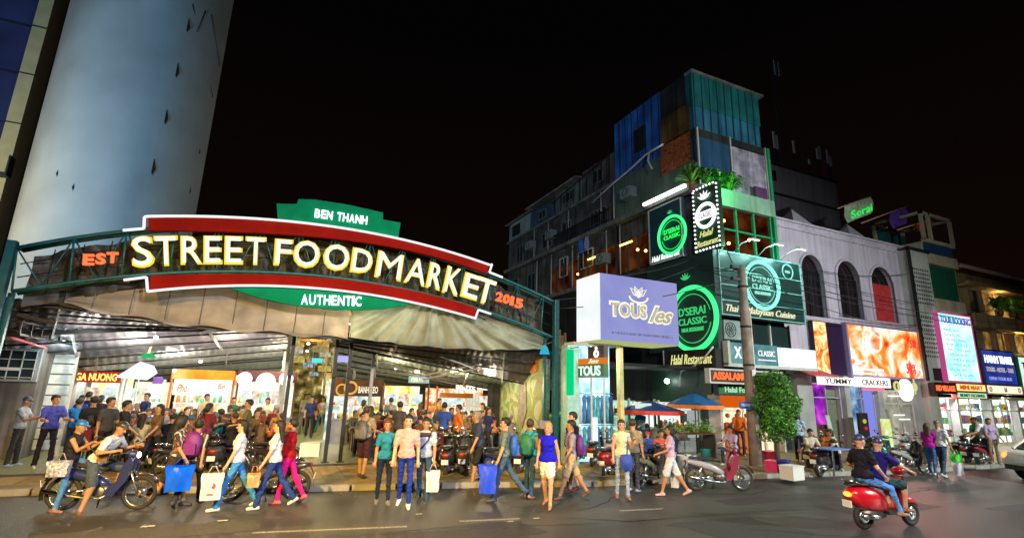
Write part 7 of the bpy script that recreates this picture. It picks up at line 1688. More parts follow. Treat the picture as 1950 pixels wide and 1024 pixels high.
def stool(x, y, label, group, rot=0):
    global STP
    if STP is None:
        t = thing('stool', label, 'stool', (x,y,.13), rot, group); m = MB(); m.lathe([(.15,.43),(.165,.45),(.15,.47)], (0,0,0), 14); mk('seat', m, mat('stool_seat', (.16,.05,.03), .5), t, world=False)
        for a in range(4): m = MB(); c_, s_ = math.cos(a*PI/2+.78), math.sin(a*PI/2+.78); m.bar((.11*c_,.11*s_,.44), (.19*c_,.19*s_,0), .022); mk('leg', m, LEGM, t, world=False)
        STP = t; return
    t = copy_tree(STP); t.location = (x,y,.13); t.rotation_euler = (0,0,rot); t['label'] = label; t['group'] = group
def seat_block(side, u0, u1, rows, sgn):
    """rows of diners face each other across tables; sgn says on which side the aisle lies"""
    for r, y in enumerate(rows):
        face = PI/2 if r % 2 == 0 else -PI/2
        n = int((u1-u0)/.53); k = 0
        for j in range(n):
            x = (u1-.3-j*.53) if sgn > 0 else (u0+.3+j*.53)
            if rnd.random() < .06: continue
            P_ = rnd.choice(SP); col = rnd.choice(DARKSET[:12]+DARKSET) ; bot = rnd.choice(['black','navy','charcoal','brown','grey']); sk = rnd.choice(['tan','tan','brown','pale']); hc = rnd.choice(['black','black','black','brown','brown','grey'] if not P_[3] else ['black','black','brown','black','red'])
            dx, dy = rnd.uniform(-.08,.08), rnd.uniform(-.10,.10)
            where = '%s diner from the aisle, %s row of %s tables' % (ORD[k], ORD[r], side)
            lb = '%s, %s top%s' % (where, col, ' and cap' if P_[2] == 'cap' else '')
            crowd_person(P_, lb, (x+dx, y+dy, .13), face+rnd.uniform(-.35,.35), col, bot, sk, hc, 'diners seated at the %s tables' % side, rnd.uniform(.94,1.04))
            if r < 2: stool(x+dx, y+dy, 'stool under the '+where, 'stools at the %s tables' % side, rnd.random())
            k += 1
        if r % 2 == 0:
            nt_ = max(1, int((u1-u0)/1.35))
            for q in range(nt_):
                x = (u1-.7-q*1.35) if sgn > 0 else (u0+.7+q*1.35); wl = '%s table from the aisle in the %s %s line' % (ORD[q], ORD[r//2], side)
                table(x, y+.72, 1.2, .62, 'brown dining table, '+wl, 'dining tables on the %s side' % side)
                for dd, kd in ((-.35,'bowl'),(-.1,'beer'),(.2,'bowl'),(.42,'juice')):
                    if rnd.random() < .8: dish(x+dd, y+.72+rnd.uniform(-.15,.15), wl if kd != 'bowl' else wl+(' left half' if dd < 0 else ' right half'), kd)
seat_block('left', -4.4, .75, [16.3,17.7,18.3,19.6,20.2,21.3], 1)
seat_block('right', 2.7, 8.0, [16.4,17.8,18.3,19.6,20.2], -1)
for px_, v_, k_, rel_, col_, lb_ in ((205,16.0,0,40,'charcoal','standing man in charcoal just behind the lit headlight'),(238,15.7,2,80,'black','dark walker behind the front wheel of the ridden motorbike'),(300,15.8,3,-60,'brown','woman in brown squeezing past the striped shirts'),(395,15.6,1,150,'maroon','woman in maroon standing behind the bright jeans'),(470,15.8,0,-100,'olive','man in olive between the two women in white tees'),(172,16.6,0,170,'black','waiter in black behind the pillion rider'),(845,15.8,0,160,'royal blue','man in royal blue bending over the scooter seats'),(872,15.7,2,-80,'orange','man in orange beside the parked black scooters'),(930,16.0,3,60,'navy','woman in navy right of the grey haired man'),(705,16.1,3,170,'olive','woman in olive behind the teal tee woman'),(760,15.9,0,150,'charcoal','man in charcoal hidden behind the pink tee')):
    q = PV(px_, 800, v_); crowd_person(ST[k_], lb_, (q.x, v_, .13), rel_yaw(q, rel_), col_, 'black', 'tan', 'black', 'people standing in the market')
# standing people among the tables and along the aisle: (px, head y, v, prototype, rel yaw, colour, trousers, hair, label)
for px, v_, k_, rel, col, bot, hc, lb in (
    (148,20.8,1,160,'royal blue','navy','black','woman in blue standing at the red signed stall'),
    (160,21.0,0,120,'navy','black','black','man in dark blue standing right of the woman in blue'),
    (185,21.2,1,170,'black','black','black','figure in black with arms bent before the red signed stall'),
    (272,21.1,0,-60,'navy','navy','black','man in navy standing before the white screens'),
    (590,23,2,0,'navy','black','black','dark dressed figure walking up the aisle towards the viewer'),
    (598,24.5,3,20,'orange','black','black','woman in orange in the aisle behind the dark dressed figure'),
    (578,25,0,30,'cream','grey','brown','figure in pale top at the left edge of the aisle'),
    (612,26,3,-30,'white','teal','black','figure in white top and teal trousers right in the aisle'),
    (583,28,2,0,'teal','black','black','far figure in teal walking in the aisle'),
    (606,30,3,180,'rust red','navy','brown','far figure in rust red walking away in the aisle'),
    (835,20.6,0,40,'mustard','black','black','man in mustard standing at the orange right stall'),
    (918,18.9,1,-20,'mustard','black','black','person in bright yellow standing left of the dark pillar'),
    (742,20.5,0,170,'grey','black','black','man in grey ordering at the yellow lit stall'),
    (800,20.5,3,150,'maroon','navy','brown','woman in maroon walking past the small white sign'),
    (690,20.4,1,180,'white','navy','black','woman in white ordering under the dark food banner'),
    (388,21.2,0,10,'cream','brown','black','vendor in cream behind the orange framed counter'),
    (440,21.3,1,30,'dark green','black','black','vendor in dark green right of the orange framed stall'),
    (505,21.2,1,0,'white','black','black','vendor in white below the largest round lamp')):
    q = PV(px, 800, v_); crowd_person(ST[k_], lb, (q.x, v_, .13), rel_yaw(q, rel), col, bot, 'tan', hc, 'people standing in the market')
# ================================================================ people in front, one by one
def at(px, py, z=0): return GR(px, py, z)
def bag(label, hand, size, col, kind='shopping_bag', printc=None, yaw=0, cat='bag'):
    h = Vector(hand); w_, d_, hh = size
    t = thing(kind, label, cat, (h.x,h.y,h.z-.12-hh), yaw)
    m = MB(); m.grid(lambda a, b: ((a-.5)*w_*(.86+.14*b)*(1+.04*math.sin(b*9)), (-d_/2-.02*math.sin(a*PI)*math.sin(b*PI)+.025*math.sin(a*13+b*7)*math.sin(b*9+a*4)), b*hh-.03*b*math.sin(a*PI)), 10, 8)
    m.grid(lambda a, b: ((a-.5)*w_*(.86+.14*b), (d_/2+.02*math.sin(a*PI)*math.sin(b*PI)), b*hh), 8, 6)
    m.add([(-w_*.43,-d_/2,0),(w_*.43,-d_/2,0),(w_*.43,d_/2,0),(-w_*.43,d_/2,0),(-w_/2,-d_/2,hh),(w_/2,-d_/2,hh),(w_/2,d_/2,hh),(-w_/2,d_/2,hh)], [(0,1,2,3),(0,3,7,4),(1,5,6,2)])
    mk('bag_body', m, col, t, world=False)
    m = MB(); m.tube([(-w_*.25,0,hh),(-.03,0,hh+.12),(.03,0,hh+.12),(w_*.25,0,hh)], .008, 5); mk('handle', m, col, t, world=False)
    if printc: m = MB(); m.ball((.03,-d_/2-.03,hh*.55), w_*.09, 8, 0, (1,.12,1.6)); m.box(-w_*.16,w_*.1,-d_/2-.035,-d_/2-.028,hh*.2,hh*.26); mk('print', m, printc, t, world=False)
    return t
def hands_of(p): h = list(p['hands']); return Vector(h[:3]), Vector(h[3:6])
def backpack(label, p, col, back=.20, z=1.13, yaw=None, size=(.17,.32,.46)):
    yaw = p.rotation_euler.z if yaw is None else yaw; c = p.location
    t = thing('backpack', label, 'backpack', tuple(c), yaw)
    m = MB(); m.loft([(z-size[2]/2,-back,.12,.07),(z-size[2]/2+.06,-back,.155,.085),(z,-back,.16,.09),(z+size[2]/2-.08,-back,.14,.08),(z+size[2]/2,-back,.08,.04)], 14, axis='z')
    m.v = [(-back+(a[2]+back) if False else a[2], a[0], a[1]) for a in m.v] if False else m.v
    m2 = MB(); n_ = 14
    secs = [(z-size[2]/2,.09,.04),(z-size[2]/2+.05,.155,.075),(z,.165,.09),(z+size[2]/2-.08,.14,.075),(z+size[2]/2,.07,.03)]
    V = []
    for zz, hw, hd in secs:
        for j in range(n_): a = 2*PI*j/n_; V.append((-back+hd*math.copysign(abs(math.cos(a))**.8, math.cos(a)), hw*math.copysign(abs(math.sin(a))**.8, math.sin(a)), zz))
    F = [(i*n_+j, i*n_+(j+1) % n_, (i+1)*n_+(j+1) % n_, (i+1)*n_+j) for i in range(4) for j in range(n_)]+[tuple(range(n_-1,-1,-1)), tuple(4*n_+j for j in range(n_))]
    m2.add(V, F, 0, True); mk('pack', m2, col, t, world=False)
    m3 = MB(); m3.rbox((-back-.085,0,z-.08), (.05,.22,.2)); mk('pocket', m3, col, t, world=False)
    for sg in (-1,1): m4 = MB(); m4.tube([(-back+.06,sg*.09,z+.2),(.0,sg*.115,z+.29),(.10,sg*.12,z+.18),(.11,sg*.13,z),(-.02,sg*.17,z-.16)], .014, 6); mk('strap', m4, col, t, world=False)
    return t
JEAN = (.035,.10,.30); LJ = (.06,.20,.48); DJ = (.015,.03,.09)
def walker(label, px, py, rel, **kw):
    z = kw.pop('z', 0); c = at(px, py, z); return person(label, c, rel_yaw(c, rel), **kw)
# left edge
p = walker('man in grey cap and pale tee looking at his phone at far left edge', 20, 888, 70, z=.12, H=1.66, topc=(.36,.38,.40), botc=(.05,.05,.04), hair='cap', hairc=(.05,.06,.10), arms=((30,8,75),(28,8,80)), hip=((3,2,3),(-3,2,3)), head=(0,20))
p = walker('man in loose blue jersey and dark trousers standing at left with hands joined', 78, 891, 20, z=.12, H=1.72, topc=(.06,.07,.40), botc=(.015,.012,.02), arms=((22,12,70),(22,12,70)), hip=((3,2,5),(-3,2,5)), fat=1.05, head=(15,0))
p = walker('young man in bright blue tee between the jersey man and the riders', 128, 880, 150, z=.12, H=1.62, topc=(.02,.20,.55), botc=(.03,.04,.08), arms=((30,8,60),(28,8,60)), hip=((3,2,3),(-3,2,3)))
# motorbike with two riders
def bike_px(fn, label, rear, front, **kw):
    r, f = GR(*rear), GR(*front); d = f-r; yaw = math.atan2(d.y, d.x); c = (r+f)/2
    return fn(label, tuple(c), yaw, **kw), c, yaw
b1, c1, y1 = bike_px(underbone, 'dark blue motorbike with lit headlight carrying two riders at left', (108,972), (262,970), col=(.02,.03,.12), lit=True)
p = person('man in white tee and grey shorts driving the dark blue motorbike at left', c1, y1, pz=.84, H=1.72, topc=(.62,.64,.72), botc=(.06,.08,.11), shoec=(.12,.06,.03), bottom='shorts', lean=30, hair='cap', hairc=(.03,.035,.04), LT=(.50,.30,.24), RT=(.42,-.30,.20), FT=((.25,.17,-.55),(.05,-.30,-.80)), head=(-15,10), fat=1.08)
p.location = c1+Vector((math.cos(y1)*-.18, math.sin(y1)*-.18, 0))
t = thing('shoulder_bag', 'dark strap and small bag worn by the man in white driving', 'bag', tuple(p.location), y1)
m = MB(); m.tube([(.05,-.16,1.28),(.19,-.12,1.22),(.23,-.10,1.05),(.12,-.19,.92),(-.06,-.16,1.1),(-.02,-.17,1.26),(.05,-.16,1.28)], .014, 6); mk('strap', m, BLACKP, t, world=False)
m = MB(); m.rbox((.20,-.20,.92), (.16,.07,.14)); mk('pouch', m, mat('brown_leather', (.16,.08,.03), .6), t, world=False)
p = person('woman in black sleeveless top and blue cap riding behind, checking her phone', c1, y1, fem=True, pz=.84, H=1.58, topc=(.02,.02,.03), botc=LJ, shoec=(.25,.12,.08), top='tank', bottom='slim', lean=6, hair='cap', hairc=(.02,.16,.5), arms=((38,10,85),(38,10,85)), FT=((.30,.22,-.48),(.10,-.32,-.80)), head=(5,20), fat=1.05)
p.location = c1+Vector((math.cos(y1)*-.62, math.sin(y1)*-.62, 0))
h1, h2 = hands_of(p)
t = bag('white patterned handbag on the hip of the woman riding behind', p.location+Vector((-.05,-.28,1.0)), (.34,.12,.26), mat('patterned_bag', (.38,.40,.52), .6, 0, .7, 26, .1), 'handbag', yaw=y1+.1)
# group of walkers at left
ST1 = stripe_mat('striped_shirt', ((.03,.03,.04),(.45,.42,.38),(.03,.05,.06),(.28,.10,.06)), 9, 'Y')
p = walker('long haired woman in dark striped top with a blue bag, walking right', 322, 966, 70, z=0, fem=True, H=1.66, topc=(.03,.03,.04), topm=ST1, botc=(.04,.03,.03), hair='big', top='shirt', bottom='shorts', skin='tan', shoec=(.04,.04,.06), hip=((16,6),(-18,10)), arms=((-8,10,10),(16,8,20)))
h1, h2 = hands_of(p); bag('shiny bright blue carrier bag held low by the long haired woman', h2+Vector((-.1,-.05,.1)), (.46,.14,.44), mat('blue_plastic', (.0,.10,.95), .25, 0, .2, 6, .5), 'carrier_bag', yaw=rel_yaw(h2, 0)+PI/2)
p = walker('short person with purple backpack and striped shirt beside the long haired woman', 356, 962, 158, H=1.60, topc=(.1,.1,.1), topm=ST1, botc=(.03,.03,.04), hair='bun', top='shirt', fem=True, shoec=(.05,.05,.08), **WALK2)
backpack('purple backpack with a pale stripe worn by the short walker', p, mat('purple_nylon', (.14,.01,.20), .6, 0, .2, 12, .2))
p = walker('woman in white tee and bright blue jeans carrying a white bag, walking left', 440, 970, -95, fem=True, H=1.63, topc=(.72,.70,.78), botc=(.04,.22,.62), hair='pony', top='tee', bottom='jeans', skin='pale', shoec=(.7,.7,.68), hip=((22,8),(-24,12)), arms=((14,8,10),(-6,8,10)))
h1, h2 = hands_of(p); bag('white plastic bag with red print held by the woman in bright jeans', h1+Vector((-.15,-.1,.08)), (.36,.14,.44), mat('white_plastic', (.6,.6,.66), .3, 0, .12, 8, .5), 'plastic_bag', mat('red_print', (.5,.08,.12), .5), yaw=rel_yaw(h1, 0)+PI/2)
p = walker('long haired woman in white tee and navy jeans, walking left', 512, 968, -100, fem=True, H=1.62, topc=(.68,.68,.72), botc=(.015,.04,.20), hair='long', top='tee', bottom='jeans', skin='pale', shoec=(.7,.7,.68), hip=((20,8),(-24,14)), arms=((14,8,14),(-6,8,10)))
h1, h2 = hands_of(p); bag('small orange and white bag held by the long haired woman in navy jeans', h1+Vector((-.08,-.05,.05)), (.22,.12,.24), mat('peach_plastic', (.6,.28,.15), .4, 0, .4, 8, .4), 'plastic_bag', yaw=rel_yaw(h1, 0)+PI/2)
p = walker('woman in dark red jacket and magenta trousers walking left behind the navy jeans', 540, 958, -110, fem=True, H=1.60, topc=(.30,.005,.01), botc=(.75,.01,.22), hair='bun', top='long', bottom='slim', skin='tan', shoec=(.6,.1,.15), hip=((10,6),(-20,10)), arms=((8,8,12),(20,8,50)))
b2, c2, y2 = bike_px(underbone, 'dark motorbike with a grey box parked behind the women in white tees', (556,952), (440,955), col=(.04,.03,.03), basket=True)
# middle group
p = walker('auburn haired woman in teal tee and dark jeans facing forward', 727, 961, 5, fem=True, H=1.62, topc=(.02,.20,.34), botc=(.01,.02,.05), hair='bob', hairc='red', top='tee', bottom='slim', skin='tan', shoec=(.2,.2,.2), hip=((8,5,2),(-6,8,2)), arms=((6,10,14),(-4,10,10)))
p = walker('tall young man in pale pink tee and blue jeans walking toward the viewer', 767, 966, -5, H=1.74, topc=(.70,.33,.34), botc=(.01,.035,.30), hair='short', top='shirt', bottom='slim', skin='pale', shoec=(.8,.8,.8), hip=((10,6,2),(-10,14,2)), arms=((-6,10,14),(10,10,18)))
p = walker('man in pale blue tee with dark strap right of the man in pink', 803, 957, -10, H=1.66, topc=(.40,.46,.62), botc=(.03,.07,.14), hair='short', top='tee', bottom='jeans', skin='tan', shoec=(.05,.05,.06), hip=((10,5),(-8,14)), arms=((6,9,14),(8,12,16)))
t = thing('shoulder_bag', 'dark shoulder bag crossing the chest of the man in pale blue', 'bag', tuple(p.location), p.rotation_euler.z)
m = MB(); m.tube([(.02,.13,1.42),(.135,.08,1.25),(.14,-.02,1.12),(.10,-.17,.98)], .016, 6); m.rbox((.08,-.02,1.36), (.14,.30,.06)); mk('strap', m, BLACKP, t, world=False); m = MB(); m.rbox((.13,-.16,.93), (.10,.20,.16)); mk('pouch', m, mat('dark_leather', (.05,.02,.02), .5), t, world=False)
h1, h2 = hands_of(p); bag('pale plastic bag hanging from the hand of the man in pale blue', h1, (.28,.14,.40), mat('pale_plastic', (.55,.60,.70), .3, 0, .12, 8, .5), 'plastic_bag', yaw=rel_yaw(h1, 0)+PI/2)
p = walker('person in dark shorts with black and white backpack standing by the right tables', 688, 910, 150, z=.12, H=1.66, topc=(.30,.24,.16), botc=(.04,.015,.02), bottom='shorts', hair='short', hairc='brown', skin='tan', shoec=(.05,.05,.05), hip=((6,3,2),(-6,6,2)), arms=((30,10,60),(20,10,60)))
backpack('black and white backpack on the person in dark shorts', p, mat('bw_nylon', (.10,.10,.11), .6, 0, .9, 3, .2))
p = walker('stout grey haired man in dark tee striding left before the orange stall', 908, 925, -70, H=1.76, topc=(.035,.045,.09), botc=(.02,.02,.02), hair='short', hairc='grey', top='shirt', bottom='shorts', skin='tan', fat=1.18, shoec=(.03,.02,.02), lean=8, hip=((14,6),(-16,10)), arms=((16,16,10),(-10,16,14)))
p = walker('man in grey green tee with blue backpack carrying a blue bag, walking left', 958, 954, -85, H=1.72, topc=(.14,.19,.15), botc=(.05,.10,.18), hair='short', top='shirt', bottom='jeans', skin='pink', shoec=(.05,.06,.12), hip=((18,6),(-26,16)), arms=((12,10,8),(-2,10,24)))
backpack('blue backpack worn by the man in the grey green tee', p, mat('blue_nylon', (.02,.10,.50), .6, 0, .2, 12, .2))
h1, h2 = hands_of(p); bag('large matt blue shopping bag in front of the man in grey green', h1+Vector((-.2,-.02,.12)), (.38,.16,.55), mat('blue_bag_paper', (.01,.06,.75), .5, 0, .1, 6, .2), 'carrier_bag', yaw=rel_yaw(h1, 0)+PI/2)
p = walker('dark haired woman in turquoise top and jeans turned away near the blonde woman', 1008, 948, 150, fem=True, H=1.64, topc=(.03,.32,.40), botc=(.03,.08,.20), hair='bun', hairc='brown', top='tank', bottom='jeans', skin='tan', shoec=(.35,.2,.15), hip=((5,3,2),(-6,6,2)), arms=((14,8,20),(10,8,20)))
backpack('green backpack on the woman in the turquoise top', p, mat('green_nylon', (.02,.16,.07), .6, 0, .2, 12, .2))
p = walker('blonde woman in bright blue sleeveless top and white skirt crossing the road', 1042, 966, -15, fem=True, H=1.66, topc=(.01,.01,.62), botc=(.72,.70,.72), hair='bob', hairc='blond', top='tank', bottom='skirt', skin='pink', shoec=(.45,.22,.14), hip=((14,6,2),(-12,14,2)), arms=((-18,12,10),(-14,14,30)), fat=1.1)
p = walker('young man in tee and khaki shorts with a purple backpack, walking left', 1087, 950, -75, H=1.70, topc=(.28,.25,.30), botc=(.45,.34,.20), bottom='shorts', hair='short', skin='tan', shoec=(.10,.05,.04), top='tee', hip=((22,6),(-24,10)), arms=((12,8,24),(-8,8,10)))
backpack('large purple backpack worn by the man in khaki shorts', p, mat('purple_nylon_b', (.09,.02,.22), .6, 0, .2, 12, .2))
p = walker('tall man in black behind the man in khaki shorts', 1090, 938, -60, H=1.80, topc=(.02,.02,.025), botc=(.03,.03,.03), hair='short', skin='pink', shoec=(.12,.03,.03), bottom='shorts', hip=((10,4),(-10,8)), arms=((6,8,10),(0,8,10)))
# right of centre
p = walker('woman in pale yellow top and light jeans with a royal blue bag', 1186, 950, 8, fem=True, H=1.68, topc=(.55,.62,.42), botc=(.28,.38,.58), hair='pony', hairc='brown', top='tank', bottom='slim', skin='pink', shoec=(.30,.15,.10), hip=((8,4,2),(-6,8,2)), arms=((20,12,115),(8,12,20)), fat=1.08)
t = thing('tote_bag', 'royal blue tote bag hanging at the front of the woman in pale yellow', 'bag', tuple(p.location), p.rotation_euler.z)
m = MB(); m.grid(lambda a, b: (.17+.06*math.sin(a*PI)*math.sin(b*PI), .07+(a-.5)*(.22+.06*math.sin(b*PI)), .64+.32*b+.04*math.sin(a*PI)*(b-.5)), 8, 8); m.grid(lambda a, b: (.15-.02*math.sin(a*PI), .07+(a-.5)*(.22+.06*math.sin(b*PI)), .64+.32*b), 8, 8); mk('bag_body', m, mat('royal_cloth', (.02,.06,.40), .7, 0, .2, 10, .2), t, world=False)
m = MB(); m.tube([(.16,.09,.95),(.12,.12,1.25),(.02,.13,1.40)], .012, 5); mk('strap', m, mat('royal_cloth', (.02,.06,.40), .7, 0, .2, 10, .2), t, world=False)
p = walker('man in beige shirt standing close behind the woman in pale yellow', 1208, 936, 160, H=1.66, topc=(.36,.30,.20), botc=(.10,.10,.10), hair='short', hairc='brown', skin='pink', top='shirt', hip=((3,2,2),(-3,2,2)), arms=((4,8,10),(4,8,10)))
p = walker('short haired girl in lilac blouse and white shorts walking left', 1280, 944, -85, fem=True, H=1.60, topc=(.52,.38,.55), botc=(.60,.62,.70), bottom='shorts', hair='bob', top='tee', skin='tan', shoec=(.75,.40,.45), hip=((20,6),(-22,12)), arms=((20,8,50),(-10,8,16)))
h1, h2 = hands_of(p); bag('pale bag swinging behind the girl in the lilac blouse', h2+Vector((.12,0,0)), (.20,.10,.42), mat('pale_plastic', (.55,.60,.70), .3, 0, .12, 8, .5), 'plastic_bag', yaw=rel_yaw(h2, 0)+PI/2)
# parked bikes to the right of the entrance
G_ = 'motorbikes parked along the kerb'
bike_px(scooter, 'dark red scooter parked rear to the road between purple backpack and pale yellow woman', (1142,918), (1188,898), col=(.22,.01,.012), group=G_)
bike_px(underbone, 'black motorbike with chrome exhaust parked just right of the woman in pale yellow', (1212,932), (1268,916), col=(.03,.03,.04), col2=(.20,.18,.10), group=G_)
bike_px(underbone, 'maroon and silver motorbike parked side on right of the girl in lilac', (1323,934), (1416,934), col=(.25,.03,.06), col2=(.35,.35,.40), group=G_)
bike_px(scooter, 'black scooter behind the dark red scooter near the kiosk', (1120,900), (1150,880), col=(.02,.02,.02), group=G_)
bike_px(scooter, 'grey scooter parked close to the kiosk pillar', (1098,892), (1108,872), col=(.12,.12,.12), group=G_)
bike_px(underbone, 'blue motorbike behind the black one, near the food cart', (1240,905), (1290,893), col=(.02,.05,.25), group=G_)
# bikes before the tables
bike_px(underbone, 'dark motorbike parked among the left tables behind the lit headlight', (195,893), (262,897), col=(.02,.02,.02), group=G_)
bike_px(underbone, 'black motorbike parked beside the long haired woman at left', (268,905), (310,893), col=(.03,.03,.03), group=G_)
bike_px(scooter, 'black scooter with pale plate parked before the right tables', (846,915), (860,895), col=(.02,.02,.02), group=G_)
bike_px(scooter, 'dark grey scooter right of the one with the pale plate', (878,913), (886,893), col=(.05,.05,.05), group=G_)
bike_px(scooter, 'dark maroon scooter left of the one with the pale plate', (820,908), (838,888), col=(.10,.02,.02), group=G_)
for fn_, lb_, r_, f_, c_ in ((underbone,'black motorbike parked at the kerb behind the blue carrier bag',(330,912),(392,905),(.02,.02,.02)),(scooter,'dark scooter parked behind the woman in bright jeans',(400,908),(430,890),(.04,.04,.05)),(underbone,'dark motorbike parked left of the aisle behind the red jacket',(480,905),(540,897),(.03,.02,.02)),(underbone,'dark motorbike parked right of the grey haired man',(930,915),(975,905),(.03,.03,.03)),(scooter,'black scooter behind the man with blue backpack',(985,912),(1000,893),(.02,.02,.03)),(scooter,'white scooter parked by the kiosk window',(1160,895),(1175,876),(.4,.4,.4)),(underbone,'dark motorbike parked before the blue shop',(1628,895),(1680,888),(.02,.02,.02)),(scooter,'dark scooter parked right of the street tree',(1535,900),(1560,885),(.05,.05,.06)),(scooter,'silver scooter parked behind the round sign motorbike',(1720,885),(1740,872),(.3,.3,.32)),(underbone,'dark motorbike parked at the far right before the bright shop',(1815,885),(1850,880),(.03,.03,.03))):
    bike_px(fn_, lb_, r_, f_, col=c_, group=G_)
# red scooter crossing with two riders
b3, c3, y3 = bike_px(scooter, 'bright red scooter with two riders crossing at the lower right', (1640,1008), (1741,1000), col=(.55,.006,.015), lit=True)
p = person('rider in navy tee and dark cap steering the bright red scooter', c3, y3, pz=.86, H=1.68, topc=(.015,.012,.16), botc=(.02,.06,.08), hair='cap', hairc=(.04,.04,.12), skin='pink', lean=12, bottom='shorts', LT=(.52,.28,.16), RT=(.52,-.28,.16), FT=((.42,.14,-.50),(.42,-.16,-.50)), shoec=(.25,.12,.06), head=(15,0), fat=1.08)
p.location = c3+Vector((math.cos(y3)*-.12, math.sin(y3)*-.12, 0))
p = person('pillion rider in black top and light blue jeans on the bright red scooter', c3, y3, fem=True, pz=.90, H=1.70, topc=(.012,.012,.02), botc=(.10,.28,.72), hair='cap', hairc=(.04,.05,.12), skin='pink', lean=4, bottom='slim', LT=(.26,.22,.10), RT=(.22,-.26,.05), FT=((.42,.26,-.52),(.46,-.30,-.56)), shoec=(.35,.18,.10), head=(-10,0), fat=1.12)
p.location = c3+Vector((math.cos(y3)*-.50, math.sin(y3)*-.50, 0))
# far right
bike_px(scooter, 'black scooter parked left of the two riders, by the street table', (1560,908), (1600,902), col=(.02,.02,.02), group=G_)
bike_px(underbone, 'dark motorbike parked under the round white sign', (1702,903), (1768,900), col=(.03,.03,.03), col2=(.25,.25,.24), group=G_)
bike_px(scooter, 'green scooter parked left of the motorbike under the round sign', (1672,893), (1700,885), col=(.02,.25,.20), group=G_)
bike_px(scooter, 'black scooter parked right of the couple with the green bag', (1838,888), (1872,882), col=(.03,.03,.03), group=G_)
bike_px(underbone, 'red motorbike parked beside the rightmost shop front', (1858,893), (1898,885), col=(.30,.02,.02), group=G_)
bike_px(underbone, 'black motorbike parked behind the magenta dressed woman', (1735,896), (1790,890), col=(.02,.02,.02), group=G_)
p = walker('man in white tee and dark jeans walking with a green bag at right', 1800, 908, 150, H=1.72, topc=(.55,.56,.55), botc=(.03,.05,.09), hair='cap', hairc=(.08,.09,.09), skin='tan', hip=((12,6),(-14,10)), arms=((10,10,14),(4,12,14)))
h1, h2 = hands_of(p); bag('lime green bag in the hand of the man in white tee at right', h2+Vector((.08,-.02,.05)), (.30,.14,.36), mat('lime_plastic', (.08,.60,.05), .3, 0, .12, 8, .4), 'plastic_bag', yaw=rel_yaw(h2, 0)+PI/2)
bag('white bag beside the lime green bag at right', h2+Vector((.02,-.06,-.18)), (.28,.14,.40), mat('white_plastic', (.6,.6,.66), .3, 0, .12, 8, .5), 'plastic_bag', yaw=rel_yaw(h2, 0)+PI/2)
p = walker('woman in magenta top beside the man in white tee at right', 1779, 906, 165, fem=True, H=1.60, topc=(.40,.01,.30), botc=(.03,.08,.22), hair='long', hairc='brown', top='tee', bottom='slim', hip=((10,5),(-12,10)), arms=((16,8,60),(10,8,20)))
p = walker('woman in green top standing behind the right motorbikes', 1866, 880, -60, z=.1, fem=True, H=1.60, topc=(.03,.20,.08), botc=(.03,.03,.05), hair='bun', top='tee', hip=((3,2,2),(-3,2,2)), arms=((10,8,40),(10,8,40)))
p = walker('person in white tee leaning by the right motorbikes', 1882, 882, -80, z=.1, H=1.64, topc=(.5,.5,.5), botc=(.03,.03,.05), hair='short', hip=((3,2,2),(-3,2,2)), lean=15, arms=((30,8,40),(30,8,40)))
p = walker('person in lilac top standing left of the cream car', 1897, 884, 30, z=.1, fem=True, H=1.62, topc=(.35,.25,.42), botc=(.2,.15,.1), hair='bob', top='tee', hip=((3,2,2),(-3,2,2)), arms=((10,8,40),(10,8,40)))
# vendors and customers at the street stalls
for args in (('vendor in blue tee bending inside the green food cart', 1222, 868, -40, 'M', (.03,.14,.30), 'short'), ('child in red cap and blue shirt by the food cart', 1236, 905, 0, 'C', (.05,.10,.40), 'cap'), ('man in red shirt squatting between the parked motorbikes', 1258, 905, 20, 'S', (.55,.08,.05), 'short'), ('woman in lilac top seated under the pole street sign', 1399, 886, -30, 'S', (.40,.32,.55), 'bun'), ('man in orange shirt standing inside the orange shop', 1412, 868, 0, 'M', (.60,.14,.02), 'short'), ('woman in light blue jacket standing right of the street tree', 1525, 880, 160, 'M', (.38,.50,.60), 'bob'), ('woman in pale top seated near the street table', 1597, 895, -60, 'S', (.55,.50,.48), 'bob'), ('person in cream top seated behind the polystyrene box', 1545, 893, 30, 'S', (.45,.40,.32), 'short'), ('man in orange vest seated by the street table', 1583, 893, 10, 'S', (.65,.16,.02), 'short')):
    lb, px, py, rel, kd, col, hr = args
    ps = dict(hip=((3,2,3),(-3,2,3)), arms=((20,10,60),(20,10,60))) if kd != 'S' else dict(hip=((88,92,14),(85,95,12)), arms=((35,10,50),(40,8,45)), lean=15)
    p = walker(lb, px, py, rel, z=.1, H={'M':1.66,'C':1.15,'S':1.6}[kd], topc=col, botc=(.04,.04,.07), hair=hr, hairc=(.5,.03,.03) if hr == 'cap' else 'black', vox=.016, **ps)
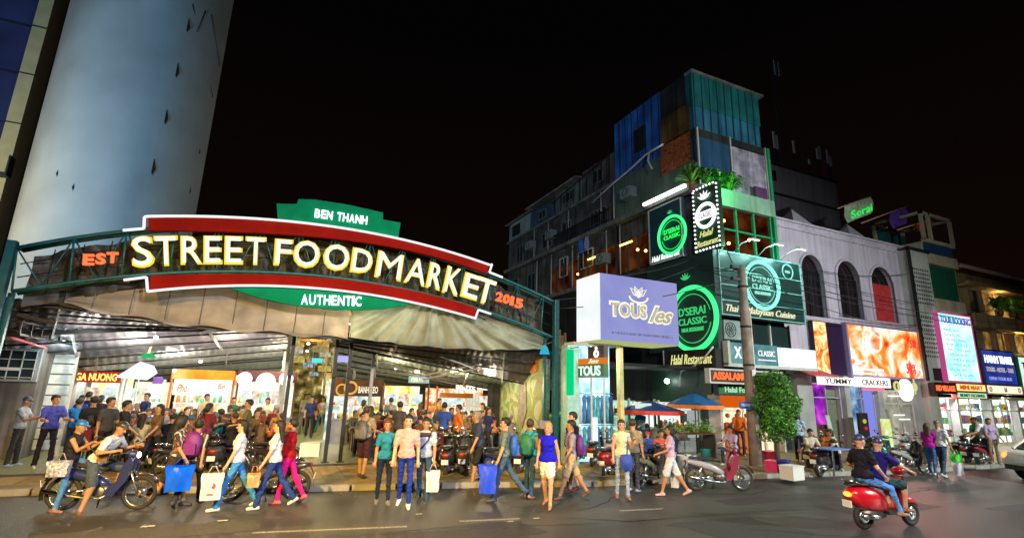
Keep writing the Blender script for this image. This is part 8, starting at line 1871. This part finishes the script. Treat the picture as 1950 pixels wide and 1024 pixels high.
# street clutter
def crate(label, px, py, w_, d_, hh, mt, name='crate', yaw=.1, cat='crate'):
    c = GR(px, py, .1); t = thing(name, label, cat, tuple(c), yaw); m = MB(); m.box(-w_/2,w_/2,-d_/2,d_/2,0,.03); m.box(-w_/2,w_/2,-d_/2,-d_/2+.03,.03,hh); m.box(-w_/2,w_/2,d_/2-.03,d_/2,.03,hh); m.box(-w_/2,-w_/2+.03,-d_/2+.03,d_/2-.03,.03,hh); m.box(w_/2-.03,w_/2,-d_/2+.03,d_/2-.03,.03,hh); mk('box_body', m, mt, t, world=False)
    m = MB(); m.box(-w_/2-.015,w_/2+.015,-d_/2-.015,d_/2+.015,hh,hh+.03); mk('rim', m, mt, t, world=False); return t
PKM = mat('pink_plastic', (.60,.03,.15), .4, 0, .2, 6, .1)
crate('pink plastic crate at the foot of the utility pole, upper of two', 1467, 880, .5, .4, .35, PKM); crate('pink plastic crate on the kerb right of the pole, nearest the road', 1474, 898, .42, .36, .3, PKM, yaw=.3)
crate('white polystyrene box with pink goods in front of the seated vendors', 1509, 912, .52, .40, .34, mat('polystyrene', (.62,.62,.60), .8, 0, .06, 20, .1), 'polystyrene_box', cat='box')
m = MB(); c = GR(1505, 880, .1); 
for i in range(14): m.ball((c.x+random.uniform(-.25,.2),c.y-.55+random.uniform(-.15,.1),.52+random.uniform(0,.06)), .06, 6)
tag(mk('pink_fruit', m, mat('pink_fruit', (.55,.15,.22), .5, 0, .4, 9, .1)), 'heap of pink fruit in the polystyrene box', 'fruit', kind='stuff')
c = GR(1590, 903, .1); t = thing('street_table', 'small folding table with blue top left of the scooter riders', 'table', tuple(c)); m = MB(); m.box(-.45,.45,-.3,.3,.72,.75); mk('tabletop', m, mat('blue_top', (.10,.2,.5), .5), t, world=False)
for sx in (-1,1):
    for sy in (-1,1): m = MB(); m.bar((sx*.4,sy*.26,.72), (sx*.44,sy*.28,0), .025); mk('leg', m, CHROME, t, world=False)
for i, (px, py, c_, lb) in enumerate(((1345,848,(.02,.25,.28),'teal bucket by the vegetable stall'),(1318,862,(.10,.15,.35),'blue bucket by the vegetable stall'),(1300,862,(.45,.5,.5),'white bucket by the vegetable stall'),(1494,872,(.02,.03,.25),'dark blue bucket behind the street tree'))):
    c = GR(px, py+30, .1); m = MB(); m.lathe([(.14,0),(.19,.38),(.20,.40),(.17,.38),(.12,.05)], c, 14); tag(mk('bucket', m, mat('bucket_%d' % i, c_, .4)), lb, 'bucket')
for i, (x, lb) in enumerate(((13.2,'left heap of green vegetables on the street stall'),(14.0,'middle heap of green vegetables on the street stall'),(14.7,'right heap of green vegetables on the street stall'))):
    m = leaf_cloud(lambda i_: (Vector((x+random.gauss(0,.16),14.6+random.gauss(0,.12),1.0+abs(random.gauss(0,.14)))), random.randrange(3)), 260, .07); tag(mk('vegetables', m, [LEAF[0], LEAF[1], mat('pale_leaf', (.3,.38,.15), .5)]), lb, 'vegetables', kind='stuff')
t = thing('vegetable_table', 'low table carrying vegetables behind the girl in lilac', 'table', (14,14.6,.1)); m = MB(); m.box(12.9,15.0,14.3,14.95,.92,.97); mk('tabletop', m, TABM, t)
for x in (12.95,14.9): m = MB(); m.box(x,x+.05,14.35,14.9,.12,.92); mk('leg', m, LEGM, t)
q = PV(1535,820,14.8)
for px, lb, c in ((1583,'leaning white and green surfboard shaped board by the bar entrance', (.5,.55,.48)),): 
    a, b = PV(1590,850,14.9), PV(1574,790,15.2); m = MB(); m.bar(a, b, .28, .05); tag(mk('leaning_board', m, mat('board_white', c, .5, 0, .4, 2, .05)), lb, 'board')
m = MB(); a = PV(1690,825,14.6); m.box(a.x-.35,a.x+.35,14.6,14.64,.2,1.45); tag(mk('poster_stand', m, emis_noise('poster_face', ((.9,1,.95),(.7,1,.3),(1,.4,.2)), .95, 2.2)), 'white poster stand with fruit picture right of the blue shop', 'poster')
a = PV(1648,820,14.6); t = thing('black_mascot_board', 'black board with yellow face and red mark before the blue shop', 'sign', (a.x,14.6,.1)); m = MB(); m.box(a.x-.35,a.x+.3,14.6,14.7,.12,1.7); mk('panel', m, BLACKP, t)
m = MB(); m.ball((a.x,14.58,1.35), .14, 10, 0, (1,.2,.7)); mk('yellow_patch', m, emis('yellow_patch', (.9,.7,.1), .7), t); m = MB(); m.ball((a.x+.05,14.58,1.05), .13, 10, 0, (1,.2,.6)); mk('red_patch', m, emis('red_patch', (.8,.04,.04), .8), t)
# cream car at the right edge
cc = GR(1936, 930); car('cream white car cut off by the right edge with glowing orange rear lamp', (cc.x+3.6, cc.y-.35, 0), R_(-20), (.72,.68,.60)).rotation_euler
